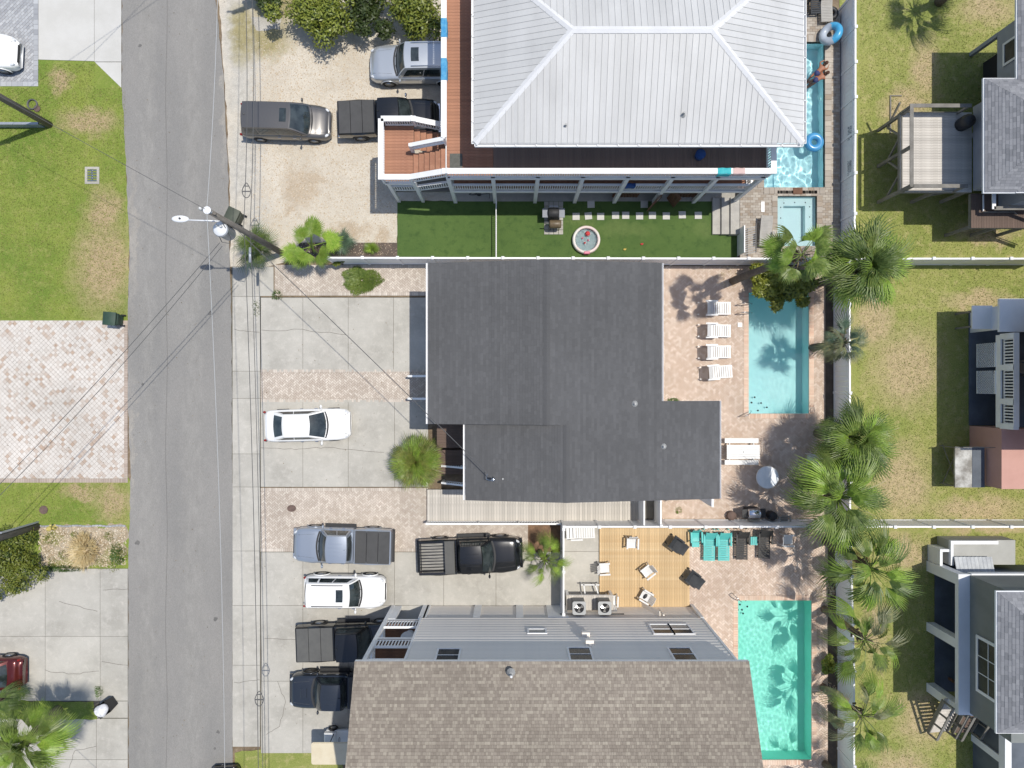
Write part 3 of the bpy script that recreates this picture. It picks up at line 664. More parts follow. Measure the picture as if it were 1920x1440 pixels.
def fence(label, pts, h=1.9, z0=0.0, span=2.0, mat='white_vinyl', lattice=0.0, name='vinyl_fence', first=True, th=.05):
    x = [p[0] for p in pts]; y = [p[1] for p in pts]
    t = thing(name, label, 'fence', ((min(x) + max(x)) / 2, (min(y) + max(y)) / 2, z0), world=True)
    post = MB(); post.box(-.065, -.065, 0, .065, .065, h + .06); pm = post.mesh('post', mat)
    cap = MB(); cap.box(-.085, -.085, h + .06, .085, .085, h + .085); cap.idx([(-.085, -.085, h + .085), (.085, -.085, h + .085), (.085, .085, h + .085), (-.085, .085, h + .085), (0, 0, h + .13)], [(0, 1, 4), (1, 2, 4), (2, 3, 4), (3, 0, 4)])
    cm = cap.mesh('cap', mat); done = []
    for a, b in zip(pts, pts[1:]):
        L = math.hypot(b[0] - a[0], b[1] - a[1]); k = max(1, round(L / span)); ux, uy = (b[0] - a[0]) / L, (b[1] - a[1]) / L
        for i in range(k + 1):
            p = (a[0] + ux * L * i / k, a[1] + uy * L * i / k)
            if any(math.hypot(p[0] - q[0], p[1] - q[1]) < .1 for q in done): continue
            done.append(p); o = link('post', pm, t, loc=(p[0], p[1], z0), rot=(0, 0, math.atan2(uy, ux))); link('cap', cm, o)
        for i in range(k):
            s0, s1 = L * i / k + .07, L * (i + 1) / k - .07; nx, ny = -uy, ux
            pm2 = MB(); q = lambda s_, w_, z_: (a[0] + ux * s_ + nx * w_, a[1] + uy * s_ + ny * w_, z_)
            top = h - .08 - lattice
            nb = max(1, int((s1 - s0) / .28))
            for e in range(nb):
                e0, e1 = s0 + (s1 - s0) * e / nb + .004, s0 + (s1 - s0) * (e + 1) / nb - .004
                pm2.obb(q(e0, -th / 2, z0 + .1), (ux, uy, 0), (nx, ny, 0), (0, 0, 1), e1 - e0, th, top - .1)
            pn = pm2.build('panel', mat, t)
            r_ = MB(); r_.obb(q(s0 - .02, -.045, z0 + top), (ux, uy, 0), (nx, ny, 0), (0, 0, 1), s1 - s0 + .04, .09, .08); r_.obb(q(s0 - .02, -.045, z0 + .04), (ux, uy, 0), (nx, ny, 0), (0, 0, 1), s1 - s0 + .04, .09, .1)
            if lattice:
                r_.obb(q(s0 - .02, -.045, z0 + h - .08), (ux, uy, 0), (nx, ny, 0), (0, 0, 1), s1 - s0 + .04, .09, .08)
                kk = int((s1 - s0) / .09)
                for e in range(kk): r_.obb(q(s0 + (s1 - s0) * (e + .5) / kk - .02, -.02, z0 + top), (ux, uy, 0), (nx, ny, 0), (0, 0, 1), .04, .04, lattice)
            r_.build('rail', mat, t)
    return t
# ================================================================ house with the pale metal hip roof and brown decks
EV, RG = 7.6, 9.2
hT = thing('beach_house', 'tall house with pale ribbed metal hip roof and brown wraparound deck', 'house', (6, 16, 0), world=True)
x0, x1, ys, yn = -1.78, 13.9, 11.5, 20.7; rx0, rx1, ry = 2.75, 9.1, 16.1
m = MB(); m.box(-.9, 12.3, 0.011, 13.0, 20, 2.2); m.build('ground_storey', 'wood_weather', hT)
m = MB(); m.box(-.9, 12.3, 2.2, 13.1, 20, EV - .05); m.build('wall', 'siding_white', hT)
roof = MB(); V = [(x0, ys, EV), (x1, ys, EV), (x1, yn, EV), (x0, yn, EV), (rx0, ry, RG), (rx1, ry, RG)]
dz = -.03
roof.idx([(a, b, c + dz) for a, b, c in V], [(0, 1, 5, 4), (1, 2, 5), (2, 3, 4, 5), (3, 0, 4), (3, 2, 1, 0)])
ro = roof.build('roof', 'roof_cap', hT)
def hip(a, b, c, d=None):
    """panels on the slope with eave a->b and upper points c,(d)"""
    A, B = Vector(a), Vector(b); u = (B - A).normalized(); ups = [Vector(c)] + ([Vector(d)] if d else [])
    w = ups[0] - A; v = (w - u * w.dot(u)).normalized(); poly = [(0, 0), ((B - A).length, 0)] + [((q - A).dot(u), (q - A).dot(v)) for q in ups]
    roof_panels(ro, A, u, v, poly, 'metal_roof', .295)
hip(V[0], V[1], V[5], V[4]); hip(V[1], V[2], V[5]); hip(V[2], V[3], V[4], V[5]); hip(V[3], V[0], V[4])
for a, b in ((V[0], V[4]), (V[1], V[5]), (V[2], V[5]), (V[3], V[4]), (V[4], V[5])):
    a, b = Vector(a), Vector(b); d = (b - a).normalized(); sd = d.cross(Vector((0, 0, 1))).normalized(); m = MB(); e = .16
    up = Vector((0, 0, .075)); lo = Vector((0, 0, .0 if a.z != b.z else .0))
    m.idx([a - sd * e + lo, a + up, a + sd * e + lo, b - sd * e + lo, b + up, b + sd * e + lo], [(0, 1, 4, 3), (1, 2, 5, 4)]); m.build('ridge_cap', 'roof_cap', ro)
for (a, b, nx, ny) in ((V[0], V[1], 0, -1), (V[3], V[0], -1, 0), (V[1], V[2], 1, 0)):
    m = MB(); A, B = Vector(a), Vector(b); nn = Vector((nx, ny, 0)); d = (B - A).normalized()
    m.bar(A + nn * .03 - Vector((0, 0, .08)), B + nn * .03 - Vector((0, 0, .08)), .02, .14); m.bar(A + nn * .15 - Vector((0, 0, .08)), B + nn * .15 - Vector((0, 0, .08)), .025, .14)
    m.bar(A + nn * .09 - Vector((0, 0, .145)), B + nn * .09 - Vector((0, 0, .145)), .11, .012)
    g = m.build('gutter', 'white_paint', hT); m = MB(); L = (B - A).length; k = int(L / .95)
    for i in range(k + 1): p = A + d * (L * i / k); m.bar(p - Vector((0, 0, .02)), p + nn * .16 - Vector((0, 0, .02)), .035, .02)
    stuff(m.build('brackets', 'white_paint', g))
for (px, py, zz) in ((1061, 234, 8.0), (1283, 212, 8.25)):
    q = G(px, py, zz); m = MB(); m.lathe([(.05, zz - .3), (.05, zz + .1), (.0, zz + .1)], (q[0], q[1], 0), 10); m.lathe([(.14, zz - .25), (.06, zz - .12)], (q[0], q[1], 0), 10); m.build('vent_pipe', 'vent_metal', ro)
DZ = 5.0
up_deck = MB(); up_deck.box(-3.35, 10.72, DZ - .3, 13.1, 12.3, DZ - .035); up_deck.box(-3.35, 12.3, DZ - .3, -.9, 20.6, DZ - .035); ud = up_deck.build('upper_deck', 'wood_weather', hT)
boards(ud, -.95, 10.7, 13.1, 12.29, DZ, 'deck_greybrown', .145, 'y'); boards(ud, -3.36, 10.7, -.96, 20.6, DZ, 'deck_brown', .165, 'x')
dm = MB(); dm.box(-3.2, 10.95, DZ + .003, -2.55, 11.85, DZ + .02); tag(dm.build('door_mat', 'mat_grey'), 'dark grey rubber mat at the top of the deck stairs', 'mat')
LZ = 4.0
ld = MB(); ld.box(-6.72, 10.72, LZ - .25, -5.2, 13.62, LZ - .035); lo_ = ld.build('landing', 'wood_weather', hT); boards(lo_, -6.74, 10.7, -5.2, 13.64, LZ, 'deck_brown', .165, 'x')
for k in range(6):
    m = MB(); m.box(-5.19 + k * .305, 10.8, LZ + .14 * (k + 1) - .04, -5.19 + (k + 1) * .305 + .0, 12.15, LZ + .14 * (k + 1) + .02); m.build('step', 'deck_brown', hT)
    m = MB(); m.box(-5.19 + k * .305, 12.45, LZ - .17 * (k + 1) - .04, -5.19 + (k + 1) * .305, 13.55, LZ - .17 * (k + 1)); m.build('step', 'deck_brown', hT)
RW = .28
railing(hT, [(-3.41, 12.35, DZ), (-3.41, 20.6, DZ)], .98, RW, .125, capz=.06)
railing(hT, [(-6.75, 13.66, LZ), (-6.75, 10.66, LZ), (-5.25, 10.66, LZ), (-3.35, 10.66, DZ), (13.1, 10.66, DZ), (13.1, 12.25, DZ)], .98, RW, .125, capz=.06)
railing(hT, [(-6.75, 13.66, LZ), (-5.1, 13.66, LZ), (-3.5, 13.66, LZ - .95)], .98, RW, .125, capz=.06)
m = MB()
for hh, ww in ((.98, .2), (.68, .09), (.38, .09)): m.bar((-5.25, 12.3, LZ + hh), (-3.45, 12.3, DZ - .05 + hh), ww, .07)
m.box(-5.32, 12.22, LZ - .2, -5.16, 12.38, LZ + 1.05); m.build('divider_rail', 'white_paint', hT)
for k in range(8):
    X = -3.3 + 2.32 * k; m = MB(); m.box(X - .1, 10.58, .006, X + .1, 10.78, DZ - .04); m.build('column', 'white_paint', hT)
for (X, Y, zt) in ((-6.6, 10.72, LZ), (-5.2, 10.72, LZ), (-6.6, 13.5, LZ)):
    m = MB(); m.box(X - .09, Y - .09, .0, X + .09, Y + .09, zt - .04); m.build('column', 'white_paint', hT)
m = MB(); m.box(-3.3, 10.6, DZ - .36, 13.1, 10.7, DZ - .04); m.box(-3.42, 10.7, DZ - .36, -3.32, 20.6, DZ - .04); m.box(-6.75, 10.6, LZ - .3, -5.2, 10.7, LZ - .04); m.box(-6.82, 10.7, LZ - .3, -6.74, 13.66, LZ - .04); m.build('fascia', 'white_paint', hT)
ldk = MB(); ldk.box(-3.2, 10.74, 2.15, 12.9, 12.3, 2.36); lo2 = ldk.build('lower_deck', 'wood_weather', hT); boards(lo2, -3.2, 10.72, 12.9, 12.29, 2.4, 'deck_brown', .16, 'y')
railing(hT, [(-3.2, 10.72, 2.4), (12.9, 10.72, 2.4), (12.9, 12.25, 2.4)], .95, .12, .125)
m = MB(); m.box(-3.2, 10.62, 2.1, 12.9, 10.69, 2.38); m.build('fascia', 'white_paint', hT)
ls = MB(); ls.box(-6.6, 10.8, 1.6, -3.4, 12.2, 1.75); ls.build('stair_soffit', 'wood_weather', hT)
railing(hT, [(-6.55, 10.72, 2.2), (-5.1, 10.72, 2.2), (-3.3, 10.72, 3.0)], .95, .12, .125)
# slatted screens and two open gates below the deck
for (a, b) in ((1147, 1196), (1262, 1318)):
    A = G(a, 372)[0]; B = G(b, 372)[0]; s_ = thing('slatted_screen', 'brown slatted screen under the deck ' + ('left of the open gates' if a < 1200 else 'right of the open gates'), 'screen', ((A + B) / 2, 10.95, 0), world=True)
    k = int((B - A) / .16)
    for i in range(k): m = MB(); X = A + (B - A) * i / k; m.box(X, 10.93, .02, X + .12, 10.97, 1.85); m.build('slat', 'wood_brown', s_)
    m = MB(); m.box(A, 10.975, .3, B, 11.02, .42); m.box(A, 10.975, 1.5, B, 11.02, 1.62); m.build('rail', 'wood_brown', s_)
for (hx, ex, ey, lab) in ((1246, 1205, 405, 'open brown plank gate swung left under the deck'), (1246, 1256, 398, 'open brown plank gate swung right towards the turf')):
    a = G(hx - (10 if ex < 1246 else -3), 372); b = G(ex + 6, ey - 8); g = thing('gate', lab, 'gate', (a[0], a[1], 0), world=True); d = Vector((b[0] - a[0], b[1] - a[1], 0)); L = d.length; u = d.normalized(); nn = Vector((-u.y, u.x, 0)); k = int(L / .15)
    for i in range(k): m = MB(); m.obb(Vector((a[0], a[1], .06)) + u * (L * i / k), u, nn, (0, 0, 1), L / k - .012, .03, 1.8); m.build('plank', 'wood_brown', g)
    m = MB(); m.obb(Vector((a[0], a[1], 1.86)), u, nn, (0, 0, 1), L, .06, .05); m.obb(Vector((a[0], a[1], .4)) + nn * .031, u, nn, (0, 0, 1), L, .04, .1); m.build('frame', 'wood_brown', g)
def towel(name, label, p, q, drop, w, mat):
    """cloth folded over a rail: p,q ends on the rail top"""
    p, q = Vector(p), Vector(q); d = (q - p).normalized(); s_ = d.cross(Vector((0, 0, 1))).normalized(); m = MB(); prof = []
    for k in range(13):
        t = k / 12; off = (t - .5) * 2; side = max(-1, min(1, off * 1.8)); z = .012 if abs(off) < .5 else .012 - (abs(off) - .5) * 2 * drop
        prof.append((side * (w / 2 + .02), z))
    L = (q - p).length
    m.grid(lambda a, b: tuple(p + d * (L * a) + s_ * (prof[int(round(b * 12))][0] + .01 * math.sin(a * 9 + b * 7)) + Vector((0, 0, prof[int(round(b * 12))][1]))), 8, 12)
    o = m.build(name, mat, smooth=True); tag(o, label, 'towel'); return o
rz_ = DZ + .98 + .035
towel('towel', 'blue beach towel over the west deck rail nearer the trees', (-3.41, 18.3, rz_), (-3.41, 17.35, rz_), .5, RW, 'towel_blue')
towel('towel', 'blue striped towel over the deck rail beside the silver car', (-3.41, 16.3, rz_), (-3.41, 15.2, rz_), .5, RW, 'towel_blue')
towel('towel', 'teal towel over the front deck rail near the pool end', G(1346, 318, rz_)[:1] + (10.66, rz_), G(1371, 318, rz_)[:1] + (10.66, rz_), .45, RW, 'towel_teal')
towel('towel', 'pale pink towel over the front deck rail beside the teal one', G(1375, 318, rz_)[:1] + (10.66, rz_), G(1397, 318, rz_)[:1] + (10.66, rz_), .3, RW, 'towel_pink')
towel('towel', 'navy towel hanging over the lower deck rail', G(1174, 340, 3.37)[:1] + (10.72, 3.385), G(1192, 340, 3.37)[:1] + (10.72, 3.385), .5, .12, 'towel_navy')

# ================================================================ dark shingled house in the middle
hM = thing('house', 'dark grey shingled L-shaped house with low gable roof in the middle', 'house', (2, 0, 0), world=True)
ze, sl = 6.0, .155; rX, rZ = 1.69, 6.9; rX2, rZ2 = 2.66, 6.75; yN, yS = 6.06, -5.82; yJ = -2.0
xW = -4.19; xE = 7.5; xE2 = 10.52; zE2 = 5.53; xW2 = -2.33; yJE = G(1241, 752, ze)[1]
def walls(parent, rects, mat):
    for (a, b, c, d, z0, z1) in rects: m = MB(); m.box(a, b, z0, c, d, z1); m.build('wall', mat, parent)
walls(hM, [(xW + .25, yJ + .05, xE - .25, yN - .25, .011, 5.85), (xW2 + .3, yS + .25, 10.2, yJ + .05, .011, 5.4)], 'siding_white')
rf = MB(); th = .16
def slab3(mb, pts, th=.16):
    k = len(pts); mb.idx([(a, b, c) for a, b, c in pts] + [(a, b, c - th) for a, b, c in pts], [tuple(range(k)), tuple(range(2 * k - 1, k - 1, -1))] + [(i, i + k, (i + 1) % k + k, (i + 1) % k) for i in range(k)])
slab3(rf, [(xW, yN, ze), (xW, yJ, ze), (rX, yJ, rZ), (rX, yN, rZ)])
slab3(rf, [(rX, yN, rZ), (rX, yJ, rZ), (rX2, yJ, rZ2), (rX2, yS, rZ2), (xE2, yS, zE2), (xE2, yJE, zE2), (xE, yJE, ze), (xE, yN, ze)])
slab3(rf, [(xW2, yJ, rZ2 - (rX2 - xW2) * sl), (xW2, yS, rZ2 - (rX2 - xW2) * sl), (rX2, yS, rZ2), (rX2, yJ, rZ2)])
rfo = rf.build('roof', 'white_paint', hM)
Lw = math.hypot(rX - xW, rZ - ze)
shingles(rfo, (xW, yN, ze + .004), (0, -1, 0), (rX - xW, 0, rZ - ze), [(0, 0), (yN - yJ, 0), (yN - yJ, Lw), (0, Lw)], 'shingle_dark', .14, (.2, .4), mixr=.4)
zw2 = rZ2 - (rX2 - xW2) * sl; Lw2 = math.hypot(rX2 - xW2, rZ2 - zw2)
shingles(rfo, (xW2, yJ, zw2 + .004), (0, -1, 0), (rX2 - xW2, 0, rZ2 - zw2), [(0, 0), (yJ - yS, 0), (yJ - yS, Lw2), (0, Lw2)], 'shingle_dark', .14, (.2, .4), mixr=.4)
k_ = math.hypot(1, sl)                      # east slope, measured up from the eave at xE2
L_ = lambda x: (xE2 - x) * k_
for poly in ([(0, 0), (yJE - yS, 0), (yJE - yS, L_(xE)), (0, L_(xE))], [(0, L_(xE)), (yN - yS, L_(xE)), (yN - yS, L_(rX2)), (0, L_(rX2))], [(yJ - yS, L_(rX2)), (yN - yS, L_(rX2)), (yN - yS, L_(rX)), (yJ - yS, L_(rX))]):
    shingles(rfo, (xE2, yS, zE2 + .004), (0, 1, 0), (-1, 0, sl), poly, 'shingle_dark', .14, (.2, .4), mixr=.4)
for (X, Z, a, b) in ((rX, rZ, yJ, yN), (rX2, rZ2, yS, yJ)):
    n_ = int((b - a) / .3); 
    for i in range(n_):
        m = MB(); s0 = a + (b - a) * i / n_; s1 = a + (b - a) * (i + 1) / n_ + .03; e = .16
        m.idx([(X - e, s0, Z - e * sl + .03), (X, s0, Z + .045), (X + e, s0, Z - e * sl + .03), (X - e, s1, Z - e * sl + .02), (X, s1, Z + .034), (X + e, s1, Z - e * sl + .02), (X - e, s0, Z - e * sl), (X + e, s0, Z - e * sl)], [(0, 1, 4, 3), (1, 2, 5, 4), (6, 7, 2, 1, 0)]); m.cur = random.random()
        m.build('ridge_shingle', 'shingle_dark', rfo)
for (px, py, zz) in ((1190, 757, 6.25), (1244, 837, 6.0), (943, 897, 6.15)):
    q = G(px, py, zz); m = MB(); m.lathe([(.045, zz - .2), (.045, zz + .22), (.0, zz + .22)], (q[0], q[1], 0), 10); m.lathe([(.16, zz - .02), (.07, zz + .1), (.06, zz + .1)], (q[0], q[1], 0), 10); m.build('vent_pipe', 'vent_metal', rfo)
q = G(925, 899, 7.0); MAST = (q[0], q[1], 7.0); m = MB(); m.tube([(q[0], q[1], 5.9), (q[0], q[1], 7.0)], .045, 8); m.ball((q[0], q[1], 7.02), (.09, .09, .07)); m.tube([(q[0] - .3, q[1] + .3, 6.75), (q[0] - .35, q[1] - .05, 6.6), (q[0], q[1] - .12, 6.8)], .02, 5); m.build('service_mast', 'steel', rfo)
for (x_, a, b, z_) in ((xW - .06, yJ, yN, ze), (xE + .06, yJE, yN, ze), (xE2 + .06, yS, yJE, zE2), (xW2 - .06, yS, yJ, zw2)):
    m = MB(); m.box(x_ - .06, a, z_ - .16, x_ - .05, b, z_ - .03); m.box(x_ + .02, a, z_ - .16, x_ + .03, b, z_ - .03); m.box(x_ - .05, a, z_ - .16, x_ + .02, b, z_ - .15); m.build('gutter', 'white_vinyl', hM)
m = MB(); q = G(1345, 950, 3); m.box(10.3, -6.35, .01, 10.4, -5.7, 4.9); m.build('corner_board', 'white_vinyl', hM)
# west entrance: covered porch, dark stair well, white rails
m = MB(); m.box(xW + .02, yS + .55, .011, xW2 - .02, yJ, .05); m.build('porch_floor', 'deck_dark', hM)
for (a, b) in ((yJ - 1.6, yJ - .1), (yS + .7, yJ - 1.75)):
    boards(hM, xW - .05, a, xW2 - .05, b, 1.5 if a > -4 else 1.25, 'deck_dark', .15, 'x')
st = MB()
for k in range(7): st.box(xW + .1 + k * .24, yS + .75, .02 + k * .17, xW + .36 + k * .24, yS + 2.15, .19 + k * .17)
st.build('steps', 'deck_dark', hM)
for (py, pz) in ((879, 2.6), (912, 2.6)):
    q = G(832, py, pz); railing(hM, [(G(830, py, 1.0)[0], q[1], .3), (xW2 + .1, q[1], 1.6)], .98, .1, .13)
for py in (705, 748):
    Y = G(0, py, 1.8)[1]; railing(hM, [(G(766, py, .95)[0], Y, .02), (xW + .3, Y, .9)], .95, .12, .14)
m = MB()
for k in range(5): m.box(xW - .75 + k * .25, G(0, 744, 0)[1], .02, xW - .5 + k * .25, G(0, 708, 0)[1], .18 * (k + 1))
m.build('steps', 'deck_dark', hM)
# grey boardwalk along its south side
bw = thing('boardwalk', 'weathered grey plank ramp along the south side of the dark roofed house', 'boardwalk', (0, -7, 0), world=True)
wb = PR(801, 918, 1207, 977, .3); m = MB(); m.box(wb[0], wb[1], .01, wb[2], wb[3], .26); m.build('joists', 'wood_weather', bw)
boards(bw, wb[0], wb[1], wb[2], wb[3], .3, 'deck_grey', .155, 'y', .012)
railing(bw, [(wb[0] + .05, wb[1] - .02, .3), (-1.9, wb[1] - .02, .3), (.4, wb[1] - .02, .3), (2.75, wb[1] - .02, .3)], .72, .1, .15, bal=.05)
sd = thing('side_gate', 'short white fence with a dark plank gate at the boardwalk end', 'gate', (8.2, -7.2, 0), world=True)
m = MB(); m.box(7.35, -7.9, .01, 7.43, -6.4, 1.9); m.box(8.28, -7.9, .01, 8.36, -6.4, 1.9); m.build('panel', 'white_vinyl', sd); boards(sd, 7.45, -7.85, 8.26, -6.4, .25, 'wood_weather', .14, 'y')
m = MB(); m.box(8.26, -7.98, 0, 8.4, -7.84, 2.05); m.box(8.26, -6.45, 0, 8.4, -6.31, 2.05); m.build('post', 'white_vinyl', sd)

# ================================================================ brown shingled house at the bottom
hB = thing('house', 'grey sided three storey house with mottled brown shingle roof', 'house', (2, -18, 0), world=True)
eY, eZ = -12.57, 9.28; bx0, bx1 = -7.13, 10.75; sB = .466; rYb = -18.6; rZb = eZ + (eY - rYb) * sB
m = MB(); m.box(-4.9, -23.5, .019, 10.47, -13.03, 2.35); m.build('ground_storey', 'siding_grey', hB)
m = MB(); m.box(-5.0, -23.6, 2.35, 10.5, -12.99, 9.1); m.build('wall', 'siding_grey', hB)
zz = 2.37; sd_me = MB(); L = 15.5
sd_me.idx([(0, 0, 0), (L, 0, 0), (L, .075, 0), (0, .075, 0), (0, 0, .375), (L, 0, .375), (L, .004, .375), (0, .004, .375)], [(3, 2, 6, 7), (0, 3, 7, 4), (1, 5, 6, 2), (3, 0, 1, 2)])
sme = sd_me.mesh('siding_board', 'siding_grey')
while zz < 9.0: link('siding_board', sme, hB, loc=(-5.0, -12.99, zz)); zz += .37
zz = .06; sd2 = MB(); sd2.idx([(0, 0, 0), (15.3, 0, 0), (15.3, .03, 0), (0, .03, 0), (0, 0, .205), (15.3, 0, .205), (15.3, .006, .205), (0, .006, .205)], [(3, 2, 6, 7), (0, 3, 7, 4), (1, 5, 6, 2), (3, 0, 1, 2)]); sme2 = sd2.mesh('siding_board', 'siding_grey')
while zz < 2.1: link('siding_board', sme2, hB, loc=(-4.9, -13.03, zz)); zz += .2
for (a, b) in ((897, 1.9), (974, 1.9)):
    X = G(a, 1140)[0]; m = MB(); m.box(X - .2, -13.0, .0, X + .2, -12.93, 2.36); m.build('pilaster', 'white_paint', hB)
m = MB(); m.box(10.42, -13.06, .0, 10.6, -12.88, 2.37); m.box(10.45, -13.02, 2.37, 10.56, -12.9, 9.1); m.box(-5.08, -13.02, 2.37, -4.96, -12.9, 9.1); m.box(-4.95, -13.08, .0, -4.75, -12.94, 2.36); m.build('corner_board', 'white_paint', hB)
m = MB(); q = G(1030, 1150, 1.0); m.box(2.0, -13.0, .02, 3.15, -12.95, 2.1); m.build('door', 'white_paint', hB)
def wz(px, py):           # pixel on the north wall -> X, z
    z = H - 12.95 * F / (py - 720); return (px - 960) * (H - z) / F, z
for (px, py, w, h, rows, pn) in ((1007, 1185, .85, .55, 1, 'window_blind'), (1240, 1181, .95, 1.35, 2, ['window_blind', 'window_glass']), (1277, 1181, .95, 1.35, 2, ['window_blind', 'window_glass']),
                             (840, 1230, 1.0, 1.5, 2, 'window_glass'), (1088, 1228, 1.0, 1.5, 2, 'window_glass'), (1280, 1228, 1.0, 1.5, 2, 'window_glass')):
    X, Z = wz(px, py); window(hB, (X, -12.935, Z), (1, 0, 0), (0, 0, 1), (0, 1, 0), w, h, rows, 1, .09, pane=pn)
rf = MB(); slab3(rf, [(bx0, eY, eZ), (bx0, rYb, rZb), (bx1, rYb, rZb), (bx1, eY, eZ)], .2); slab3(rf, [(bx0, rYb, rZb), (bx0, 2 * rYb - eY, eZ), (bx1, 2 * rYb - eY, eZ), (bx1, rYb, rZb)], .2)
rB = rf.build('roof', 'white_paint', hB); LB = math.hypot(eY - rYb, rZb - eZ)
shingles(rB, (bx1, eY, eZ + .005), (-1, 0, 0), (0, rYb - eY, rZb - eZ), [(0, 0), (bx1 - bx0, 0), (bx1 - bx0, LB), (0, LB)], 'shingle_brown', .135, (.07, .18), th=.024)
q = G(958, 1264, 9.9); m = MB(); m.tube([(q[0], q[1], 9.5), (q[0], q[1], 10.15)], .06, 10); m.lathe([(.2, 9.72), (.09, 9.95)], (q[0], q[1], 0), 10); m.build('vent_pipe', 'vent_metal', rB)
m = MB(); m.tube([(q[0] + .02, q[1] - .0, 10.15), (q[0] + .02, q[1], 10.2)], .055, 10); m.build('vent_cap', 'white_plastic', rB)
# white porches stacked at its street end
for z_ in (2.55, 5.35, 8.1):
    m = MB(); m.box(-7.0, -16.5, z_ - .25, -5.02, -13.0, z_ - .03); pf = m.build('porch_floor', 'white_paint', hB); boards(pf, -7.0, -16.5, -5.02, -13.0, z_, 'wood_brown', .15, 'x')
    if z_ < 8: railing(hB, [(-6.98, -13.02, z_), (-5.05, -13.02, z_)], 1.0, .12, .16, bal=.06, mid=True); railing(hB, [(-6.98, -13.02, z_), (-6.98, -16.5, z_)], 1.0, .12, .16, bal=.06)
for (X, Y) in ((-6.95, -13.05), (-6.95, -16.4)):
    m = MB(); m.box(X - .1, Y - .1, .019, X + .1, Y + .1, 9.1); m.build('column', 'white_paint', hB)
m = MB(); m.box(-6.85, -13.12, .019, -6.45, -12.98, 2.3); m.box(-5.2, -13.1, .019, -4.85, -12.94, 2.3); m.build('pier', 'white_paint', hB)
pt = thing('porch_table', 'round pale table standing on the first floor porch beside the siding', 'table', (-5.6, -13.75, 2.552))
m = MB(); m.lathe([(.0, .7), (.42, .7), (.43, .73), (.42, .75), (.0, .75)], n=20); m.build('tabletop', 'white_plastic', pt); m = MB(); m.lathe([(.25, .0), (.05, .04), (.04, .7)], n=10); m.build('leg', 'white_plastic', pt)
# downspouts, hoses on the wall
m = MB(); X, Z = wz(1100, 1190); m.box(X - .06, -12.9, Z - .6, X + .06, -12.86, Z + 1.8); m.box(X - .28, -12.945, Z + .1, X + .12, -12.7, Z + .4); m.box(X - .2, -12.945, Z + 1.2, X + .2, -12.7, Z + 1.5); m.build('meter_box', 'siding_grey', hB)
m = MB(); a = wz(1218, 1150); m.bar((a[0] - .2, -12.9, .1), (a[0] + .5, -12.85, 1.9), .3, .05); m.tube([(a[0] + .6, -12.8, 1.2), (a[0] + .65, -12.82, 2.2)], .05, 6); m.build('downpipe', 'siding_grey', hB)

# ================================================================ houses behind the back fence
def hip_roof(parent, x0, y0, x1, y1, ze, zr, mat, th=.14, fas='stucco_white'):
    d = min(x1 - x0, y1 - y0) / 2
    if x1 - x0 > y1 - y0: r0, r1 = (x0 + d, (y0 + y1) / 2, zr), (x1 - d, (y0 + y1) / 2, zr); faces = [((x0, y0), (x1, y0), r1, r0), ((x1, y0), (x1, y1), r1, None), ((x1, y1), (x0, y1), r0, r1), ((x0, y1), (x0, y0), r0, None)]
    else: r0, r1 = ((x0 + x1) / 2, y0 + d, zr), ((x0 + x1) / 2, y1 - d, zr); faces = [((x0, y0), (x1, y0), r0, None), ((x1, y0), (x1, y1), r1, r0), ((x1, y1), (x0, y1), r1, None), ((x0, y1), (x0, y0), r0, r1)]
    m = MB(); m.box(x0, y0, ze - th, x1, y1, ze - .005); m.box(x0 - .05, y0 - .05, ze - th, x1 + .05, y1 + .05, ze - .03)
    r_ = m.build('roof', fas, parent)
    for a, b, c, d_ in faces:
        A = Vector((*a, ze)); B = Vector((*b, ze)); u = (B - A).normalized(); ups = [Vector(c)] + ([Vector(d_)] if d_ else []); w = ups[0] - A; v = (w - u * w.dot(u)).normalized()
        shingles(r_, A, u, v, [(0, 0), ((B - A).length, 0)] + [((p - A).dot(u), (p - A).dot(v)) for p in ups], mat, .15, (.2, .36))
    return r_
def posts(parent, lst, mat='wood_weather', w=.16, name='post'):
    for (x, y, z0, z1) in lst: m = MB(); m.box(x - w / 2, y - w / 2, z0, x + w / 2, y + w / 2, z1); m.build(name, mat, parent)
# --- upper right: slate house on pilings with a weathered deck
h1 = thing('house', 'slate grey house on pilings with weathered deck behind the sparkling pool', 'house', (30, 14, 0), world=True)
m = MB(); m.box(26.8, 9.6, 2.35, 38, 19.4, 4.9); m.build('wall', 'siding_slate', h1)
m = MB(); m.box(27.6, 10.2, .0, 37, 18.8, 2.35); m.build('undercroft', 'dark_void', h1)  # solid near-black block, painted shade for the open space under the floor
hip_roof(h1, 26.05, 9.9, 39, 19.9, 4.95, 7.3, 'shingle_grey')
posts(h1, [(26.9, 19.3, 0, 2.36), (26.9, 14.5, 0, 2.36), (26.9, 9.9, 0, 2.36)], 'siding_slate', .22)
window(h1, (26.78, 17.9, 3.6), (0, 1, 0), (0, 0, 1), (-1, 0, 0), 1.0, 1.2, 1, 1, .12, 'siding_white')
hip_roof(h1, 24.38, 9.9, 30.5, 15.75, 4.9, 6.6, 'shingle_grey')
m = MB(); m.box(25.3, 10.6, 2.6, 28, 15.2, 4.8); m.build('porch_wall', 'siding_slate', h1)
q0 = G(1690, 360, 2.45); q1 = G(1712, 197, 3.6)
dx0, dy0, dx1, dy1 = 21.35, 10.55, 25.3, 14.95
m = MB(); m.box(dx0, dy0, 2.25, dx1, dy1, 2.46); d1 = m.build('deck', 'wood_weather', h1); boards(d1, dx0, dy0, dx1, dy1, 2.5, 'deck_grey', .14, 'x')
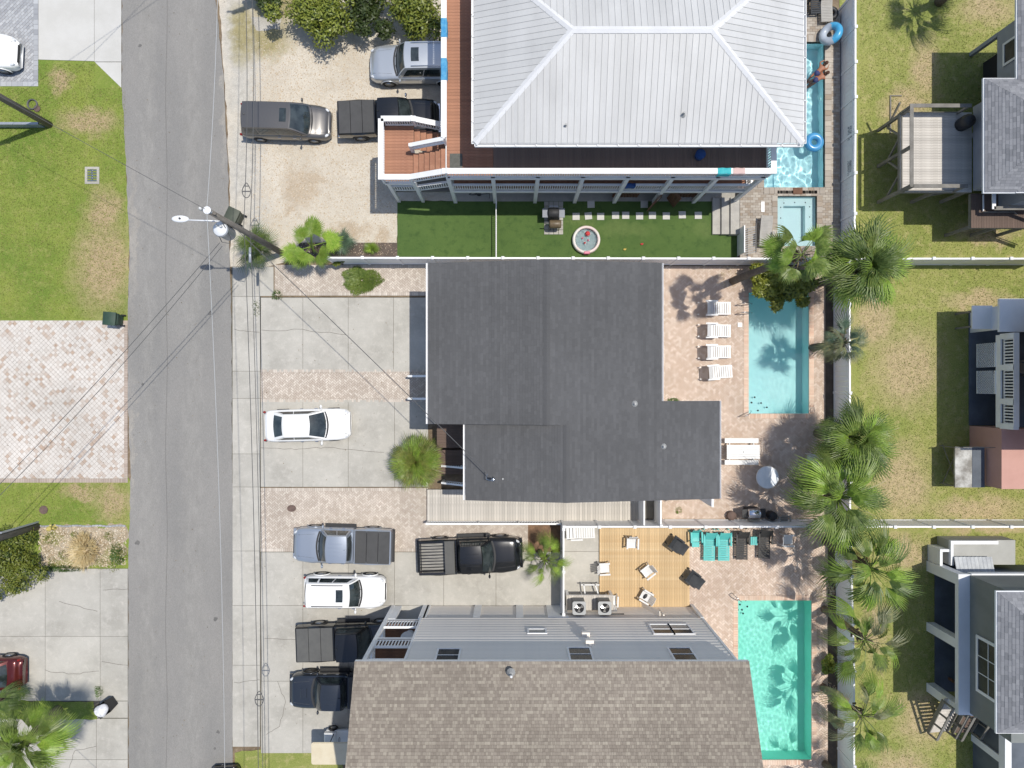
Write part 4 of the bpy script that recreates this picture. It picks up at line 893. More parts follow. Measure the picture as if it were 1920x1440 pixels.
railing(h1, [(dx0 + .04, dy0 + .05, 2.5), (dx0 + .04, dy1 - .05, 2.5), (dx1 - .8, dy1 - .05, 2.5)], 1.05, .2, .0, 'wood_weather')
railing(h1, [(dx0 + .16, dy0 + .05, 2.5), (dx1 - 1.0, dy0 + .05, 2.5)], 1.044, .2, .0, 'wood_weather')
posts(h1, [(dx0 + .1, dy0 + .1, 0, 3.5), (dx0 + .1, (dy0 + dy1) / 2, 0, 3.5), (dx0 + .1, dy1 - .1, 0, 3.5), (23.4, dy0 + .1, 0, 2.4), (25.1, dy0 + .1, 0, 2.4)])
m = MB()
for y_ in (dy0 + .2, (dy0 + dy1) / 2, dy1 - .3):
    m.bar((dx0 + .1, y_, 1.0), (dx0 + .1, y_ + .9, 2.3), .08, .1); m.bar((dx0 + .1, y_, 1.0), (dx0 + .1, y_ - .9, 2.3), .08, .1) if y_ > dy0 + .3 else None
m.bar((23.4, dy0 + .1, 1.2), (24.3, dy0 + .1, 2.3), .08, .1); m.build('brace', 'wood_weather', h1)
m = MB(); m.box(25.3, 8.6, 2.2, 29, 10.5, 2.4); d2 = m.build('landing', 'wood_weather', h1); boards(d2, 25.3, 8.6, 29, 10.5, 2.44, 'deck_dark', .14, 'y')
railing(h1, [(25.9, 10.4, 2.44), (25.9, 9.5, 2.44)], .95, .2, 0, 'white_paint', posts=False); railing(h1, [(25.9, 9.45, 2.44), (27.6, 9.45, 2.44)], .95, .2, 0, 'wood_weather', posts=False); railing(h1, [(27.6, 9.45, 2.44), (30, 8.3, 1.2)], .95, .2, 0, 'wood_weather', posts=False)
posts(h1, [(25.4, 8.7, 0, 2.3), (26.9, 8.7, 0, 2.3), (28.4, 8.7, 0, 2.3)])
# --- middle right: pink and white house
h2 = thing('house', 'pink stucco house with white balustrade porch and lattice skirts', 'house', (30, 0, 0), world=True)
m = MB(); m.box(26.8, -5.75, 0, 38, -2.45, 2.7); m.build('wall', 'stucco_pink', h2)
m = MB(); m.box(31.2, -5.3, 2.7, 38, -2.5, 5.2); m.box(28.5, -2.499, 2.7, 38, 4.2, 5.2); m.build('upper_wall', 'stucco_pink', h2)
m = MB(); m.box(26.45, -3.3, 5.3, 38, 4.8, 5.5); m.box(31, -5.4, 5.29, 38, -3.301, 5.49); m.build('roof', 'stucco_white', h2)
m = MB(); m.box(26.75, -2.42, .0, 38, 4.3, .06); m.build('slab', 'slate_floor', h2)
m = MB(); m.box(27.3, -2.4, 2.35, 38, 4.3, 2.6); m.build('porch_floor', 'slate_floor', h2)
railing(h2, [(26.95, y_, 2.6) for y_ in (-2.3, 1.05 - 2.0, .9, 2.6)], 1.0, .3, .16, 'white_paint', .3, .07)
m = MB(); m.box(26.82, -2.4, 2.2, 26.92, 2.7, 2.58); m.build('fascia', 'white_paint', h2)
for (a, b) in ((-.55, .75), (.95, 2.3)):
    m = MB(); zt, zb = 2.2, .7; m.box(26.78, a, zt - .05, 26.84, b, zt + .02); m.box(26.78, a, zb - .05, 26.84, b, zb)
    k = 9
    for s_ in (-1, 1):
        for i in range(-k, k * 2):
            y_ = a + (b - a) * i / k; p = (26.8 + .01 * s_, y_, zb); q = (26.8 + .01 * s_, y_ + s_ * (zt - zb), zt); t0, t1 = 0, 1
            ya, yb = p[1], q[1]
            lo2_, hi2_ = min(ya, yb), max(ya, yb)
            if hi2_ < a or lo2_ > b: continue
            f = lambda yy: (yy - ya) / (yb - ya)
            tt = sorted((max(0, min(1, f(a))), max(0, min(1, f(b)))))
            if tt[1] - tt[0] < .03: continue
            P = lambda t_: (p[0], ya + (yb - ya) * t_, zb + (zt - zb) * t_)
            m.bar(P(tt[0]), P(tt[1]), .012, .045, (1, 0, 0))
    stuff(m.build('lattice', 'white_paint', h2))
m = MB(); q = PR(1874, 560, 1990, 622, 3.3); m.box(q[0], q[1], 3.15, q[2], q[3], 3.3); m.build('porch_roof', 'stucco_white', h2)
m = MB(); q = PR(1823, 573, 1861, 617, 1.9); m.box(q[0], q[1], 1.82, q[2], q[3], 1.9); m.build('awning', 'stucco_white', h2)
posts(h2, [(26.0, 3.25, 0, 1.82), (26.0, 4.1, 0, 1.82)], 'wood_weather', .1)
m = MB(); q = PR(1816, 575, 1880, 640, 0); m.box(26.8, 3.0, .06, 26.9, 4.3, 3.1); m.build('side_wall', 'stucco_white', h2)
m = MB(); m.bar((26.79, -4.0, 1.0), (30, -4.0, 2.5), .02, .12); m.box(29.6, -5.77, .0, 34, -5.752, 2.6); m.build('render_patch', 'stucco_white', h2)
bc = thing('balcony', 'small flaking white balcony platform on thin crossed struts beside the pink wall', 'balcony', (26, -4.9, 0), world=True)
q = PR(1791, 838, 1846, 914, 1.5); m = MB(); m.box(q[0], q[1], 1.38, q[2], q[3], 1.5); m.build('floor', 'deck_coat', bc)
m = MB(); m.box(q[0] + .95, q[1] + .01, 1.5, q[2] - .003, q[3] - .01, 1.52); m.build('mat', 'slate_floor', bc)  # dark sheet painted in for the shadow on the balcony's house side
m = MB(); m.tube([(25.2, q[1], .03), (25.3, q[3], 1.4)], .025, 5); m.tube([(25.2, q[3], .03), (25.3, q[1], 1.4)], .025, 5); m.tube([(q[0], q[3] + .03, 1.5), (q[0], q[3] + .03, 2.2), (q[2] + 1, q[3] + .03, 2.2)], .02, 5); m.tube([(q[0] + .05, q[1] + .05, .0), (q[0] + .05, q[1] + .05, 1.4)], .03, 5); m.tube([(q[0] + .05, q[3] - .05, .0), (q[0] + .05, q[3] - .05, 1.4)], .03, 5); m.build('strut', 'wood_weather', bc)
# --- lower right: olive house with grey hip roof
h3 = thing('house', 'olive and white stucco house with grey hip roof at the lower right', 'house', (30, -15, 0), world=True)
bz = 2.85
m = MB(); m.box(24.9, -17.9, bz, 38, -10.4, 6.1); m.build('wall', 'stucco_olive', h3)
m = MB(); m.box(26.2, -17.6, .0, 38, -10.6, bz); m.build('undercroft', 'slate_floor', h3)
for (a, b) in ((-10.95, -10.35), (-14.45, -13.95), (-18.0, -17.5)):
    m = MB(); m.box(24.28, a, .0, 24.75, b, bz - .2); m.build('pier', 'stucco_white', h3)
m = MB(); m.box(24.28, -18.0, bz - .2, 24.95, -10.35, bz + .1); m.box(24.95, -10.39, bz - .2, 36, -10.3, bz + .15); m.box(24.95, -18.05, bz - .2, 30, -17.9, bz + .1); m.build('belt', 'stucco_white', h3)
m = MB(); m.box(24.75, -18, .0, 26.2, -10.4, .05); m.build('slab', 'slate_floor', h3)
M('stucco_light', K(200, 200, 194), K(190, 190, 184), s=1, s2=50, fine=.06, rough=.9, dirt=.1)
m = MB(); m.box(24.9, -10.3, .0, 28.7, -8.9, 1.1); m.build('annex', 'stucco_light', h3)
m = MB(); m.box(24.9, -9.1, 1.1, 27.6, -8.9, 1.3); m.box(24.9, -10.3, 1.1, 25.05, -9.101, 1.3); m.build('parapet', 'stucco_white', h3)
m = MB(); m.box(24.35, -9.55, .0, 24.89, -9.4, 1.2); m.box(24.35, -10.34, .0, 24.5, -9.551, 1.19); m.build('low_wall', 'stucco_white', h3)
m = MB(); q = PR(1789, 1044, 1860, 1082, 1.4)
m.grid(lambda a, b: (q[0] + (q[2] - q[0]) * a, q[1] + (q[3] - q[1]) * b, 1.75 - .35 * b + .02 * math.sin(a * 60)), 60, 2, True); m.build('shed_roof', 'corrugated', h3)
wz3 = lambda x: x
window(h3, (24.88, -14.9, 4.5), (0, 1, 0), (0, 0, 1), (-1, 0, 0), 2.7, 1.6, 2, 3, .16, 'stucco_white', 'window_glass')
hip_roof(h3, 24.14, -17.35, 39, -10.35, 6.2, 8.4, 'shingle_grey')
m = MB(); m.box(27.0, -23.5, .0, 38, -18.6, 2.6); m.build('wing_wall', 'slate_floor', h3)
for (a, b) in ((-20.9, -20.5), (-24, -23.6)): m = MB(); m.box(26.9, a, 0, 27.3, b, 2.6); m.build('pier', 'stucco_white', h3)
m = MB(); m.box(26.85, -24, 2.4, 27.2, -18.5, 2.9); m.build('belt', 'stucco_white', h3)
# outside stair with slatted treads
st_ = thing('outdoor_stair', 'brown slatted timber stair descending beside the olive house', 'stair', (25.2, -19.5, 0), world=True)
a = Vector(G(1757, 1372, .15)); b = Vector(G(1787, 1313, 2.0)); dirv = Vector((b.x - a.x, b.y - a.y, 0)).normalized(); nn = Vector((dirv.y, -dirv.x, 0)); n_ = 13
for lane, z_off in ((0, 0.0), (1, .9)):
    A = a + nn * (lane * 1.25) + Vector((0, 0, z_off * .3)); B = b + nn * (lane * 1.25) + Vector((0, 0, z_off * .3))
    for i in range(n_):
        p = A.lerp(B, i / (n_ - 1)); m = MB(); m.obb(p - nn * .5, nn, dirv, (0, 0, 1), 1.0, .14, .04); m.build('tread', 'deck_dark' if lane else 'deck_grey', st_)
    for s_ in (-.55, .55):
        m = MB(); m.bar(A + nn * s_, B + nn * s_, .06, .25); m.build('stringer', 'wood_weather', st_)
        m = MB(); m.bar(A + nn * s_ + Vector((0, 0, .9)), B + nn * s_ + Vector((0, 0, .9)), .14, .05)
        for i in range(4): p = A.lerp(B, i / 3) + nn * s_; m.box(p.x - .04, p.y - .04, p.z, p.x + .04, p.y + .04, p.z + .9)
        m.build('handrail', 'wood_weather', st_)
posts(st_, [(b.x, b.y, 0, 2.0), (b.x + 1, b.y + .4, 0, 2.0)], 'wood_brown', .12)

# ================================================================ fences
fence('white vinyl fence with lattice top along the sparkling pool', [(19.05, 7.2), (19.1, 14), (19.1, 21.8)], 2.1, 0, 1.95, lattice=.22)
fence('white vinyl fence behind the pale cyan pool and its palms', [(18.85, 6.9), (18.88, -7.9)], 1.95, 0, 2.4)
fence('white vinyl fence behind the green pool along the back lawn', [(18.9, -8.1), (19.1, -16), (19.1, -24)], 1.95, 0, 2.4)
fence('white vinyl fence between the artificial turf and the dark roofed house', [(-10.3, 7.05), (13.2, 7.0), (18.7, 7.0)], 1.95, 0, 1.95)
fence('white vinyl fence dividing the back lawns beyond the tall palms', [(19.2, 7.0), (30, 7.0)], 1.95, 0, 2.3)
fence('white vinyl fence between the boardwalk patio and the yellow deck', [(2.9, -7.97), (18.7, -7.97)], 1.95, 0, 2.0)
fence('white vinyl fence across the lower back lawn', [(19.2, -7.97), (30, -7.97)], 1.95, 0, 2.4)
fence('short white vinyl fence beside the heat pumps and yellow deck', [(2.88, -8.1), (2.88, -12.85)], 1.95, 0, 2.35)
# wording printed on the pool fence
for (yc, lab) in ((14.2, 'upper'), (12.25, 'lower')):
    m = MB(); random.seed(3 if lab == 'upper' else 9)
    for row in range(4):
        s_ = -.42 + .12 * hsh(row, 5); e = .42 - .12 * hsh(row, 8); z_ = 1.62 - row * .12
        while s_ < e:
            w = random.uniform(.03, .06); hh = .085
            m.box(19.05, yc - s_, z_, 19.062, yc - s_ - .014, z_ + hh)
            if random.random() < .6: m.box(19.05, yc - s_, z_ + random.choice((0, .035, .07)), 19.0621, yc - s_ - w, z_ + .015 + random.choice((0, .0)))
            if random.random() < .6: m.box(19.05, yc - s_ - w + .012, z_, 19.0619, yc - s_ - w, z_ + hh)
            s_ += w + random.choice((.02, .02, .05))
    o = m.build('fence_lettering', M('navy_print', K(60, 76, 110), s=5, fine=.05, rough=.6)); o.location.x = .015 if lab == 'upper' else .002
    tag(o, 'dark blue lettering, the %s block on the pool fence' % lab, 'lettering')
fb = thing('rail_fence', 'black iron picket fence across the artificial turf', 'fence', (-.9, 9, 0), world=True)
m = MB(); m.box(-.93, 7.1, .98, -.89, 10.6, 1.03); m.box(-.93, 7.1, .1, -.89, 10.6, .15); m.build('rail', 'white_paint', fb)
m = MB(); k = 27
for i in range(k): y_ = 7.2 + 3.3 * i / k; m.box(-.92, y_, .02, -.9, y_ + .025, 1.0)
stuff(m.build('pickets', 'dark_iron', fb))
# timber deck of the lower yard
dk = thing('timber_deck', 'yellow new timber plank deck beside the lower pool patio', 'deck', (7.7, -10.7, 0), world=True)
q = PR(1124, 990, 1293, 1141, .15); m = MB(); m.box(q[0], q[1], 0, q[2], q[3], .12); m.build('joists', 'wood_weather', dk); boards(dk, q[0], q[1], q[2], q[3], .155, 'deck_yellow', .145, 'y', .01)
# ---------------------------------------------------------------- vehicles
def paint(name, c, c2=None, metal=.35, rough=.28, coat=.6): return M(name, c, c2, s=2, s2=200, fine=.04, rough=rough, metal=metal, coat=coat, spec=.5)
paint('paint_white', (.80, .80, .79), None, 0, .3); paint('paint_silver', (.50, .53, .56), None, .55, .3); paint('paint_bluegrey', (.36, .40, .46), None, .5, .3)
paint('paint_grey', (.13, .125, .12), None, .5, .3); paint('paint_black', (.012, .013, .015), None, .2, .2); paint('paint_navy', (.035, .042, .055), None, .4, .25); paint('paint_red', (.10, .013, .011), None, .4, .25)
M('car_glass', (.014, .02, .021), (.045, .058, .06), s=1.6, s2=8, fine=.1, rough=.04, spec=.9)
M('tyre', (.02, .02, .021), s=5, fine=.15, rough=.85); M('rim', (.35, .36, .37), s=5, fine=.05, rough=.3, metal=.9)
M('lamp_clear', (.6, .62, .64), s=5, fine=.05, rough=.1, spec=.8); M('lamp_red', (.25, .012, .012), s=5, fine=.05, rough=.15)
M('tonneau', (.055, .055, .055), (.065, .065, .065), s=2, s2=60, fine=.12, rough=.75); M('tonneau_light', (.085, .085, .082), (.10, .10, .095), s=2, s2=60, fine=.1, rough=.7)
M('bed_metal', (.16, .155, .14), (.28, .27, .25), s=3, s2=30, fine=.2, rough=.5, metal=.4, stretch=(.3, 4, 1)); M('trim', (.03, .03, .031), s=4, fine=.1, rough=.6)
M('panel_gap', (.10, .10, .10), s=4, fine=.05, rough=.8)
def interp(tab, x):
    if x <= tab[0][0]: return tab[0][1]
    for (a, b), (c, d) in zip(tab, tab[1:]):
        if x <= c: t = (x - a) / (c - a); t = t * t * (3 - 2 * t) * .5 + t * .5; return b + (d - b) * t
    return tab[-1][1]
def loft_body(x0, x1, ztab, wtab, W, L, zlow=.22, n=26, arches=()):
    m = MB(); rows = []; prof = ((0, .025, 0), (.45, .02, 0), (.75, .004, 0), (.90, -.035, 0), (.975, -.11, 0), (1.0, -.22, 0), (1.0, None, .55), (.985, None, .25), (.9, None, .0))
    for i in range(n + 1):
        x = x0 + (x1 - x0) * i / n; t = (x + L / 2) / L; zt = interp(ztab, t); w = interp(wtab, t) * W / 2; r_ = []
        for (fy, dz, fb) in prof:
            z = zt + dz if dz is not None else zlow + (zt - .22 - zlow) * fb
            if dz is None and any(abs(x - ax) < .42 for ax in arches): z = max(z, .22 + math.sqrt(max(0, .42 ** 2 - min((x - ax) ** 2 for ax in arches))) * 1.05)
            r_.append((x, w * fy, max(z, zlow)))
        rows.append([(a, -b, c) for a, b, c in r_[:0:-1]] + r_)
    k = len(rows[0]); v = [p for r_ in rows for p in r_]
    f = [(i * k + j, (i + 1) * k + j, (i + 1) * k + j + 1, i * k + j + 1) for i in range(n) for j in range(k - 1)] + [tuple(range(k))[::-1], tuple(range(n * k, n * k + k))]
    m.idx(v, [t[::-1] for t in f]); return m
def car(name, label, px, py, z_ref, heading, kind, col, L, W, Hh, sunroof=False, rails=False, cover=None, opts=()):
    q = G(px, py, z_ref); t = thing(name, label, {'pickup': 'pickup truck', 'sedan': 'car', 'suv': 'car', 'van': 'van'}[kind], (q[0], q[1], .02), R(heading), group='parked vehicles')
    hl = L / 2; X = lambda f: -hl + L * f
    if kind == 'sedan':
        zt = [(0, .62), (.015, .86), (.05, .98), (.16, 1.02), (.6, .98), (.72, .95), (.88, .85), (.96, .74), (1, .52)]
        g = dict(rb=.10, rr=.27, rf=.56, fb=.745, zb=.96, zr=Hh, wb=.88, wr=.66); wins = ((.06, .40), (.42, .92))
    elif kind == 'suv':
        zt = [(0, .7), (.012, 1.0), (.03, 1.08), (.6, 1.08), (.70, 1.08), (.9, 1.0), (.965, .9), (1, .62)]
        g = dict(rb=.025, rr=.075, rf=.60, fb=.715, zb=1.06, zr=Hh, wb=.90, wr=.72); wins = ((.05, .25), (.29, .58), (.60, .93))
    elif kind == 'van':
        zt = [(0, .7), (.012, 1.0), (.03, 1.08), (.6, 1.05), (.75, 1.02), (.88, .9), (.96, .76), (1, .55)]
        g = dict(rb=.02, rr=.07, rf=.60, fb=.80, zb=1.03, zr=Hh, wb=.92, wr=.74); wins = ((.05, .27), (.30, .60), (.62, .94))
    else:
        zt = [(0, .8), (.01, 1.1), (.40, 1.12), (.70, 1.12), (.78, 1.13), (.93, 1.08), (.975, .98), (1, .66)]
        g = dict(rb=.385, rr=.415, rf=.625, fb=.735, zb=1.1, zr=Hh, wb=.92, wr=.74); wins = ((.07, .46), (.49, .92))
    wt = [(0, .78), (.012, .86), (.05, .95), (.14, .985), (.5, 1), (.85, .985), (.94, .93), (.975, .85), (1, .70)]
    fa, ra = X(.80 if kind != 'van' else .81), X(.20 if kind != 'pickup' else .205)
    if kind == 'pickup':
        xb = X(.375); loft_body(xb, hl, zt, wt, W, L, n=22, arches=(fa,)).build('body', col, t, True)
        bx0, bx1, hw = -hl + .02, xb - .02, W / 2 * .965; zt_ = 1.12
        b = MB()
        for s_ in (-1, 1):
            v = []; nn = 14
            for i in range(nn + 1):
                x = bx0 + (bx1 - bx0) * i / nn; bul = .035 * math.exp(-((x - ra) / .5) ** 2)
                zl = .55 if abs(x - ra) > .45 else .4 + math.sqrt(.45 ** 2 - (x - ra) ** 2) * .95
                for (yy, z) in ((hw - .15, zl), (hw - .15, zt_), (hw - .03, zt_ + .01), (hw + .01 + bul, zt_ - .06), (hw + .015 + bul, .85 if zl < .85 else zl), (hw + bul, zl)): v.append((x, s_ * yy, z))
            f = [(i * 6 + j, (i + 1) * 6 + j, (i + 1) * 6 + j + 1, i * 6 + j + 1) for i in range(nn) for j in range(5)] + [tuple(range(6)), tuple(range(nn * 6, nn * 6 + 6))[::-1]]
            b.idx(v, f if s_ < 0 else [u_[::-1] for u_ in f])
        b.box(bx0, -hw + .15, .6, bx1, hw - .15, .66)
        b.box(bx1 - .05, -hw + .14, .6, bx1, hw - .14, zt_)
        b.build('bed', col, t, False)
        tg = MB(); tg.bbox(-hl + .0, -hw + .06, .62, -hl + .09, hw - .06, zt_ + .005, .02); tg.build('tailgate', col, t)
        bp = MB(); bp.bbox(-hl - .12, -hw + .05, .45, -hl + .06, hw - .05, .66, .03); bp.build('bumper', 'chrome' if 'chrome' in opts else 'trim', t)
        if cover:
            n_ = 3; cl = (bx1 - bx0 - .1) / n_
            for i in range(n_):
                c_ = MB(); c_.bbox(bx0 + .06 + cl * i, -hw + .05, zt_ + .011, bx0 + .06 + cl * (i + 1) - (.018 if n_ > 1 else 0), hw - .05, zt_ + .05, .012); c_.build('bed_cover', cover, t)
        else:
            fl = MB()
            for i in range(9): y_ = -hw + .2 + (2 * hw - .4) * i / 9; fl.box(bx0 + .1, y_, .66, bx1 - .08, y_ + .12, .675)
            stuff(fl.build('bed_liner', 'bed_metal', t))
            tb = MB(); tb.bbox(bx1 - .68, -hw + .04, .75, bx1 - .1, hw - .04, zt_ + .06, .03); tb.build('toolbox', 'tonneau_light', t)
    else:
        loft_body(-hl, hl, zt, wt, W, L, n=34, arches=(fa, ra)).build('body', col, t, True)
    # cabin shell
    wb, wr = g['wb'] * W / 2, g['wr'] * W / 2; zb, zr = g['zb'], g['zr']; rb, rr_, rf_, fb = (X(g[k_]) for k_ in ('rb', 'rr', 'rf', 'fb'))
    cF = lambda y: -.16 * (y ** 2); cT = lambda y: -.07 * (y ** 2); cR = lambda y: .10 * (y ** 2)
    topz = lambda y: zr - .05 * y * y
    def front(a, b, h=0.0):      # a 0 base..1 roof, b 0..1 across
        y = b * 2 - 1; bx = fb + cF(y); tx = rf_ + cT(y); bu = .05 * math.sin(a * math.pi)
        return (bx + (tx - bx) * a + h * .6 + bu * .6, y * (wb + (wr - wb) * a), zb + (topz(y) - zb) * a + h + bu * .5)
    def back(a, b, h=0.0):
        y = b * 2 - 1; bx = rb + cR(y); tx = rr_ + cR(y) * .4; bu = .03 * math.sin(a * math.pi)
        return (bx + (tx - bx) * a - h * .8 - bu * .6, y * (wb + (wr - wb) * a), zb + (topz(y) - zb) * a + h * .6 + bu * .3)
    def top(a, b, h=0.0):
        y = b * 2 - 1; x0_ = rr_ + cR(y) * .4; x1_ = rf_ + cT(y)
        return (x0_ + (x1_ - x0_) * a, y * wr, topz(y) + .035 * math.sin(a * math.pi) + h)
    def side(s_, a, b, h=0.0):
        y = s_; p = back(b, (s_ + 1) / 2); q_ = front(b, (s_ + 1) / 2); bu = .03 * math.sin(b * math.pi)
        return (p[0] + (q_[0] - p[0]) * a, s_ * (wb + (wr - wb) * b + bu + h), zb + (topz(1) - zb) * b + .035 * math.sin(a * math.pi) * b + h * .4)
    c = MB(); c.grid(lambda a, b: front(a, b), 6, 10); c.grid(lambda a, b: back(a, b), 6, 10, True); c.grid(lambda a, b: top(a, b), 10, 10)
    c.grid(lambda a, b: side(-1, a, b), 10, 5); c.grid(lambda a, b: side(1, a, b), 10, 5, True); c.build('cabin', col, t, True)
    m_ = .07
    gl = MB(); gl.grid(lambda a, b: front(.04 + .90 * a, .05 + .90 * b, .012), 6, 10); gl.build('windshield', 'car_glass', t, True)
    gl = MB(); gl.grid(lambda a, b: back(.18 + .70 * a, .09 + .82 * b, .012), 5, 8, True); gl.build('rear_window', 'car_glass', t, True)
    for s_ in (-1, 1):
        for (a0, a1) in wins:
            gl = MB(); gl.grid(lambda a, b: side(s_, a0 + (a1 - a0) * a, .14 + .68 * b, .008), 6, 4, s_ > 0); gl.build('side_window', 'car_glass', t, True)
    if sunroof:
        gl = MB(); gl.grid(lambda a, b: top(.70 + .16 * a if kind != 'van' else .80 + .14 * a, .24 + .52 * b, .008), 3, 6); gl.build('sunroof', 'car_glass', t, True)
    if rails:
        for s_ in (-1, 1):
            r_ = MB(); r_.tube([(top(a / 8, (s_ * .88 + 1) / 2, .05)) for a in range(1, 8)], .022, 6); r_.build('roof_rail', 'trim' if col != 'paint_silver' else 'chrome', t)
    if kind == 'pickup' or 'ribs' in opts:
        for b_ in (.28, .43, .57, .72):
            r_ = MB(); r_.grid(lambda a, b: top(.22 + .66 * a, b_ - .012 + .024 * b, .012 * math.sin(b * math.pi) + .004), 8, 2); r_.build('roof_rib', col, t, True)
    # cowl, hood crease, lamps, mirrors, handles, grille
    cw = MB(); cw.grid(lambda a, b: ((fb + cF(b * 2 - 1)) + .02 + .10 * a, (b * 2 - 1) * wb * .92, interp(zt, (fb + .06 + hl) / L) + .036 - .05 * (b * 2 - 1) ** 2 * .4), 1, 8, True); cw.build('cowl', 'trim', t)
    zh = lambda x: interp(zt, (x + hl) / L)
    for s_ in (-1, 1):
        hc = MB(); pts = [(fb + .2 + (hl * .93 - fb - .2) * i / 6, s_ * W * (.34 - .05 * i / 6), 0) for i in range(7)]; hc.tube([(p[0], p[1], zh(p[0]) + .003) for p in pts], .011, 4); hc.build('panel_gap', 'panel_gap', t)
        hd = MB(); hd.ball((hl - .24, s_ * W * .37, zh(hl - .24) - .09), (.20, .10, .075), 10, 6, s_ * -.35); hd.build('headlight', 'lamp_clear', t, True)
        tl = MB(); tl.ball((-hl + .07, s_ * W * .435, .88 if kind != 'sedan' else .84), (.08, .07, .14), 8, 6); tl.build('taillight', 'lamp_red', t, True)
        mx = fb - .28 if kind != 'van' else fb - .5
        mr = MB(); mr.ball((mx, s_ * (W / 2 + .12), zb + .10), (.07, .12, .09), 8, 6); mr.bar((mx, s_ * (W / 2 - .1), zb + .02), (mx, s_ * (W / 2 + .08), zb + .07), .05, .04); mr.build('mirror', col if 'chrome' not in opts else 'chrome', t, True)
        for hx in ((.43, .60) if kind != 'pickup' else (.47, .60)):
            hd = MB(); hd.bar((X(hx), s_ * (W / 2 + .012), zb - .13), (X(hx) + .18, s_ * (W / 2 + .012), zb - .13), .03, .03); hd.build('door_handle', 'chrome' if col != 'paint_black' else 'trim', t)
    if kind == 'sedan':
        for xx in (X(.075),): pg = MB(); pg.tube([(xx, y_, zh(xx) + .02 - .03 * abs(y_)) for y_ in (-.62, -.3, 0, .3, .62)], .009, 4); pg.build('panel_gap', 'panel_gap', t)
    for s_ in (-1, 1):
        wp = MB(); wp.tube([front(.03, .5 + s_ * .12, .022), front(.10, .5 + s_ * .42 if s_ > 0 else .12, .022)], .010, 4); wp.build('wiper', 'trim', t)
    an = MB(); an.ball(top(.06, .5, .035), (.08, .03, .035), 8, 5); an.build('antenna_fin', col, t, True)
    gr = MB(); gr.bbox(hl - .10, -W * .26, .5, hl + .012, W * .26, zh(hl - .09) - .10, .02); gr.build('grille', 'trim', t)
    if kind == 'pickup':
        fbm = MB(); fbm.bbox(hl - .1, -W * .42, .38, hl + .09, W * .42, .58, .03); fbm.build('bumper', 'chrome' if 'chrome' in opts else col, t)
    for wx in (fa, ra):
        for s_ in (-1, 1):
            y_ = s_ * (W / 2 - .10); rd = .36 if kind in ('sedan', 'van') else .40
            w_ = MB(); w_.lathe([(rd * .62, -.11), (rd * .93, -.115), (rd, -.08), (rd, .08), (rd * .93, .115), (rd * .62, .11)], (wx, y_, rd), 20, 'y', True); wo = w_.build('wheel', 'tyre', t, True)
            r_ = MB(); r_.lathe([(0, s_ * .085), (rd * .2, s_ * .10), (rd * .5, s_ * .07), (rd * .63, s_ * .112)], (wx, y_, rd), 20, 'y'); r_.build('rim', 'rim' if 'blackrim' not in opts else 'trim', wo, True)
            if kind in ('pickup', 'suv'):
                ar = MB(); ar.tube([(wx + .47 * math.cos(a), s_ * (W / 2 + .0), .36 + .47 * math.sin(a)) for a in [math.pi * k_ / 10 for k_ in range(11)]], .035, 5); ar.build('wheel_arch', 'trim' if col in ('paint_black', 'paint_grey') else col, t, True)
    ub = MB(); ub.box(-hl + .2, -W / 2 + .14, .2, hl - .2, W / 2 - .14, .5); ub.build('underbody', 'trim', t)
    if kind in ('pickup',):
        for s_ in (-1, 1): sb = MB(); sb.bar((X(.38), s_ * (W / 2 + .05), .36), (X(.70), s_ * (W / 2 + .05), .36), .16, .05); sb.build('side_step', 'trim', t)
    if 'scoop' in opts:
        sc_ = MB(); sc_.bbox(X(.80), -.28, zh(X(.82)) - .02, X(.87), .28, zh(X(.84)) + .06, .03); sc_.build('hood_scoop', col, t)
    return t
car('minivan', 'dark grey minivan with sunroof on the gravel nearest the street', 534, 226, .9, -1.5, 'van', 'paint_grey', 5.1, 1.98, 1.74, True)
car('pickup_truck', 'black pickup with folding bed cover parked half under the deck stairs', 728, 219, 1.0, 2.0, 'pickup', 'paint_black', 5.75, 2.02, 1.9, False, cover='tonneau', opts=('chrome',))
car('suv', 'silver full-size utility vehicle nosing out from under the brown deck', 779, 116, 1.0, 180.5, 'suv', 'paint_silver', 5.3, 2.06, 1.9, True, True)
car('sedan', 'white sedan parked alone on the central driveway', 575, 797, .8, 1.5, 'sedan', 'paint_white', 4.9, 1.86, 1.45)
car('pickup_truck', 'silver blue pickup with dark folding bed cover facing the street', 641, 1024, 1.0, 178.5, 'pickup', 'paint_bluegrey', 5.65, 2.02, 1.92, False, cover='tonneau')
car('pickup_truck', 'black pickup with open bed and toolbox beside the palm and fence', 881, 1043, 1.0, 2.0, 'pickup', 'paint_black', 5.85, 2.04, 1.92)
car('suv', 'white compact utility vehicle with sunroof between two pickups', 645, 1110, .9, -.5, 'suv', 'paint_white', 4.65, 1.86, 1.68, True, True)
car('pickup_truck', 'black pickup with flat grey bed cover half under the brown roof', 652, 1205, 1.0, 2.0, 'pickup', 'paint_black', 5.9, 2.06, 1.92, False, cover='tonneau_light')
car('pickup_truck', 'dark slate pickup with hood scoop reversed under the brown roof', 630, 1297, 1.0, 180.0, 'pickup', 'paint_navy', 5.4, 1.95, 1.85, cover='tonneau', opts=('scoop', 'blackrim'))
car('suv', 'white car nose on the grey paver driveway at the left edge', -50, 93, .9, -3, 'suv', 'paint_white', 4.8, 1.95, 1.7)
car('suv', 'dark red car tail on the cracked concrete at the left edge', -40, 1265, .9, 180, 'sedan', 'paint_red', 4.7, 1.9, 1.45)
car('sedan', 'dark car roof just entering at the bottom beside the road', 420, 1520, .8, 92, 'sedan', 'paint_black', 4.7, 1.85, 1.45)
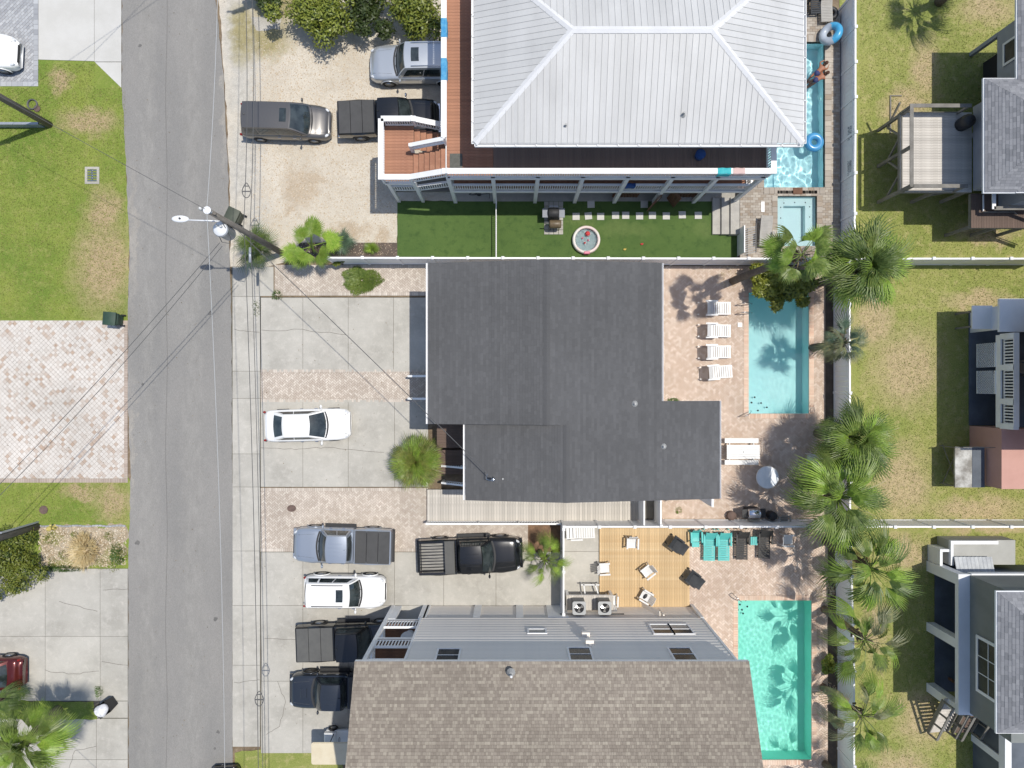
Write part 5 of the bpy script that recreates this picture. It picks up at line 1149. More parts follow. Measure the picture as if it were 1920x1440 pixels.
# golf cart with a cream canopy
q = G(655, 1400, 1.2); gc = thing('golf_cart', 'golf cart with long cream canopy roof beside the brown house', 'golf cart', (q[0], q[1], .018), R(180))
M('cream', K(240, 228, 200), K(232, 218, 188), s=1.5, s2=30, fine=.05, rough=.5); M('seat_tan', K(120, 108, 90), K(108, 98, 82), s=3, s2=40, fine=.08, rough=.6)
m = MB(); n_ = 12; hl, hw = 1.95, .62
out = []
for (cx, cy, a0) in ((hl - .12, hw - .12, 0), (-hl + .12, hw - .12, 90), (-hl + .12, -hw + .12, 180), (hl - .12, -hw + .12, 270)): out += [(cx + .12 * math.cos(R(a0 + 22.5 * k)), cy + .12 * math.sin(R(a0 + 22.5 * k))) for k in range(5)]
m.prism(out, 1.86, 1.92, True); m.prism([(a * .96, b * .93) for a, b in out], 1.92, 1.945); m.build('canopy', 'cream', gc)
m = MB(); m.bbox(-1.6, -.58, .3, 1.5, .58, .5, .03); m.bbox(.9, -.56, .5, 1.55, .56, .85, .08); m.build('body', 'paint_white', gc)
for x in (-.15, -1.0): m = MB(); m.bbox(x - .25, -.55, .5, x + .25, .55, .72, .05); m.build('seat', 'seat_tan', gc); m = MB(); m.bbox(x - .33, -.55, .72, x - .23, .55, 1.12, .03); m.build('backrest', 'seat_tan', gc)
for (x, y) in ((1.0, .52), (1.0, -.52), (-1.5, .52), (-1.5, -.52)): m = MB(); m.tube([(x, y, .5), (x * .95, y, 1.87)], .025, 6); m.build('canopy_post', 'trim', gc)
m = MB(); m.lathe([(.17, -.015), (.19, 0), (.17, .015)], (.62, -.25, 1.0), 16, 'x', True); m.build('steering_wheel', 'trim', gc)
for x in (-1.15, 1.15):
    for s_ in (-1, 1):
        m = MB(); m.lathe([(.14, -.1), (.25, -.1), (.27, -.06), (.27, .06), (.25, .1), (.14, .1)], (x, s_ * .56, .27), 16, 'y', True); wo = m.build('wheel', 'tyre', gc, True); m = MB(); m.lathe([(0, s_ * .08), (.14, s_ * .1)], (x, s_ * .56, .27), 14, 'y'); m.build('rim', 'rim', wo)
# ---------------------------------------------------------------- palms, shrubs
def leafmat(name, a, b, c, rnd=.28, trans=.3):
    a, b, c = (tuple(x * 1.16 for x in t) for t in (a, b, c))
    return M(name, a, b, c, s=2.5, s2=14, fine=.25, rough=.42, rnd=rnd, trans=trans, spec=.5)
leafmat('frond_bright', K(150, 178, 70), K(128, 162, 58), K(172, 190, 96)); leafmat('frond_green', K(130, 150, 70), K(104, 128, 56), K(158, 168, 92)); leafmat('frond_deep', K(104, 126, 64), K(84, 108, 52), K(134, 146, 82))
leafmat('frond_grey', K(136, 140, 104), K(110, 120, 84), K(166, 156, 110)); leafmat('frond_blue', K(110, 134, 110), K(94, 120, 94), K(130, 150, 124)); leafmat('frond_straw', K(206, 182, 130), K(186, 160, 110), K(220, 200, 152))
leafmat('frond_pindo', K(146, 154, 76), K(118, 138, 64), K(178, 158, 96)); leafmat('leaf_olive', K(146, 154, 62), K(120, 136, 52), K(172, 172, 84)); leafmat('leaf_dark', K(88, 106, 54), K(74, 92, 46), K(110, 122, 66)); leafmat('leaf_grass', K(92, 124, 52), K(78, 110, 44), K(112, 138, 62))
M('palm_trunk', K(140, 128, 112), K(112, 100, 88), s=4, s2=30, fine=.25, rough=.95, bump=.5, bs=20, stretch=(1, 1, 3)); M('palm_boot', K(124, 112, 92), K(96, 86, 70), s=3, s2=20, fine=.25, rough=.95, rnd=.2); M('bark', K(120, 104, 88), K(96, 84, 72), s=4, s2=30, fine=.2, rough=.95)
leafmat('straw_pale', K(240, 220, 168, .8), K(226, 200, 146, .8), K(246, 232, 190, .8)); M('flower_stalk', K(206, 196, 170), s=4, fine=.1, rough=.9)
def fan_mesh(name, mat, pet, rad, n, spread, droop, wid, fold=.25, split=.45, rng=1):
    """costapalmate frond along +x: petiole then a fan of folded leaflets with drooping tips"""
    random.seed(rng); m = MB(); m.tube([(0, 0, 0), (pet * .5, 0, .06 * pet), (pet, 0, .02 * pet)], [.028, .02, .014], 4)
    for i in range(n):
        t = (i + .5) / n * 2 - 1; a = t * R(spread) / 2; ln = rad * (1 - .28 * abs(t) ** 1.7) * random.uniform(.9, 1.06); hubx = pet + rad * .10 * (1 - abs(t)); pts = []
        dx, dy = math.cos(a), math.sin(a); z0 = .02 * pet
        for k, f in enumerate((.0, .35, .7, 1.0)):
            dz = -droop * ln * (f ** 2.4) * random.uniform(.8, 1.2) - fold * .12 * abs(t) * ln * f
            w = wid * ln * (.18 + 1.0 * f / split if f < split else 1.18 * (1 - f) / (1 - split) + .06) * .5
            sag = 1 - .25 * droop * f * f
            c = Vector((hubx + dx * ln * f * sag, dy * ln * f * sag, z0 + dz)); s_ = Vector((-dy, dx, 0)) * w
            pts.append((c - s_ + Vector((0, 0, w * .5)), c, c + s_ + Vector((0, 0, w * .5))))
        v = [p for r_ in pts for p in r_]; m.idx(v, [(k * 3 + j, (k + 1) * 3 + j, (k + 1) * 3 + j + 1, k * 3 + j + 1) for k in range(3) for j in range(2)])
    return m.mesh(name, mat)
def palm(name, label, px, py, z, mats, n, pet, rad, leaflets=26, spread=230, droop=.35, wid=.16, elev=(75, -35), trunk=.16, base=None, seed=1, skirt=0, split=.45, scale=(.8, 1.1), cat='palm tree', group=None, stalks=0, jit=1.0):
    random.seed(seed); q = G(px, py, z); bx, by = base if base else (q[0], q[1]); t = thing(name, label, cat, (bx, by, 0), group=group)
    cx, cy = q[0] - bx, q[1] - by
    if z > .5:
        pts = []; rr_ = []; K_ = 9
        for i in range(K_ + 1): f = i / K_; e = f ** 1.5; pts.append((cx * e, cy * e, -.05 + (z + .05) * f)); rr_.append(trunk * (1.35 - .45 * f if f < .3 else 1.2 - .2 * f))
        m = MB(); m.tube(pts, rr_, 10); m.build('trunk', 'palm_trunk', t, True)
        bt = MB(); bt.obb((-.05, -.02, 0), (1, 0, 0), (0, 1, 0), (0, 0, 1), .1, .04, .3); bme = bt.mesh('leaf_base', 'palm_boot')
        for i in range(int(14 * min(1, z / 2.5))): a = i * 2.4; zz = z - .1 - .09 * i; link('leaf_base', bme, t, loc=(cx + trunk * .9 * math.cos(a), cy + trunk * .9 * math.sin(a), zz), rot=(0, .5, a))
    meshes = [fan_mesh('frond', mt, pet * s_, rad, leaflets, spread, droop, wid, rng=seed * 7 + i, split=split) for i, (mt, s_) in enumerate((m_, s2_) for m_ in mats for s2_ in (1.0, .8))]
    for i in range(n):
        f = (i + .5) / n; a = i * 2.39996 + random.uniform(-.5, .5) * jit; e = elev[0] + (elev[1] - elev[0]) * f ** .85 + random.uniform(-14, 14) * jit; s_ = random.uniform(*scale) * random.choice((1, 1, 1, .8, 1.08)) * (.72 + .28 * min(1, f * 2.2))
        o = link('frond', meshes[random.randrange(len(meshes))], t, loc=(cx, cy, z), rot=Euler((random.uniform(-.8, .8) * jit, -R(e), a), 'XYZ'), scale=s_)
    if skirt:
        sk = fan_mesh('dead_frond', 'frond_straw', pet * .8, rad * .7, 14, 150, .5, wid, rng=seed + 50)
        for i in range(skirt): link('dead_frond', sk, t, loc=(cx, cy, z - .25), rot=Euler((random.uniform(-.4, .4), R(random.uniform(35, 65)), i * 2.4), 'XYZ'), scale=random.uniform(.7, 1))
    for i in range(stalks):
        a = random.uniform(0, 6.28); m = MB(); L = random.uniform(1.2, 1.7) * (pet + rad) * .7; m.tube([(cx + L * f * math.cos(a), cy + L * f * math.sin(a), z + .5 * math.sin(f * 2.6) - .25 * f) for f in (0, .25, .5, .75, 1)], [.018, .015, .012, .01, .006], 4); m.build('flower_stalk', 'flower_stalk', t)
    return t
palm('fan_palm', 'bright green young fan palm with broad leaves beside the street fence', 583, 462, 1.7, ['frond_bright'], 9, .85, .9, 30, 220, .15, .11, (65, -8), .13, seed=3, scale=(.9, 1.15))
palm('sabal_palm', 'spiky dark green low palm under the street light pole', 478, 462, 1.2, ['frond_green', 'frond_deep'], 42, .5, 1.05, 13, 90, .5, .035, (82, -20), .15, seed=4, base=G(484, 468)[:2])
palm('yucca', 'grey green spiky plant right of the bright fan palm', 645, 452, .35, ['frond_blue'], 16, .15, .75, 12, 120, .3, .09, (80, 5), .1, seed=5, cat='plant')
palm('yucca', 'small yellow green spiky plant near the end of the gravel', 697, 467, .25, ['frond_bright'], 14, .12, .42, 10, 120, .2, .10, (80, 5), .08, seed=6, cat='plant')
palm('pindo_palm', 'round dense yellow green palm ball in front of the dark roofed house', 780, 866, 1.35, ['frond_pindo', 'frond_bright', 'frond_pindo'], 280, .5, 1.2, 9, 60, .4, .036, (88, -26), .22, seed=7, stalks=9, skirt=20, scale=(.9, 1.03), jit=.4)
palm('sabal_palm', 'narrow leaved palm between the black pickup and the short fence', 1022, 1050, 2.2, ['frond_green', 'frond_bright'], 22, .75, 1.0, 14, 85, .55, .035, (70, -30), .12, seed=8, base=G(1012, 1034)[:2])
palm('fan_palm', 'tallest fan palm leaning over the hot tub with bright leaves', 1503, 478, 8.9, ['frond_bright', 'frond_green'], 14, 1.25, 1.05, 30, 210, .35, .10, (62, -35), .17, scale=(0.7, 0.98), seed=9, base=G(1374, 527)[:2], skirt=5)
palm('sabal_palm', 'large dense dark palm at the fence corner beside the tallest one', 1622, 500, 6.0, ['frond_green', 'frond_deep', 'frond_bright'], 76, .8, 1.5, 15, 95, .6, .046, (84, -40), .2, scale=(0.95, 1.25), seed=10, base=G(1538, 530)[:2], skirt=9, stalks=2)
palm('sabal_palm', 'greyish half dry palm beside the middle of the pale cyan pool', 1582, 642, 4.0, ['frond_grey', 'frond_blue'], 26, .75, 1.05, 14, 110, .5, .055, (75, -40), .17, seed=11, base=G(1523, 652)[:2], skirt=12)
palm('sabal_palm', 'dense green palm behind the picnic table, uppermost of the lower cluster', 1602, 822, 4.4, ['frond_green', 'frond_deep', 'frond_bright'], 76, .8, 1.4, 15, 95, .6, .046, (84, -38), .2, scale=(0.95, 1.2), seed=12, base=G(1533, 812)[:2], stalks=4, skirt=9)
palm('sabal_palm', 'widest green palm over the fence corner near the grill', 1570, 932, 5.2, ['frond_green', 'frond_deep', 'frond_bright'], 64, 1.1, 1.45, 14, 85, .6, .046, (80, -28), .2, scale=(1.0, 1.3), seed=13, base=G(1502, 902)[:2], stalks=3, skirt=9)
palm('sabal_palm', 'green palm with drooping leaf fans over the lower lawn fence', 1632, 1066, 5.4, ['frond_green', 'frond_bright', 'frond_deep'], 30, 1.05, 1.4, 16, 85, .8, .048, (68, -32), .17, scale=(1.0, 1.25), seed=14, base=G(1548, 1014)[:2], skirt=9)
palm('sabal_palm', 'sparse long stemmed palm beside the top of the green pool', 1622, 1200, 4.6, ['frond_green', 'frond_bright', 'frond_grey'], 22, 1.0, 1.3, 16, 85, .8, .048, (60, -25), .17, scale=(0.95, 1.2), seed=15, base=G(1545, 1142)[:2], skirt=3)
palm('sabal_palm', 'sparse long stemmed palm beside the bottom of the green pool', 1616, 1342, 4.0, ['frond_green', 'frond_bright', 'frond_grey'], 22, 1.0, 1.25, 16, 85, .8, .048, (60, -25), .17, scale=(0.95, 1.2), seed=16, base=G(1543, 1288)[:2], skirt=3)
palm('sabal_palm', 'palm at the bottom edge behind the brown roofed house pool', 1610, 1492, 4.0, ['frond_green'], 14, 1.0, 1.2, 16, 90, .7, .04, (65, -25), .17, seed=17, base=G(1547, 1432)[:2])
palm('fan_palm', 'large feathery palm at the bottom left beside the cracked driveway', 48, 1392, 4.6, ['frond_green', 'frond_bright', 'frond_green'], 44, .8, 1.6, 20, 85, .5, .045, (82, -30), .2, seed=18, base=G(110, 1330)[:2])
palm('fan_palm', 'second palm crown just entering at the bottom left corner', -22, 1325, 1.8, ['frond_deep', 'frond_green'], 22, .8, 1.3, 18, 80, .5, .035, (70, -30), .18, seed=19)
palm('sabal_palm', 'palm at the top edge casting its shadow over the upper lawn', 1871, -95, 5.0, ['frond_green', 'frond_bright'], 26, 1.1, 1.4, 16, 95, .5, .045, (75, -30), .2, seed=20)
leafmat('leaf_hedge', K(168, 172, 70), K(140, 152, 58), K(190, 188, 96))
def shrub(name, label, px, py, z, rad, mat, n, leaf, seed=1, clumps=14, cat='shrub', flat=.75, lobes=None):
    random.seed(seed); q = G(px, py, z * .6); t = thing(name, label, cat, (q[0], q[1], 0)); rx, ry = rad
    cl = [(random.gauss(0, .42) * rx, random.gauss(0, .42) * ry, z * random.uniform(.45, .8), random.uniform(.3, .5) * min(rx, ry)) for _ in range(clumps)]
    m = MB(); m.tube([(0, 0, -.02), (.03, .02, z * .5)], [.10, .05], 7)
    for (x, y, zz, r_) in cl[:9]: m.tube([(0, 0, z * .2), (x * .5, y * .5, zz * .6), (x, y, zz)], [.05, .03, .012], 5)
    m.build('trunk', 'bark', t)
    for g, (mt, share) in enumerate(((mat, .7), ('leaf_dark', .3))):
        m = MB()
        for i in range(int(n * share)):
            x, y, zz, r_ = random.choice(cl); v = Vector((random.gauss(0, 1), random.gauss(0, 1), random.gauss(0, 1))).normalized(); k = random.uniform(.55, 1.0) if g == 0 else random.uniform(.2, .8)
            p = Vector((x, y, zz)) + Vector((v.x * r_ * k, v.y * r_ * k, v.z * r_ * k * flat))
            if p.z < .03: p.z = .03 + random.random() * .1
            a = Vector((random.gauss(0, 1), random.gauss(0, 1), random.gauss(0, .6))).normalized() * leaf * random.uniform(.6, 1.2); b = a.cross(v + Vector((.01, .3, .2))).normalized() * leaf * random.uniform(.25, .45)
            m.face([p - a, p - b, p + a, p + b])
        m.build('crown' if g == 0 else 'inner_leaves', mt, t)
    return t
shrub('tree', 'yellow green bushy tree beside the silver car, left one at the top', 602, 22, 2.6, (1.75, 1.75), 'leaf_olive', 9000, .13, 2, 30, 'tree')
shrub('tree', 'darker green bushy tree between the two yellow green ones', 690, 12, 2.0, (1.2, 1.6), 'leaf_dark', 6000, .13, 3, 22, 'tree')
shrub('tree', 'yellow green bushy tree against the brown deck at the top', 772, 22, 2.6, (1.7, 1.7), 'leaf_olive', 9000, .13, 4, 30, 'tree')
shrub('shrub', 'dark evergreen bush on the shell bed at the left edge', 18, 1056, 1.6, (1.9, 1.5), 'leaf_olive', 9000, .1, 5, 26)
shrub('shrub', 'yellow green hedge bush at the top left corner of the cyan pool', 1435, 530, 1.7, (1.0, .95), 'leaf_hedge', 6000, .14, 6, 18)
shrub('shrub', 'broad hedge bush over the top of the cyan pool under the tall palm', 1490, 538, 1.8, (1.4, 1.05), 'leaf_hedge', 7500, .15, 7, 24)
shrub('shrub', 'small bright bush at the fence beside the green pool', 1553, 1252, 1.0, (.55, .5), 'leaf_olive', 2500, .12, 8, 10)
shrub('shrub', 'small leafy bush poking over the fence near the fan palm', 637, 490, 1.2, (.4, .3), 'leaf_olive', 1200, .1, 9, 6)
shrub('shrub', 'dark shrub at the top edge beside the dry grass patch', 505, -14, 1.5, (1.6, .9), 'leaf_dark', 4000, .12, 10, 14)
def tuft(name, label, px, py, rad, h, mat, n, seed, cat='grass clump', wid=.012, lean=.7, oval=1.0):
    random.seed(seed); q = G(px, py); m = MB()
    for i in range(n):
        a = random.uniform(0, 6.28); r_ = math.sqrt(random.random()) * rad * (1 + .16 * math.sin(3 * a + seed) + .1 * math.sin(7 * a + 2 * seed)) * random.uniform(.85, 1.08); x, y = r_ * math.cos(a), r_ * math.sin(a) * oval; hh = h * random.uniform(.6, 1.1) * (1.1 - .5 * r_ / rad); d = a + random.gauss(0, .7); ln = lean * hh * random.uniform(.3, 1)
        s_ = Vector((-math.sin(d), math.cos(d), 0)) * wid; b = Vector((x, y, 0)); mid = b + Vector((math.cos(d) * ln * .4, math.sin(d) * ln * .4, hh * .7)); tp = b + Vector((math.cos(d) * ln, math.sin(d) * ln, hh * .95))
        m.face([b - s_, b + s_, mid + s_ * .8, mid - s_ * .8]); m.face([mid - s_ * .8, mid + s_ * .8, tp])
    o = m.build(name, mat); o.location = (q[0], q[1], 0.0); tag(o, label, cat); return o
tuft('grass_clump', 'round green grass patch on the pavers beside the fence', 678, 526, 1.08, .22, 'frond_green', 4200, 1, lean=1.2, oval=.68, wid=.02)
tuft('straw_grass', 'pale dry straw grass clump on the shell bed', 163, 1030, .5, .75, 'straw_pale', 700, 2, lean=1.6, wid=.02, oval=1.5)
tuft('weeds', 'weeds growing at the corner of the pavers by the walkway', 520, 553, .3, .15, 'leaf_grass', 220, 3, lean=1.2, cat='weeds')
tuft('weeds', 'weeds along the dark roof corner on the pool patio', 1262, 750, .35, .12, 'leaf_grass', 220, 4, lean=1.2, oval=.25, cat='weeds')
tuft('weeds', 'yellowish weed tuft in the patio joints below the dark roof', 1272, 957, .2, .12, 'frond_bright', 90, 5, lean=1.2, cat='weeds')
tuft('weeds', 'weeds in the concrete joint beside the telephone cable shadow', 482, 578, .25, .12, 'leaf_grass', 160, 6, oval=2.2, lean=1.0, cat='weeds')
tuft('weeds', 'weeds along the driveway joint near the trash can', 186, 1296, .25, .15, 'leaf_grass', 200, 7, oval=1.6, lean=1.0, cat='weeds')
tuft('weeds', 'green fringe of weeds beside the shell bed and street', 222, 1040, .5, .15, 'leaf_grass', 700, 8, oval=1.3, lean=1.2, cat='weeds')
tuft('weeds', 'low green weeds at the foot of the shell bed', 120, 1066, 1.2, .14, 'leaf_grass', 900, 9, oval=.14, lean=1.2, cat='weeds')
# short grass blades over the lawns
def grass(label, regions, n, seed, mat='grass_blade', h=(.03, .07)):
    random.seed(seed); m = MB(); tot = sum(area([G(*p)[:2] for p in r_]) for r_ in regions)
    for r_ in regions:
        pts = [G(*p)[:2] for p in r_]; x0_, x1_ = min(p[0] for p in pts), max(p[0] for p in pts); y0_, y1_ = min(p[1] for p in pts), max(p[1] for p in pts)
        for i in range(int(n * area(pts) / tot)):
            x, y = random.uniform(x0_, x1_), random.uniform(y0_, y1_); a = random.uniform(0, 6.28); w = random.uniform(.012, .03); hh = random.uniform(*h); d = random.uniform(0, 6.28); m.cur = random.random() ** 1.6
            m.face([(x - w * math.cos(a), y - w * math.sin(a), -.006), (x + w * math.cos(a), y + w * math.sin(a), -.006), (x + .05 * math.cos(d), y + .05 * math.sin(d), hh)])
    return tag(m.build('grass', mat), label, 'grass', kind='stuff')
grass('short green blades of the front lawns by the street', [[(0, 165), (70, 165), (70, 598), (0, 598)], [(70, 120), (178, 120), (178, 598), (70, 598)], [(178, 165), (228, 165), (236, 590), (178, 590)], [(0, 906), (238, 906), (238, 980), (0, 980)]], 26000, 3)
grass('short dry green blades of the back lawns', [[(1612, 0), (1920, 0), (1920, 478), (1612, 478)], [(1606, 502), (1920, 502), (1920, 975), (1606, 975)], [(1606, 1000), (1920, 1000), (1920, 1440), (1606, 1440)]], 52000, 4)

for i, (px, py, r_, lab) in enumerate(((1548, 1112, .55, 'white stones around the palm foot at the top of the green pool'), (1550, 1300, .6, 'white stones around the palm foot beside the green pool'), (1366, 520, .6, 'white stones around the foot of the tallest palm'))):
    random.seed(40 + i); q = G(px, py); m = MB()
    for k in range(150):
        a = random.uniform(0, 6.28); d = r_ * math.sqrt(random.uniform(.15, 1)); c = (q[0] + d * math.cos(a), q[1] + d * math.sin(a) * 1.1); s_ = random.uniform(.03, .07); m.cur = random.random()
        m.idx([(c[0] + s_ * math.cos(t + k), c[1] + s_ * math.sin(t + k), .0) for t in (0, 1.57, 3.14, 4.71)] + [(c[0], c[1], .02 + s_ * .7)], [(0, 1, 4), (1, 2, 4), (2, 3, 4), (3, 0, 4)])
    tag(m.build('stones', 'pebble'), lab, 'stones', kind='stuff')
random.seed(77); m = MB()                                     # leaf litter and grit on the paving
for k in range(900):
    px, py = random.choice(((random.uniform(1245, 1555), random.uniform(500, 975)), (random.uniform(1290, 1550), random.uniform(990, 1120)), (random.uniform(490, 800), random.uniform(560, 1400)), (random.uniform(245, 432), random.uniform(0, 1440)), (random.uniform(0, 235), random.uniform(605, 895))))
    if 1398 < px < 1522 and 540 < py < 780: continue
    q = G(px, py); a = random.uniform(0, 6.28); s_ = random.uniform(.015, .045); m.cur = random.random()
    m.face([(q[0] + s_ * math.cos(a + t) * w, q[1] + s_ * math.sin(a + t) * w, .03 + .006 * t) for t, w in ((0, 1), (1.4, .4), (3.14, 1), (4.6, .4))])
tag(m.build('leaf_litter', M('litter', K(120, 96, 66), K(150, 130, 90), K(90, 84, 60), s=0, fine=0, rough=.9, attr=True)), 'scattered dry leaf bits on paving and road', 'litter', kind='stuff')

for i, (px, py, r_) in enumerate(((95, 1010, .35), (120, 1040, .3), (205, 1005, .3), (140, 1003, .2), (215, 1058, .45), (100, 1055, .3), (190, 1056, .4))):
    tuft('weeds', 'scrubby green weeds on the shell bed, %s from the bush' % ['first', 'third', 'sixth', 'fourth', 'seventh', 'second', 'fifth'][i], px, py, r_, .12, 'frond_pindo', 110, 60 + i, lean=1.4, cat='weeds')
# ---------------------------------------------------------------- street: poles, wires, bins, covers
M('pole_wood', K(142, 136, 128), K(118, 112, 104), s=3, s2=20, fine=.2, rough=.95, stretch=(3, 3, .4)); M('galv', K(190, 196, 204), K(180, 186, 194), s=3, s2=30, fine=.05, rough=.4, metal=.3); M('lamp_white', (.72, .73, .74), s=3, fine=.03, rough=.4)
M('porcelain', (.7, .7, .68), s=5, fine=.05, rough=.2); M('cable_dark', (.10, .10, .10), s=5, fine=.1, rough=.6); M('cable_alu', (.55, .55, .54), s=5, fine=.1, rough=.45, metal=.4)
M('bin_green', K(62, 88, 72), K(54, 78, 64), s=2, s2=40, fine=.1, rough=.55); M('bin_olive', K(92, 98, 84), K(84, 90, 76), s=2, s2=40, fine=.1, rough=.55)
PX, PY = -13.44, 7.66
pole = thing('utility_pole', 'leaning-looking wooden street light pole with white transformer by the road', 'utility pole', (PX, PY, 0))
m = MB(); m.tube([(0, 0, -.05), (0, 0, 5), (0, 0, 10.1)], [.17, .15, .12], 12); m.build('shaft', 'pole_wood', pole, True)
tp = G(421, 434, 7.6); tx, ty = tp[0] - PX, tp[1] - PY
m = MB(); m.lathe([(0, 7.0), (.31, 7.0), (.33, 7.05), (.33, 8.0), (.35, 8.02), (.35, 8.1), (.28, 8.18), (0, 8.22)], (tx, ty, 0), 24); tr_ = m.build('transformer', 'galv', pole, True)
m = MB(); m.lathe([(.34, 8.0), (.36, 8.06), (.30, 8.19), (0, 8.235)], (tx, ty, 0), 24); m.build('transformer_lid', 'lamp_white', tr_, True)
m = MB(); m.bar((tx * .3, ty * .3, 7.3), (0, 0, 7.3), .1, .08); m.bar((tx * .3, ty * .3, 7.8), (0, 0, 7.8), .1, .08); m.build('bracket', 'dark_iron', tr_)
for (a, b) in ((.12, .08), (-.1, .14)): m = MB(); m.lathe([(.05, 8.18), (.07, 8.26), (.04, 8.3), (.07, 8.34), (.03, 8.42), (0, 8.43)], (tx + a, ty + b, 0), 10); m.build('bushing', 'porcelain', tr_, True)
m = MB(); m.tube([(tx - .3, ty - .2, 7.5), (tx - .25, ty - .45, 7.3), (tx + .1, ty - .5, 7.2), (tx + .3, ty - .3, 7.6), (0, 0, 8.8)], .02, 5); m.build('lead', 'cable_dark', tr_)
lp = G(350, 413, 8.2); lx, ly = lp[0] - PX, lp[1] - PY
arm = MB(); arm.tube([(0, 0, 7.9), (lx * .4, ly * .4, 8.15), (lx, ly, 8.25)], .035, 8); ao = arm.build('lamp_arm', 'lamp_white', pole, True)
d = math.atan2(ly, lx); hd = MB(); hd.ball((lx - .28, ly + .05, 8.25), (.42, .17, .09), 14, 8, d); hd.build('lamp_head', 'lamp_white', pole, True)
hd = MB(); hd.lathe([(.045, 8.33), (.045, 8.40), (0, 8.42)], (lx - .25, ly + .05, 0), 10); hd.build('photocell', 'dark_iron', pole)
m = MB(); m.bar((-.35, .1, 9.8), (.25, -.1, 9.8), .09, .1); m.build('crossarm', 'pole_wood', pole)
for (a, b) in ((-.33, .1), (-.05, .12), (.05, -.02)): m = MB(); m.lathe([(.05, 9.85), (.09, 9.95), (.05, 10.0), (.09, 10.08), (.04, 10.18), (0, 10.2)], (a, b, 0), 10); m.build('insulator', 'porcelain', pole, True)
m = MB(); m.lathe([(.12, 10.08), (.17, 10.12), (.17, 10.18), (0, 10.22)], (0, 0, 0), 14); m.build('pole_cap', 'lamp_white', pole)
def wire(name, label, p, q, sag, r_=.012, mat='cable_dark', n=24, cat='cable'):
    m = MB(); p, q = Vector(p), Vector(q); m.tube([p.lerp(q, i / n) - Vector((0, 0, sag * 4 * (i / n) * (1 - i / n))) for i in range(n + 1)], r_, 4); o = m.build(name, mat); return tag(o, label, cat)
TOP = (PX, PY, 10.2)
def ppole(label, px, py, base_only=False):
    q = G(px, py); t = thing('utility_pole', label, 'utility pole', (q[0], q[1], 0)); m = MB(); m.tube([(0, 0, -.05), (0, 0, 5), (0, 0, 10.2)], [.2, .17, .13], 12); m.build('shaft', 'pole_wood', t, True)
    m = MB(); m.bar((-.5, 0, 9.8), (.5, 0, 9.8), .1, .1); m.build('crossarm', 'pole_wood', t); return q
qL = ppole('grey wooden pole rising out of frame at the upper left lawn', 93, 234)
qB = ppole('grey wooden pole rising out of frame above the shell bed', 70, 987)
qN = ppole('wooden pole just beyond the top edge casting a thin shadow', 531, -12)
m = MB(); m.tube([(0, 0, 0), (0, 0, 3)], .06, 8); o = m.build('conduit', 'galv'); o.location = (qB[0] + .05, qB[1] + .26, 0); tag(o, 'pale conduit running up the pole above the shell bed', 'conduit')
wire('power_line', 'bare pale wire running along the road north of the street light pole', TOP, (qN[0], qN[1] + 12, 10.0), 1.1, .013, 'cable_alu')
wire('power_line', 'bare pale wire running along the road south of the street light pole', TOP, (PX + .4, -34, 9.4), .9, .013, 'cable_alu', 40)
wire('power_line', 'thin dark wire from the street light pole towards the upper left pole', TOP, (qL[0], qL[1], 10.0), .15, .011)
wire('power_line', 'thin wire from the upper left pole up across the road', (qL[0], qL[1], 9.6), (qN[0], qN[1] + 6, 10), .5, .011)
wire('power_line', 'thin wire crossing the top left driveway', (qL[0] - 4, qL[1] - .5, 9.3), (qL[0] + 10, qL[1] + 9, 9.6), .3, .011)
T2 = G(412, 455, 7.5)
wire('service_cable', 'upper strand of the twin cables crossing the road to the lower left', T2, (qB[0], qB[1] + .2, 7.6), .55, .016)
wire('service_cable', 'lower strand of the twin cables crossing the road to the lower left', (T2[0] + .1, T2[1] - .15, 7.45), (qB[0] + .2, qB[1] + .0, 7.4), .75, .015)
wire('service_drop', 'twisted cable from the street light pole to the dark roof mast', (PX + .1, PY - .1, 7.6), MAST, .45, .018)
wire('guy_wire', 'thin wire crossing the lower left driveway to the street', (-34, -10.5, 8), (-16.5, -27, 8), .3, .011)
wire('telephone_cable', 'left strand of the low cables over the shoulder, north of the pole', (PX - .15, PY, 5.6), (qN[0] - .15, qN[1], 5.7), .5, .018)
wire('telephone_cable', 'right strand of the low cables over the shoulder, north of the pole', (PX + .1, PY, 5.4), (qN[0] + .1, qN[1], 5.5), .5, .018)
wire('telephone_cable', 'left strand of the low cables over the shoulder, south of the pole', (PX - .1, PY, 5.6), (PX + .6, -34, 5.4), .6, .018, n=40)
wire('telephone_cable', 'right strand of the low cables over the shoulder, south of the pole', (PX + .1, PY, 5.3), (PX + .75, -34, 5.2), .55, .016, n=40)
for (px, py, lab, z_) in ((462, 357, 'cable storage loop hanging north of the street light pole', 5.2), (486, 1310, 'cable storage loop hanging over the lower driveway', 5.0)):
    q = G(px, py, z_); m = MB(); pts = [(.22 * math.sin(a) * (1 if a < 3.14 else 1), .38 * math.cos(a) - (.0), 0) for a in [k * 2 * math.pi / 20 for k in range(21)]]; m.tube([(x * (1 - .5 * max(0, y) / .38), y, 0) for x, y, z in pts], .022, 5, False); m.bar((-.2, -.05, 0), (.2, -.05, 0), .05, .04); m.bar((-.1, .22, 0), (.1, .22, 0), .04, .04); o = m.build('cable_loop', 'cable_dark'); o.location = (q[0], q[1], z_); tag(o, lab, 'cable')
q = G(469, 478, 4.9); m = MB(); m.lathe([(0, -.4), (.07, -.38), (.08, 0), (.07, .38), (0, .4)], n=10, axis='y'); o = m.build('splice_case', 'galv', smooth=True); o.location = q; tag(o, 'pale splice enclosure on the cables over the spiky palm', 'enclosure')
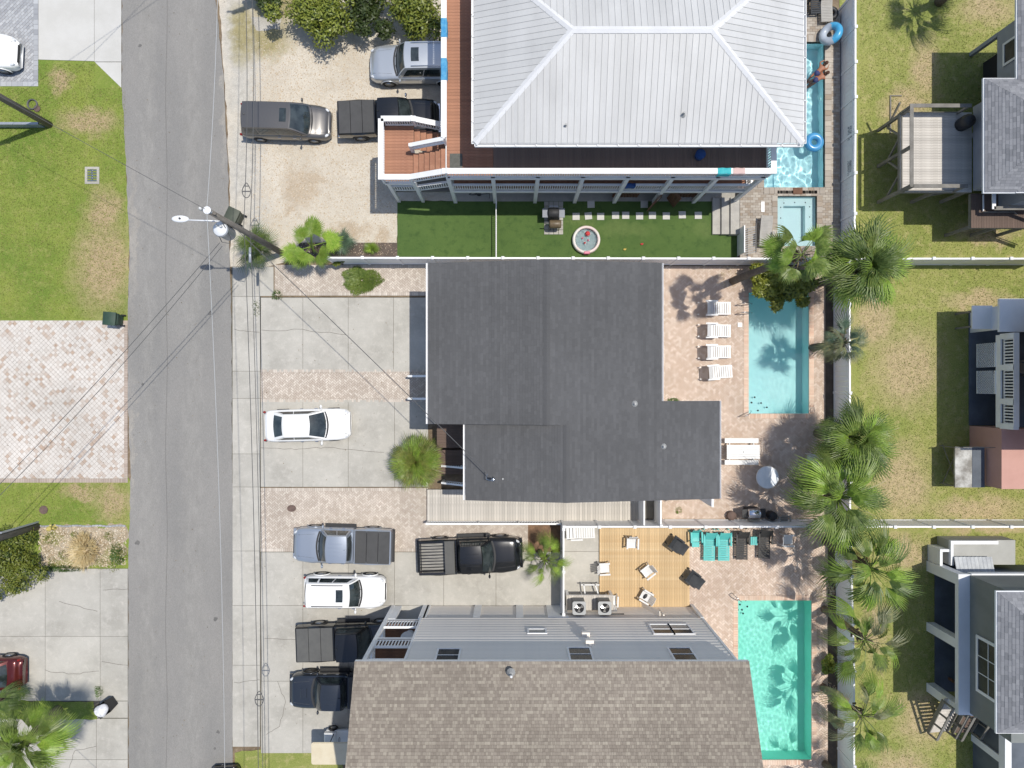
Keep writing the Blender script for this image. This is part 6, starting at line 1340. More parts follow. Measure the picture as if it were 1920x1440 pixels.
def bin_(label, px, py, rz, mat, open_=False):
    q = G(px, py, .8); t = thing('trash_bin', label, 'trash bin', (q[0], q[1], .015), R(rz)); m = MB()
    m.idx([(-.27, -.27, .06), (.27, -.27, .06), (.27, .27, .06), (-.27, .27, .06), (-.34, -.36, 1.0), (.34, -.36, 1.0), (.34, .36, 1.0), (-.34, .36, 1.0)], [(3, 2, 1, 0), (0, 1, 5, 4), (1, 2, 6, 5), (2, 3, 7, 6), (3, 0, 4, 7)]); m.build('body', mat, t)
    m = MB()
    if not open_:
        m.grid(lambda a, b: (-.36 + .74 * a, -.38 + .76 * b, 1.0 + .07 * math.sin(a * math.pi) * (.6 + .4 * math.sin(b * math.pi))), 8, 8, True); m.box(-.36, -.38, .97, .38, .38, 1.005)
    else: m.obb((-.36, -.38, 1.0), (-.25, 0, -1), (0, 1, 0), (-1, 0, .25), .75, .76, .03)
    m.build('lid', mat, t, not open_)
    for s_ in (-1, 1): m = MB(); m.lathe([(0, -.04), (.12, -.04), (.13, 0), (.12, .04), (0, .04)], (-.3, s_ * .3, .13), 12, 'y'); m.build('wheel', 'tyre', t)
    m = MB(); m.tube([(-.40, -.3, .93), (-.44, -.26, .97), (-.44, .26, .97), (-.40, .3, .93)], .02, 6); m.build('handle', mat, t); return t
bin_('olive green wheeled bin beside the street light pole', 438, 404, 155, 'bin_olive'); bin_('dark green wheeled bin on the edge of the cream driveway', 209, 598, 175, 'bin_green')
tb = bin_('black wheeled bin with its lid hanging open beside the bottom left palm', 196, 1328, 35, 'black_plastic', True)
M('bag_white', (.74, .74, .76), (.6, .6, .63), s=6, s2=20, fine=.1, rough=.35); m = MB(); random.seed(4)
m.ball((0, 0, 0), (.36, .36, .26), 16, 10); m.v = [(x * (1 + .12 * math.sin(9 * y + 5 * z)), y * (1 + .12 * math.sin(11 * x)), z + .05 * math.sin(14 * x + 9 * y)) for x, y, z in m.v]; o = m.build('trash_bag', 'bag_white', smooth=True); o.location = (tb.location.x, tb.location.y, 1.1); tag(o, 'white trash bag heaped on top of the black bin', 'bag')
q = G(173, 329); dr_ = thing('storm_drain', 'small square storm drain grate set in the front lawn', 'drain', (q[0], q[1], 0)); m = MB(); 
for (a, b, c, d_) in ((-.42, -.5, .42, -.36), (-.42, .36, .42, .5), (-.42, -.36, -.28, .36), (.28, -.36, .42, .36)): m.box(a, b, -.02, c, d_, .03)
m.build('frame', 'concrete', dr_); m = MB(); m.box(-.28, -.36, -.025, .28, .36, -.01); m.build('sump', 'dark_void', dr_)
for k in range(5): m = MB(); m.box(-.28, -.33 + k * .15, .0, .28, -.28 + k * .15, .02); m.build('bar', 'steel', dr_)
m = MB(); m.box(-.03, -.36, .02, .03, .36, .028); m.build('bar', 'steel', dr_)
M('cast_brown', K(128, 106, 96), K(112, 94, 86), s=6, s2=40, fine=.15, rough=.8)
for (px, py, r_, lab, sx) in ((82, 956, .25, 'round brown manhole cover in the small lawn by the shell bed', 1), (547, 953, .2, 'oval brown utility cover in the lower paver strip', 1.3)):
    q = G(px, py); m = MB(); m.lathe([(r_, .0), (r_, .035), (r_ * .9, .035), (r_ * .88, .028), (0, .028)], n=20); m.v = [(x * sx, y, z) for x, y, z in m.v]; o = m.build('manhole_cover', 'cast_brown'); o.location = q; tag(o, lab, 'cover')
M('hydrant_yellow', K(232, 214, 130), K(222, 202, 116), s=5, fine=.06, rough=.5); q = G(103, 988); hy = thing('fire_hydrant', 'pale yellow fire hydrant at the edge of the shell bed', 'hydrant', q)
m = MB(); m.lathe([(.17, 0), (.17, .04), (.12, .05), (.11, .5), (.15, .52), (.15, .56), (.12, .62), (.06, .7), (.03, .74), (0, .75)], n=14); m.build('barrel', 'hydrant_yellow', hy, True)
for a in (0, 90, 180): m = MB(); m.tube([(0, 0, .4), (.22 * math.cos(R(a)), .22 * math.sin(R(a)), .4)], .06, 8); m.build('nozzle', 'hydrant_yellow', hy)
q0, q1 = G(-60, 238), G(84, 236); m = MB(); m.box(q0[0], q0[1] - .04, 0, q1[0], q0[1] + .04, .55); m.box(q0[0], q0[1] - .07, .5, q1[0], q0[1] + .07, .58); tag(m.build('low_barrier', 'galv'), 'low grey metal barrier running left from the upper left pole', 'barrier')
q = G(51, 190, .5); m = MB()
for k in range(4): m.lathe([(.28, .0 + k * .03), (.31, .015 + k * .03), (.28, .03 + k * .03), (.25, .015 + k * .03)], n=18, close=True)
o = m.build('wire_coil', 'cable_dark'); o.location = (q[0], q[1], .01); tag(o, 'coil of dark cable lying beside the upper left pole', 'coil'); stuff
q = G(70, 204); m = MB(); m.lathe([(.19, 0), (.2, .05), (.16, .07), (0, .07)], n=14); o = m.build('valve_cover', 'cast_brown'); o.location = q; tag(o, 'reddish round valve cover beside the cable coil', 'cover')
# ---------------------------------------------------------------- furniture
M('teal_plastic', K(92, 200, 194, .8), K(104, 208, 200, .8), s=3, s2=30, fine=.05, rough=.5); M('dark_plastic', K(66, 64, 62), K(76, 74, 72), s=3, s2=30, fine=.08, rough=.6); M('sling_grey', K(196, 192, 184), K(186, 182, 174), s=3, s2=60, fine=.06, rough=.8); M('sling_black', (.03, .033, .037), (.045, .048, .052), s=3, s2=50, fine=.1, rough=.8)
def lounger(label, px, py, rz, mat, L=1.95, W=.62, back=.42, tilt=32, arms=False, slats=True, z0=.02, group=None, name='sun_lounger', n=13, gapf=.22):
    """head end towards -x"""
    q = G(px, py, .35); t = thing(name, label, 'lounger', (q[0], q[1], z0), R(rz), group=group); hx = -L / 2 + L * back; ct, st2 = math.cos(R(tilt)), math.sin(R(tilt))
    for s_ in (-1, 1):
        m = MB(); m.bar((hx, s_ * W / 2, .32), (L / 2, s_ * W / 2, .32), .05, .07); m.bar((hx, s_ * W / 2, .32), (hx - L * back * ct, s_ * W / 2, .32 + L * back * st2), .05, .06); m.build('side_rail', mat, t)
        for x in (L / 2 - .12, hx + .1, -L / 2 + .15): m = MB(); m.box(x - .03, s_ * W / 2 - .03, 0, x + .03, s_ * W / 2 + .03, .3); m.build('leg', mat, t)
        if arms: m = MB(); m.bbox(hx - .35, s_ * (W / 2 + .06) - .05, .56, hx + .35, s_ * (W / 2 + .06) + .05, .6, .01); m.box(hx + .25, s_ * (W / 2 + .06) - .03, .0, hx + .32, s_ * (W / 2 + .06) + .03, .56); m.build('armrest', mat, t)
    if slats:
        nb = int(n * back)
        for i in range(nb):
            d_ = L * back * (i + .5) / nb; w_ = L * back / nb * (1 - gapf) / 2; c = Vector((hx - d_ * ct, 0, .34 + d_ * st2)); m = MB(); m.bar(c - Vector((0, W / 2 - .02, 0)), c + Vector((0, W / 2 - .02, 0)), .025, 2 * w_, (-ct, 0, st2)); m.build('slat', mat, t)
        for i in range(n - nb):
            x = hx + (L / 2 - hx) * (i + .5) / (n - nb); w_ = (L / 2 - hx) / (n - nb) * (1 - gapf) / 2; m = MB(); m.box(x - w_, -W / 2 + .02, .335, x + w_, W / 2 - .02, .36); m.build('slat', mat, t)
    else:
        m = MB(); m.grid(lambda a, b: (hx - L * back * a * ct, (b - .5) * (W - .04), .34 + L * back * a * st2 - .03 * math.sin(b * 3.14)), 6, 6); m.build('back_sling', mat, t, True); m = MB(); m.grid(lambda a, b: (hx + (L / 2 - hx) * a, (b - .5) * (W - .04), .345 - .03 * math.sin(b * 3.14)), 6, 6, True); m.build('seat_sling', mat, t, True)
    return t
for i, (py, w_) in enumerate(((578, 'first'), (620, 'second'), (660, 'third'), (698, 'fourth'))):
    lounger('white slatted sun lounger on the patio, %s from the top' % w_, 1338 + (3 if i == 3 else 0), py, (0, -1, 1, 4)[i], 'white_plastic', 2.0, .68, .42, 62, True, group='white loungers by the cyan pool', n=15, gapf=.3)
lounger('white lounger pushed against the short fence on the concrete pad', 1088, 998, 2, 'white_plastic', 1.7, .66, .36, 12, True, n=11, gapf=.2)
lounger('teal plastic lounger, left of the two teal ones', 1330, 1020, -91, 'teal_plastic', 1.95, .6, .36, 48, True, n=18, gapf=.2); lounger('teal plastic lounger, right of the two teal ones', 1357, 1020, -90, 'teal_plastic', 1.95, .6, .36, 48, True, n=18, gapf=.2)
lounger('dark brown slatted lounger beside the teal ones', 1391, 1018, -90, 'dark_plastic', 1.95, .6, .36, 48, True, n=18, gapf=.25); lounger('dark brown slatted lounger nearest the white chair', 1433, 1016, -91, 'dark_plastic', 1.95, .62, .36, 48, True, n=18, gapf=.2)
lounger('black folding lounge chair at the upper edge of the yellow deck', 1268, 1020, -36, 'sling_black', 1.35, .6, .42, 50, True, False, .16); lounger('black folding lounge chair half off the yellow deck', 1299, 1084, -38, 'sling_black', 1.35, .6, .42, 50, True, False, .1)
lounger('grey sling lounger on the stone patio beside the hot tub', 1430, 437, -92, 'sling_grey', 1.75, .62, .72, 8, True, True, Z_TOP + .02, n=20, gapf=.1)
lounger('pale slatted lounger at the top end of the stone patio', 1543, 28, -88, 'sling_grey', 1.3, .6, .3, 12, False, True, Z_TOP + .02, n=14, gapf=.15)
lounger('dark sling lounger half under the metal roof edge', 1522, 10, -88, 'sling_black', 1.5, .5, .3, 20, True, True, Z_TOP + .02, n=12)
def chair(label, px, py, rz, mat='white_plastic', z0=.16, name='patio_chair', wide=.62, grp=None, foot=False):
    """faces +x; Adirondack-like plastic chair"""
    q = G(px, py, z0 + .3); t = thing(name, label, 'chair', (q[0], q[1], z0), R(rz), group=grp); m = MB(); m.grid(lambda a, b: (-.24 + .52 * a, (b - .5) * (wide - .12), .40 - .05 * math.sin(a * 2.6) + .02 * abs(b - .5)), 6, 6, True); m.grid(lambda a, b: (-.24 + .52 * a, (b - .5) * (wide - .12), .36 - .05 * math.sin(a * 2.6)), 6, 6); m.build('seat', mat, t, True)
    m = MB(); k = 5
    for i in range(k): y = (i - 2) * (wide - .14) / k; m.bar((-.24, y, .38), (-.46, y * 1.08, .92 - .03 * abs(i - 2)), (wide - .14) / k - .014, .025, (1, 0, .3))
    m.build('backrest', mat, t)
    for s_ in (-1, 1):
        m = MB(); m.bbox(-.32, s_ * (wide / 2) - .05, .60, .30, s_ * (wide / 2) + .05, .635, .01); m.build('armrest', mat, t)
        for x in (.24, -.27): m = MB(); m.bar((x, s_ * wide / 2, .6), (x + (.04 if x > 0 else -.06), s_ * wide / 2, 0), .05, .06, (1, 0, 0)); m.build('leg', mat, t)
    if foot: m = MB(); m.bbox(.32, -.22, .25, .62, .22, .29, .01); m.build('footrest', mat, t)
    return t
chair('white plastic chair on the yellow deck, uppermost of the four', 1185, 1018, -92); chair('white plastic chair straddling the pad and yellow deck', 1133, 1065, 3, z0=.16); chair('white plastic chair in the middle of the yellow deck', 1213, 1071, -142); ch4 = chair('white plastic chair with a dark item on its seat near the siding', 1210, 1117, 150)
chair('white plastic chair half behind the heat pump platform', 1147, 1125, 88, z0=.16)
m = MB(); m.ball((0, 0, 0), (.17, .09, .05), 12, 6); o = m.build('bag', 'black_plastic', smooth=True); o.location = (ch4.location.x - .02, ch4.location.y, ch4.location.z + .43); o.rotation_euler = (0, 0, .9); tag(o, 'small black bag lying on the lowest deck chair', 'bag')
chair('teal plastic armchair against the fence beside the teal loungers', 1304, 1006, -88, 'teal_plastic', .02, foot=True); chair('white armchair against the fence in the palm shade', 1476, 1012, 0, 'white_plastic', .02)
chair('weathered white chair under the palms beside the picnic table', 1521, 862, 170, 'white_plastic', .02); chair('grey patio chair beside the grill at the fence', 1468, 978, -90, 'sling_grey', .02)
q = G(1412, 1014, .4); tt = thing('side_table', 'small teal slatted table between the dark loungers', 'table', (q[0], q[1], .02))
for i in range(5): m = MB(); m.box(-.24 + i * .1, -.24, .4, -.16 + i * .1, .24, .43); m.build('slat', 'teal_plastic', tt)
for (x, y) in ((-.2, -.2), (.2, -.2), (.2, .2), (-.2, .2)): m = MB(); m.box(x - .025, y - .025, 0, x + .025, y + .025, .4); m.build('leg', 'teal_plastic', tt)
# picnic table
q = G(1392, 847, .6); pt = thing('picnic_table', 'white picnic table with two benches on the patio', 'picnic table', (q[0], q[1], .02))
for i in range(6): m = MB(); y = -.4 + i * .135; m.bbox(-.95, y, .71, .95, y + .128, .75, .008); m.build('top_board', 'white_plastic', pt)
for s_ in (-1, 1): m = MB(); m.bbox(-.98, s_ * .63 - .14, .42, .98, s_ * .63 + .14, .46, .01); m.build('bench', 'white_plastic', pt)
for x in (-.7, .7):
    m = MB(); m.bar((x, -.7, .4), (x, .7, .4), .05, .09); m.bar((x, -.25, .7), (x, -.6, 0), .05, .09, (1, 0, 0)); m.bar((x, .25, .7), (x, .6, 0), .05, .09, (1, 0, 0)); m.build('trestle', 'white_plastic', pt)
m = MB(); m.lathe([(.03, .751), (.03, .756), (0, .756)], n=10); m.build('umbrella_hole', 'dark_iron', pt)
M('table_glass', (.78, .80, .82), (.70, .74, .78), s=2.5, s2=20, fine=.1, rough=.15, spec=.6, stretch=(2, .5, 1))
q = G(1439, 895, .74); rt = thing('round_table', 'round white glass topped table in the palm shade', 'table', (q[0], q[1], .02)); m = MB(); m.lathe([(0, .70), (.62, .70), (.64, .72), (.62, .74), (0, .745)], n=36); m.build('tabletop', 'table_glass', rt); m = MB(); m.lathe([(.62, .695), (.66, .72), (.62, .75), (.60, .72)], n=36, close=True); m.build('rim', 'white_plastic', rt, True)
for a in range(4): m = MB(); c, s_ = math.cos(a * 1.571 + .78), math.sin(a * 1.571 + .78); m.tube([(.5 * c, .5 * s_, .7), (.42 * c, .42 * s_, 0)], .025, 6); m.build('leg', 'white_plastic', rt)
def grill(label, px, py, rz, hood, z0=.02, shelf='steel', w=.7):
    q = G(px, py, z0 + .9); t = thing('grill', label, 'grill', (q[0], q[1], z0), R(rz)); m = MB(); m.box(-w / 2, -.27, .08, w / 2, .27, .8); m.build('cabinet', 'trim', t); m = MB(); m.lathe([(0, -w / 2), (.24, -w / 2), (.28, -w / 2 + .04), (.28, w / 2 - .04), (.24, w / 2), (0, w / 2)], (0, 0, .84), 18, 'x'); m.build('hood', hood, t, True)
    for s_ in (-1, 1): m = MB(); m.bbox(s_ * (w / 2 + .17) - .16, -.26, .84, s_ * (w / 2 + .17) + .16, .26, .88, .01); m.build('side_shelf', shelf, t)
    m = MB(); m.tube([(-.25, -.30, .98), (-.25, -.36, 1.0), (.25, -.36, 1.0), (.25, -.30, .98)], .015, 6); m.build('handle', 'chrome', t); return t
grill('stainless gas grill beside the fence in the palm shade', 1414, 963, 2, 'chrome', shelf='trim'); 
q = G(1372, 967, .3); m = MB(); m.lathe([(.0, 0), (.2, .0), (.27, .12), (.27, .3), (.24, .36), (.0, .36)], n=16); o = m.build('fire_pot', 'cast_brown', smooth=True); o.location = (q[0], q[1], .02); tag(o, 'brown clay fire pot beside the stainless grill', 'pot')
q = G(1448, 967, .5); m = MB(); m.lathe([(.0, 0), (.22, .0), (.26, .2), (.25, .62), (.2, .68), (.0, .7)], n=16); o = m.build('covered_smoker', 'black_plastic', smooth=True); o.location = (q[0], q[1], .02); tag(o, 'black covered smoker right of the stainless grill', 'smoker')
# outdoor kitchen on the turf
M('stone_pad', K(206, 202, 192), K(190, 186, 178), s=2, s2=30, fine=.1, rough=.9)
q = G(1038, 412); ok = thing('grill_pad', 'pale stone paver pad under the grill on the turf', 'pad', (q[0], q[1], 0), world=True)
pr_ = PR(1020, 378, 1056, 440)
for i in range(4):
    for j in range(7): a = pr_[0] + (pr_[2] - pr_[0]) * i / 4; b = pr_[1] + (pr_[3] - pr_[1]) * j / 7; m = MB(); m.bbox(a + .01, b + .01, .006, a + (pr_[2] - pr_[0]) / 4 - .01, b + (pr_[3] - pr_[1]) / 7 - .01, .05, .01); m.build('paver', 'stone_pad', ok)
grill('black gas grill with grey side shelves on the turf pad', 1038, 399, 180, 'trim', .05, 'siding_slate', .62)
q = G(1041, 420, .8); sm = thing('pellet_smoker', 'brown barrel smoker standing on the turf pad', 'smoker', (q[0], q[1], .05)); m = MB(); m.lathe([(0, -.34), (.2, -.34), (.24, -.28), (.24, .28), (.2, .34), (0, .34)], (0, 0, .72), 16, 'x'); m.build('barrel', M('smoker_brown', K(128, 112, 88), K(110, 96, 76), s=4, s2=30, fine=.1, rough=.45), sm, True)
for x in (-.24, .24):
    for y in (-.16, .16): m = MB(); m.tube([(x, y, .55), (x * 1.1, y * 1.2, 0)], .02, 6); m.build('leg', 'trim', sm)
m = MB(); m.tube([(-.34, 0, .8), (-.62, 0, .82)], .03, 8); m.build('chimney', 'chrome', sm)
# stepping stones
for i, (px, py, rz) in enumerate([(1080, 406, 0), (1103, 405, 6), (1126, 406, 0), (1154, 404, 0), (1173, 404, 0), (1199, 405, 0), (1223, 404, 0), (1249, 405, 0), (1279, 403, 1), (1309, 404, 0), (1108, 383, 2), (1208, 383, 0)]):
    q = G(px, py); m = MB(); m.bbox(-.21, -.21, 0, .21, .21, .045, .012); o = m.build('stepping_stone', M('step_white', K(232, 230, 222), K(222, 220, 212), s=3, s2=40, fine=.05, rough=.85)); o.location = (q[0], q[1], .007); o.rotation_euler = (0, 0, R(rz)); ords = ['first', 'second', 'third', 'fourth', 'fifth', 'sixth', 'seventh', 'eighth', 'ninth', 'tenth']
    tag(o, ('square white stepping stone on the turf, %s from the grill' % ords[i]) if i < 10 else ('shaded stepping stone near the grill under the deck edge' if i == 10 else 'shaded stepping stone beside the open gates'), 'stepping stone', 'stepping stones on the turf')
# three broad steps up to the stone patio
stp = thing('patio_steps', 'three broad pale stone steps from the turf up to the patio', 'steps', (12.3, 9.8, 0), world=True)
for i, (a, b) in enumerate(((1336, 1352), (1353, 1369), (1370, 1388))): q = PR(a, 370, b, 439, .15 * (i + 1)); m = MB(); m.bbox(q[0], q[1], .007, q[2] + (.02 if i < 2 else 0), q[3], .15 * (i + 1), .015); m.build('step', 'stone_pad', stp)
q = PR(1387, 428, 1405, 478, Z_TOP); gr_ = thing('patio_gate', 'white slatted metal gate between the turf and the stone patio', 'gate', (q[0], q[1], 0), world=True); m = MB(); m.box(q[0] + .0, q[1], .007, q[0] + .06, q[3], 1.25); m.build('frame', 'white_paint', gr_)
for i in range(12): y = q[1] + (q[3] - q[1]) * i / 12; m = MB(); m.bar((q[0] + .06, y, .3), (q[2] + .1, y + .05, 1.3), .03, .05); m.build('slat', 'white_paint', gr_)
m = MB(); m.bar((q[2] + .1, q[1], 1.3), (q[2] + .1, q[3] + .1, 1.3), .05, .06); m.build('top_bar', 'dark_iron', gr_)
# children's pool with toys
M('kp_pale', K(206, 236, 240), K(220, 240, 242), s=2, s2=20, fine=.04, rough=.35); M('kp_rim', K(244, 240, 236), K(250, 226, 224), K(238, 242, 206), s=1.6, s2=20, fine=.03, rough=.35, lo=.45, hi=.55); M('toy_red', K(222, 66, 72), K(230, 90, 90), s=8, fine=.05, rough=.4); M('toy_pink', K(226, 120, 150), s=8, fine=.05, rough=.4); M('toy_yellow', K(236, 206, 110), s=8, fine=.05, rough=.4)
q = G(1099, 450, .15); kp = thing('paddling_pool', 'round inflatable paddling pool with pastel rim on the turf', 'paddling pool', (q[0], q[1], .007)); m = MB(); R_ = .73
m.lathe([(R_ + .09 * math.cos(a), .1 + k * .16 + .085 * math.sin(a)) for k in (0,) for a in [i * math.pi / 6 for i in range(12)]], n=40, close=True); m.build('lower_ring', 'kp_rim', kp, True); m = MB(); m.lathe([(R_ + .085 * math.cos(a), .26 + .085 * math.sin(a)) for a in [i * math.pi / 6 for i in range(12)]], n=40, close=True); m.build('upper_ring', 'kp_rim', kp, True)
m = MB(); m.lathe([(R_, .01), (R_, .03), (0, .03)], n=40); m.build('floor', 'kp_pale', kp); m = MB(); m.lathe([(R_ - .05, .16), (0, .161)], n=40, cap=False); m.build('water', 'water_cyan', kp)
m = MB(); m.bbox(-.15, -R_ - .12, .24, .2, -R_ + .03, .37, .03); m.build('pink_badge', 'toy_pink', kp)
for (a, b, r_, mt, lab, nm) in ((.08, .36, .15, 'toy_red', 'red ball floating in the paddling pool', 'ball'), (-.22, .1, .06, 'toy_pink', 'pink toy floating left in the paddling pool', 'toy'), (.12, -.02, .06, 'toy_pink', 'pink toy floating right of centre in the paddling pool', 'toy'), (-.08, -.18, .06, 'toy_red', 'small red toy floating lowest in the paddling pool', 'toy')):
    m = MB(); m.ball((0, 0, 0), r_, 12, 8); o = m.build(nm, mt, smooth=True); o.location = (q[0] + a, q[1] + b, .2); tag(o, lab, nm)
for (px, py, mt, lab) in ((1171, 468, 'toy_yellow', 'small yellow toy lying on the turf'), (1203, 458, 'toy_red', 'small red brown toy lying on the turf')):
    q = G(px, py); m = MB(); m.ball((0, 0, .05), (.09, .06, .05), 8, 6); m.ball((.06, .03, .09), .035, 6, 5); o = m.build('toy', mt, smooth=True); o.location = q; tag(o, lab, 'toy')
# pool floats
M('float_blue', K(72, 156, 214), K(92, 174, 226), s=2, s2=10, fine=.06, rough=.25, coat=.4); M('float_grey', K(206, 214, 224), K(190, 200, 212), s=2, s2=10, fine=.04, rough=.3, coat=.3); M('float_shark', K(70, 168, 222), K(88, 186, 234), s=3, s2=10, fine=.08, rough=.3, coat=.3)
q = G(1526, 267, Z_TOP); m = MB(); m.lathe([(.36 + .2 * math.cos(a), .12 + .19 * math.sin(a)) for a in [i * math.pi / 8 for i in range(16)]], n=36, close=True); o = m.build('swim_ring', 'float_blue', smooth=True); o.location = (q[0], q[1], Z_TOP - .1); tag(o, 'glossy blue swim ring floating in the long pool', 'swim ring')
q = G(1557, 64, 1.0); sf = thing('pool_float', 'large blue and grey inflatable ring leaning on the fence by the pool', 'float', (q[0], q[1], 1.05)); sf.rotation_euler = (R(-14), R(-38), R(10))
m = MB(); m.lathe([(.44 + .22 * math.cos(a), .22 * math.sin(a)) for a in [i * math.pi / 8 for i in range(16)]], n=36, close=True)
for nm, mt, keep in (('pale_half', 'float_grey', lambda x: x < .12), ('blue_half', 'float_shark', lambda x: x >= .12)):
    k = MB(); k.v = m.v; k.f = [f for f in m.f if keep(sum(m.v[i][0] for i in f) / 4)]; k.r = [0] * len(k.f); k.build(nm, mt, sf, True)
q = G(1565, 20, .9); m = MB(); m.lathe([(.26 + .13 * math.cos(a), .0 + .13 * math.sin(a)) for a in [i * math.pi / 6 for i in range(12)]], n=28, close=True); o = m.build('inner_tube', 'black_plastic', smooth=True); o.location = (q[0] - .05, q[1], Z_TOP + .14); tag(o, 'black inner tube lying beside the pale lounger', 'inner tube')
# rails of the pools
def hoop(label, a, b, z0=.0, h=.75):
    a, b = Vector(a), Vector(b); m = MB(); pts = [a.lerp(b, f) + Vector((0, 0, hh * h)) for f, hh in ((0, 0), (0, .8), (.08, .97), (.25, 1), (.6, .8), (.92, .3), (1, -.1))]; m.tube(pts, .024, 8); o = m.build('pool_handrail', 'steel', smooth=True); tag(o, label, 'handrail')
for (py, w_) in ((571, 'upper'), (588, 'lower')): hoop('%s steel ladder rail at the left side of the cyan pool' % w_, G(1383, py), G(1410, py - 1))
hoop('steel handrail at the bottom left corner of the cyan pool', G(1388, 780), G(1408, 770)); hoop('steel handrail at the top left corner of the green pool', G(1372, 1112), G(1390, 1128))
q = G(1387, 609); m = MB(); m.bbox(-.13, -.13, 0, .13, .13, .035, .008); o = m.build('skimmer_lid', 'white_plastic'); o.location = (q[0], q[1], .017); tag(o, 'small square white skimmer lid beside the cyan pool', 'lid')
q = G(1430, 388, Z_TOP); m = MB(); m.bbox(-.1, -.3, 0, .1, .3, .02, .006); o = m.build('skimmer_lid', 'white_plastic'); o.location = (q[0], q[1], Z_TOP + .019); tag(o, 'white oblong lid set in the stone patio by the hot tub', 'lid')
m = MB(); c = G(1495, 359, Z_TOP); m.box(c[0] - .27, c[1] - .18, Z_TOP + .03, c[0] + .27, c[1] + .2, Z_TOP + .075); tag(m.build('spillway', 'wood_brown'), 'brown spillway block between the hot tub and the long pool', 'spillway')
# heat pumps
pl = thing('equipment_platform', 'grey plank platform carrying two heat pumps beside the siding', 'platform', (4.5, -12, 0), world=True); q = PR(1062, 1116, 1150, 1160, 1.1); m = MB(); m.box(q[0], -12.9, .98, q[2], q[3], 1.06); m.build('frame', 'white_paint', pl); boards(pl, q[0], -12.9, q[2], q[3], 1.1, 'deck_grey', .14, 'y')
for x in (q[0] + .08, q[2] - .08): m = MB(); m.box(x - .07, q[3] - .14, 0.155 if x > 5 else .018, x + .07, q[3], .98); m.build('leg', 'white_paint', pl)
M('ac_grey', K(196, 198, 198), K(186, 188, 188), s=3, s2=40, fine=.05, rough=.5); M('ac_fin', K(136, 138, 138), K(122, 124, 124), s=3, s2=60, fine=.2, rough=.6, stretch=(8, 8, 1))
for (px, w_) in ((1086, 'left'), (1134, 'right')):
    q = G(px, 1146, 2.0); ac = thing('heat_pump', 'grey heat pump with round fan top, %s of the pair' % w_, 'heat pump', (q[0], max(q[1], -12.5), 1.1)); m = MB(); m.bbox(-.33, -.33, .0, .33, .33, .82, .06); m.build('fins', 'ac_fin', ac)
    m = MB(); k = 28; ro_, zz = .37, .9
    sq = [(ro_ * max(-1, min(1, 1.3 * math.cos(2 * math.pi * i / k))), ro_ * max(-1, min(1, 1.3 * math.sin(2 * math.pi * i / k)))) for i in range(k)]; ci = [(.27 * math.cos(2 * math.pi * i / k), .27 * math.sin(2 * math.pi * i / k)) for i in range(k)]
    m.idx([(a, b, .82) for a, b in sq] + [(a, b, zz) for a, b in sq] + [(a, b, zz) for a, b in ci] + [(a, b, .84) for a, b in ci], [(i, (i + 1) % k, (i + 1) % k + k, i + k) for i in range(k)] + [(i + k, (i + 1) % k + k, (i + 1) % k + 2 * k, i + 2 * k) for i in range(k)] + [(i + 2 * k, (i + 1) % k + 2 * k, (i + 1) % k + 3 * k, i + 3 * k) for i in range(k)]); m.build('top_panel', 'ac_grey', ac)
    m = MB(); m.lathe([(.27, .845), (0, .846)], n=24, cap=False); m.build('fan_well', 'dark_void', ac); m = MB(); m.lathe([(.07, .85), (.07, .88), (0, .885)], n=12); m.build('fan_hub', 'steel', ac)
    for i in range(3): a = i * 2.094 + .5; m = MB(); m.face([(.06 * math.cos(a - .4), .06 * math.sin(a - .4), .86), (.25 * math.cos(a - .38), .25 * math.sin(a - .38), .855), (.25 * math.cos(a + .38), .25 * math.sin(a + .38), .875), (.06 * math.cos(a + .4), .06 * math.sin(a + .4), .87)]); m.build('fan_blade', 'steel', ac)
for (a, w_) in ((1050, 'left'), (1128, 'right')): p = [G(a + dx_, 1156 + dy_, 1.9) for dx_, dy_ in ((0, 3), (8, 2), (20, 4), (34, 5), (42, 1))]; m = MB(); m.tube([(x, max(y, -12.85), z) for x, y, z in p], .035, 6); o = m.build('refrigerant_hose', 'black_plastic', smooth=True); tag(o, 'black insulated hose beside the %s heat pump' % w_, 'hose')
q = G(1107, 1105, .5); fr = thing('table_frame', 'white bare table frame in front of the heat pumps', 'table', (q[0], q[1], .02))
for (a, b) in (((-.55, .3, .6), (.5, .3, .6)), ((-.55, -.3, .6), (.5, -.3, .6)), ((-.4, .35, .6), (-.3, -.4, .6)), ((.25, .35, .6), (.5, -.4, .6))): m = MB(); m.bar(a, b, .07, .04); m.build('bar', 'white_plastic', fr)
for (x, y) in ((-.5, .28), (.45, .28), (-.5, -.28), (.45, -.28)): m = MB(); m.box(x - .03, y - .03, 0, x + .03, y + .03, .6); m.build('leg', 'white_plastic', fr)
q = G(1800 + 2, 237, 2.9); ur = thing('covered_grill', 'round black covered grill on the weathered upper right deck', 'grill', (24.7, 14.25, 2.5)); m = MB(); m.lathe([(.0, 0), (.36, .0), (.38, .5), (.34, .75), (.2, .92), (0, .96)], n=18); m.build('cover', 'black_plastic', ur, True); m = MB(); m.lathe([(.1, .95), (.1, 1.0), (0, 1.01)], n=10); m.build('knob', 'trim', ur)
m = MB(); q0 = G(1668, 180); q1 = G(1690, 181); q2 = G(1670, 250); m.box(q0[0], q0[1] - .03, 0, q1[0], q0[1] + .03, .06); m.box(q0[0], q2[1], 0, q0[0] + .07, q0[1] - .031, .06); tag(m.build('timber_edging', 'wood_weather'), 'thin pale timber edging lying on the upper right lawn', 'edging')
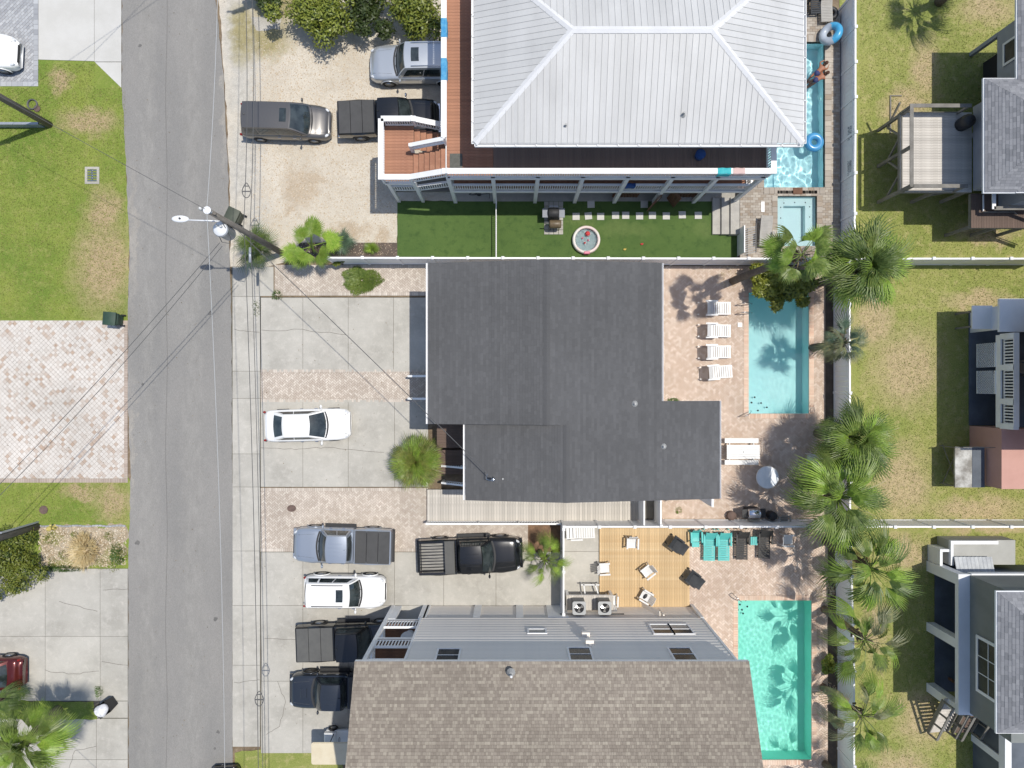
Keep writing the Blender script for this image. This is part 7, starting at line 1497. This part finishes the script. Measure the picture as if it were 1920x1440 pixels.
q = G(1308, 279, DZ + .3); m = MB(); m.lathe([(0, 0), (.22, 0), (.24, .3), (.26, .42), (.0, .42)], n=16); o = m.build('bucket', 'towel_navy', smooth=True); o.location = (9.6, 11.7, DZ + .003); tag(o, 'dark blue bucket standing on the shaded front deck', 'bucket')
chair('wooden slatted chair on the white balustrade porch', 1916, 690, 160, 'wood_weather', 2.62)
bk = thing('bicycle', 'dark bicycle leaning in the shade below the deck', 'bicycle', (-1.7, 11.3, .02)); bk.rotation_euler = (R(28), 0, R(8))
for x in (-.5, .5):
    m = MB(); m.lathe([(.31, -.02), (.34, 0), (.31, .02), (.29, 0)], (x, 0, .33), 22, 'y', True); wo = m.build('wheel', 'tyre', bk, True); m = MB()
    for k in range(9): a = k * .698; m.tube([(x, 0, .33), (x + .3 * math.cos(a), 0, .33 + .3 * math.sin(a))], .004, 3)
    stuff(m.build('spokes', 'steel', wo))
m = MB(); P_ = {'r': (-.5, 0, .33), 'b': (-.08, 0, .3), 's': (-.22, 0, .78), 'h': (.34, 0, .8), 'f': (.5, 0, .33)}
for a, b in ('rb', 'rs', 'bs', 'bh', 'sh', 'hf'): m.tube([P_[a], P_[b]], .02, 6)
m.build('frame', 'paint_navy', bk); m = MB(); m.ball((-.24, 0, .86), (.14, .07, .03), 8, 5); m.build('saddle', 'trim', bk, True); m = MB(); m.tube([(.3, -.26, .92), (.34, -.1, .95), (.34, .1, .95), (.3, .26, .92)], .014, 5); m.tube([(.34, 0, .8), (.34, 0, .95)], .014, 5); m.build('handlebar', 'trim', bk)
# ---------------------------------------------------------------- bathers in the long pool
M('skin', K(190, 130, 100), K(180, 120, 92), s=8, fine=.05, rough=.5); M('hair_brown', K(96, 62, 44), K(80, 52, 38), s=12, fine=.2, rough=.7); M('swimsuit_blue', K(60, 70, 120), s=8, fine=.1, rough=.7)
def body_mesh(name, verts, edges, radii, mat, parent, root=0):
    me = bpy.data.meshes.new(name); me.from_pydata(verts, edges, []); o = bpy.data.objects.new(name, me); C.objects.link(o); o.parent = parent
    sk = o.modifiers.new('skin', 'SKIN'); lay = me.skin_vertices[0] if me.skin_vertices else None
    for i, r_ in enumerate(radii): lay.data[i].radius = (r_, r_); lay.data[i].use_root = (i == root)
    sk.use_smooth_shade = True; sb = o.modifiers.new('sub', 'SUBSURF'); sb.levels = 1; sb.render_levels = 1; me.materials.append(MATS[mat]); return o
def bather(label, px, py, z, rz, pitch):
    """leaning forward on the pool edge, legs trailing in the water; local +x is towards the head"""
    q = G(px, py, z); t = thing('person', label, 'person', (q[0], q[1], z), R(rz))
    v = [(0, 0, 0), (.18, 0, .07), (.36, 0, .14), (.47, 0, .2), (.56, 0, .27), (.66, 0, .32), (.38, .17, .14), (.55, .28, .05), (.74, .2, .04), (.82, .18, .05), (.38, -.17, .14), (.55, -.28, .05), (.74, -.2, .04), (.82, -.18, .05), (-.06, .09, -.03), (-.42, .12, -.2), (-.8, .1, -.3), (-.92, .1, -.3), (-.06, -.09, -.03), (-.42, -.12, -.24), (-.8, -.1, -.36), (-.92, -.1, -.36)]
    e = [(0, 1), (1, 2), (2, 3), (3, 4), (4, 5), (2, 6), (6, 7), (7, 8), (8, 9), (2, 10), (10, 11), (11, 12), (12, 13), (0, 14), (14, 15), (15, 16), (16, 17), (0, 18), (18, 19), (19, 20), (20, 21)]
    r_ = [.13, .11, .13, .06, .08, .09, .06, .045, .035, .04, .06, .045, .035, .04, .09, .07, .045, .03, .09, .07, .045, .03]
    body_mesh('body', v, e, r_, 'skin', t); m = MB(); m.ball((.60, 0, .34), (.12, .105, .10), 12, 8); m.ball((.50, .02, .26), (.10, .10, .09), 10, 6); m.build('hair', 'hair_brown', t, True)
    m = MB(); m.ball((.0, 0, .01), (.19, .17, .14), 12, 8); m.build('swimsuit', 'swimsuit_blue', t, True)
    m = MB(); m.ball((.71, .035, .31), .012, 6, 4); m.ball((.71, -.035, .31), .012, 6, 4); m.ball((.725, 0, .285), (.02, .012, .015), 6, 4); m.build('face', 'hair_brown', t)
    return t
bather('person with brown hair leaning on the long pool edge, upper of two', 1532, 137, Z_TOP - .02, 48, 0); bather('person in dark swimwear at the long pool edge, lower of two', 1530, 150, Z_TOP - .12, 28, 0)
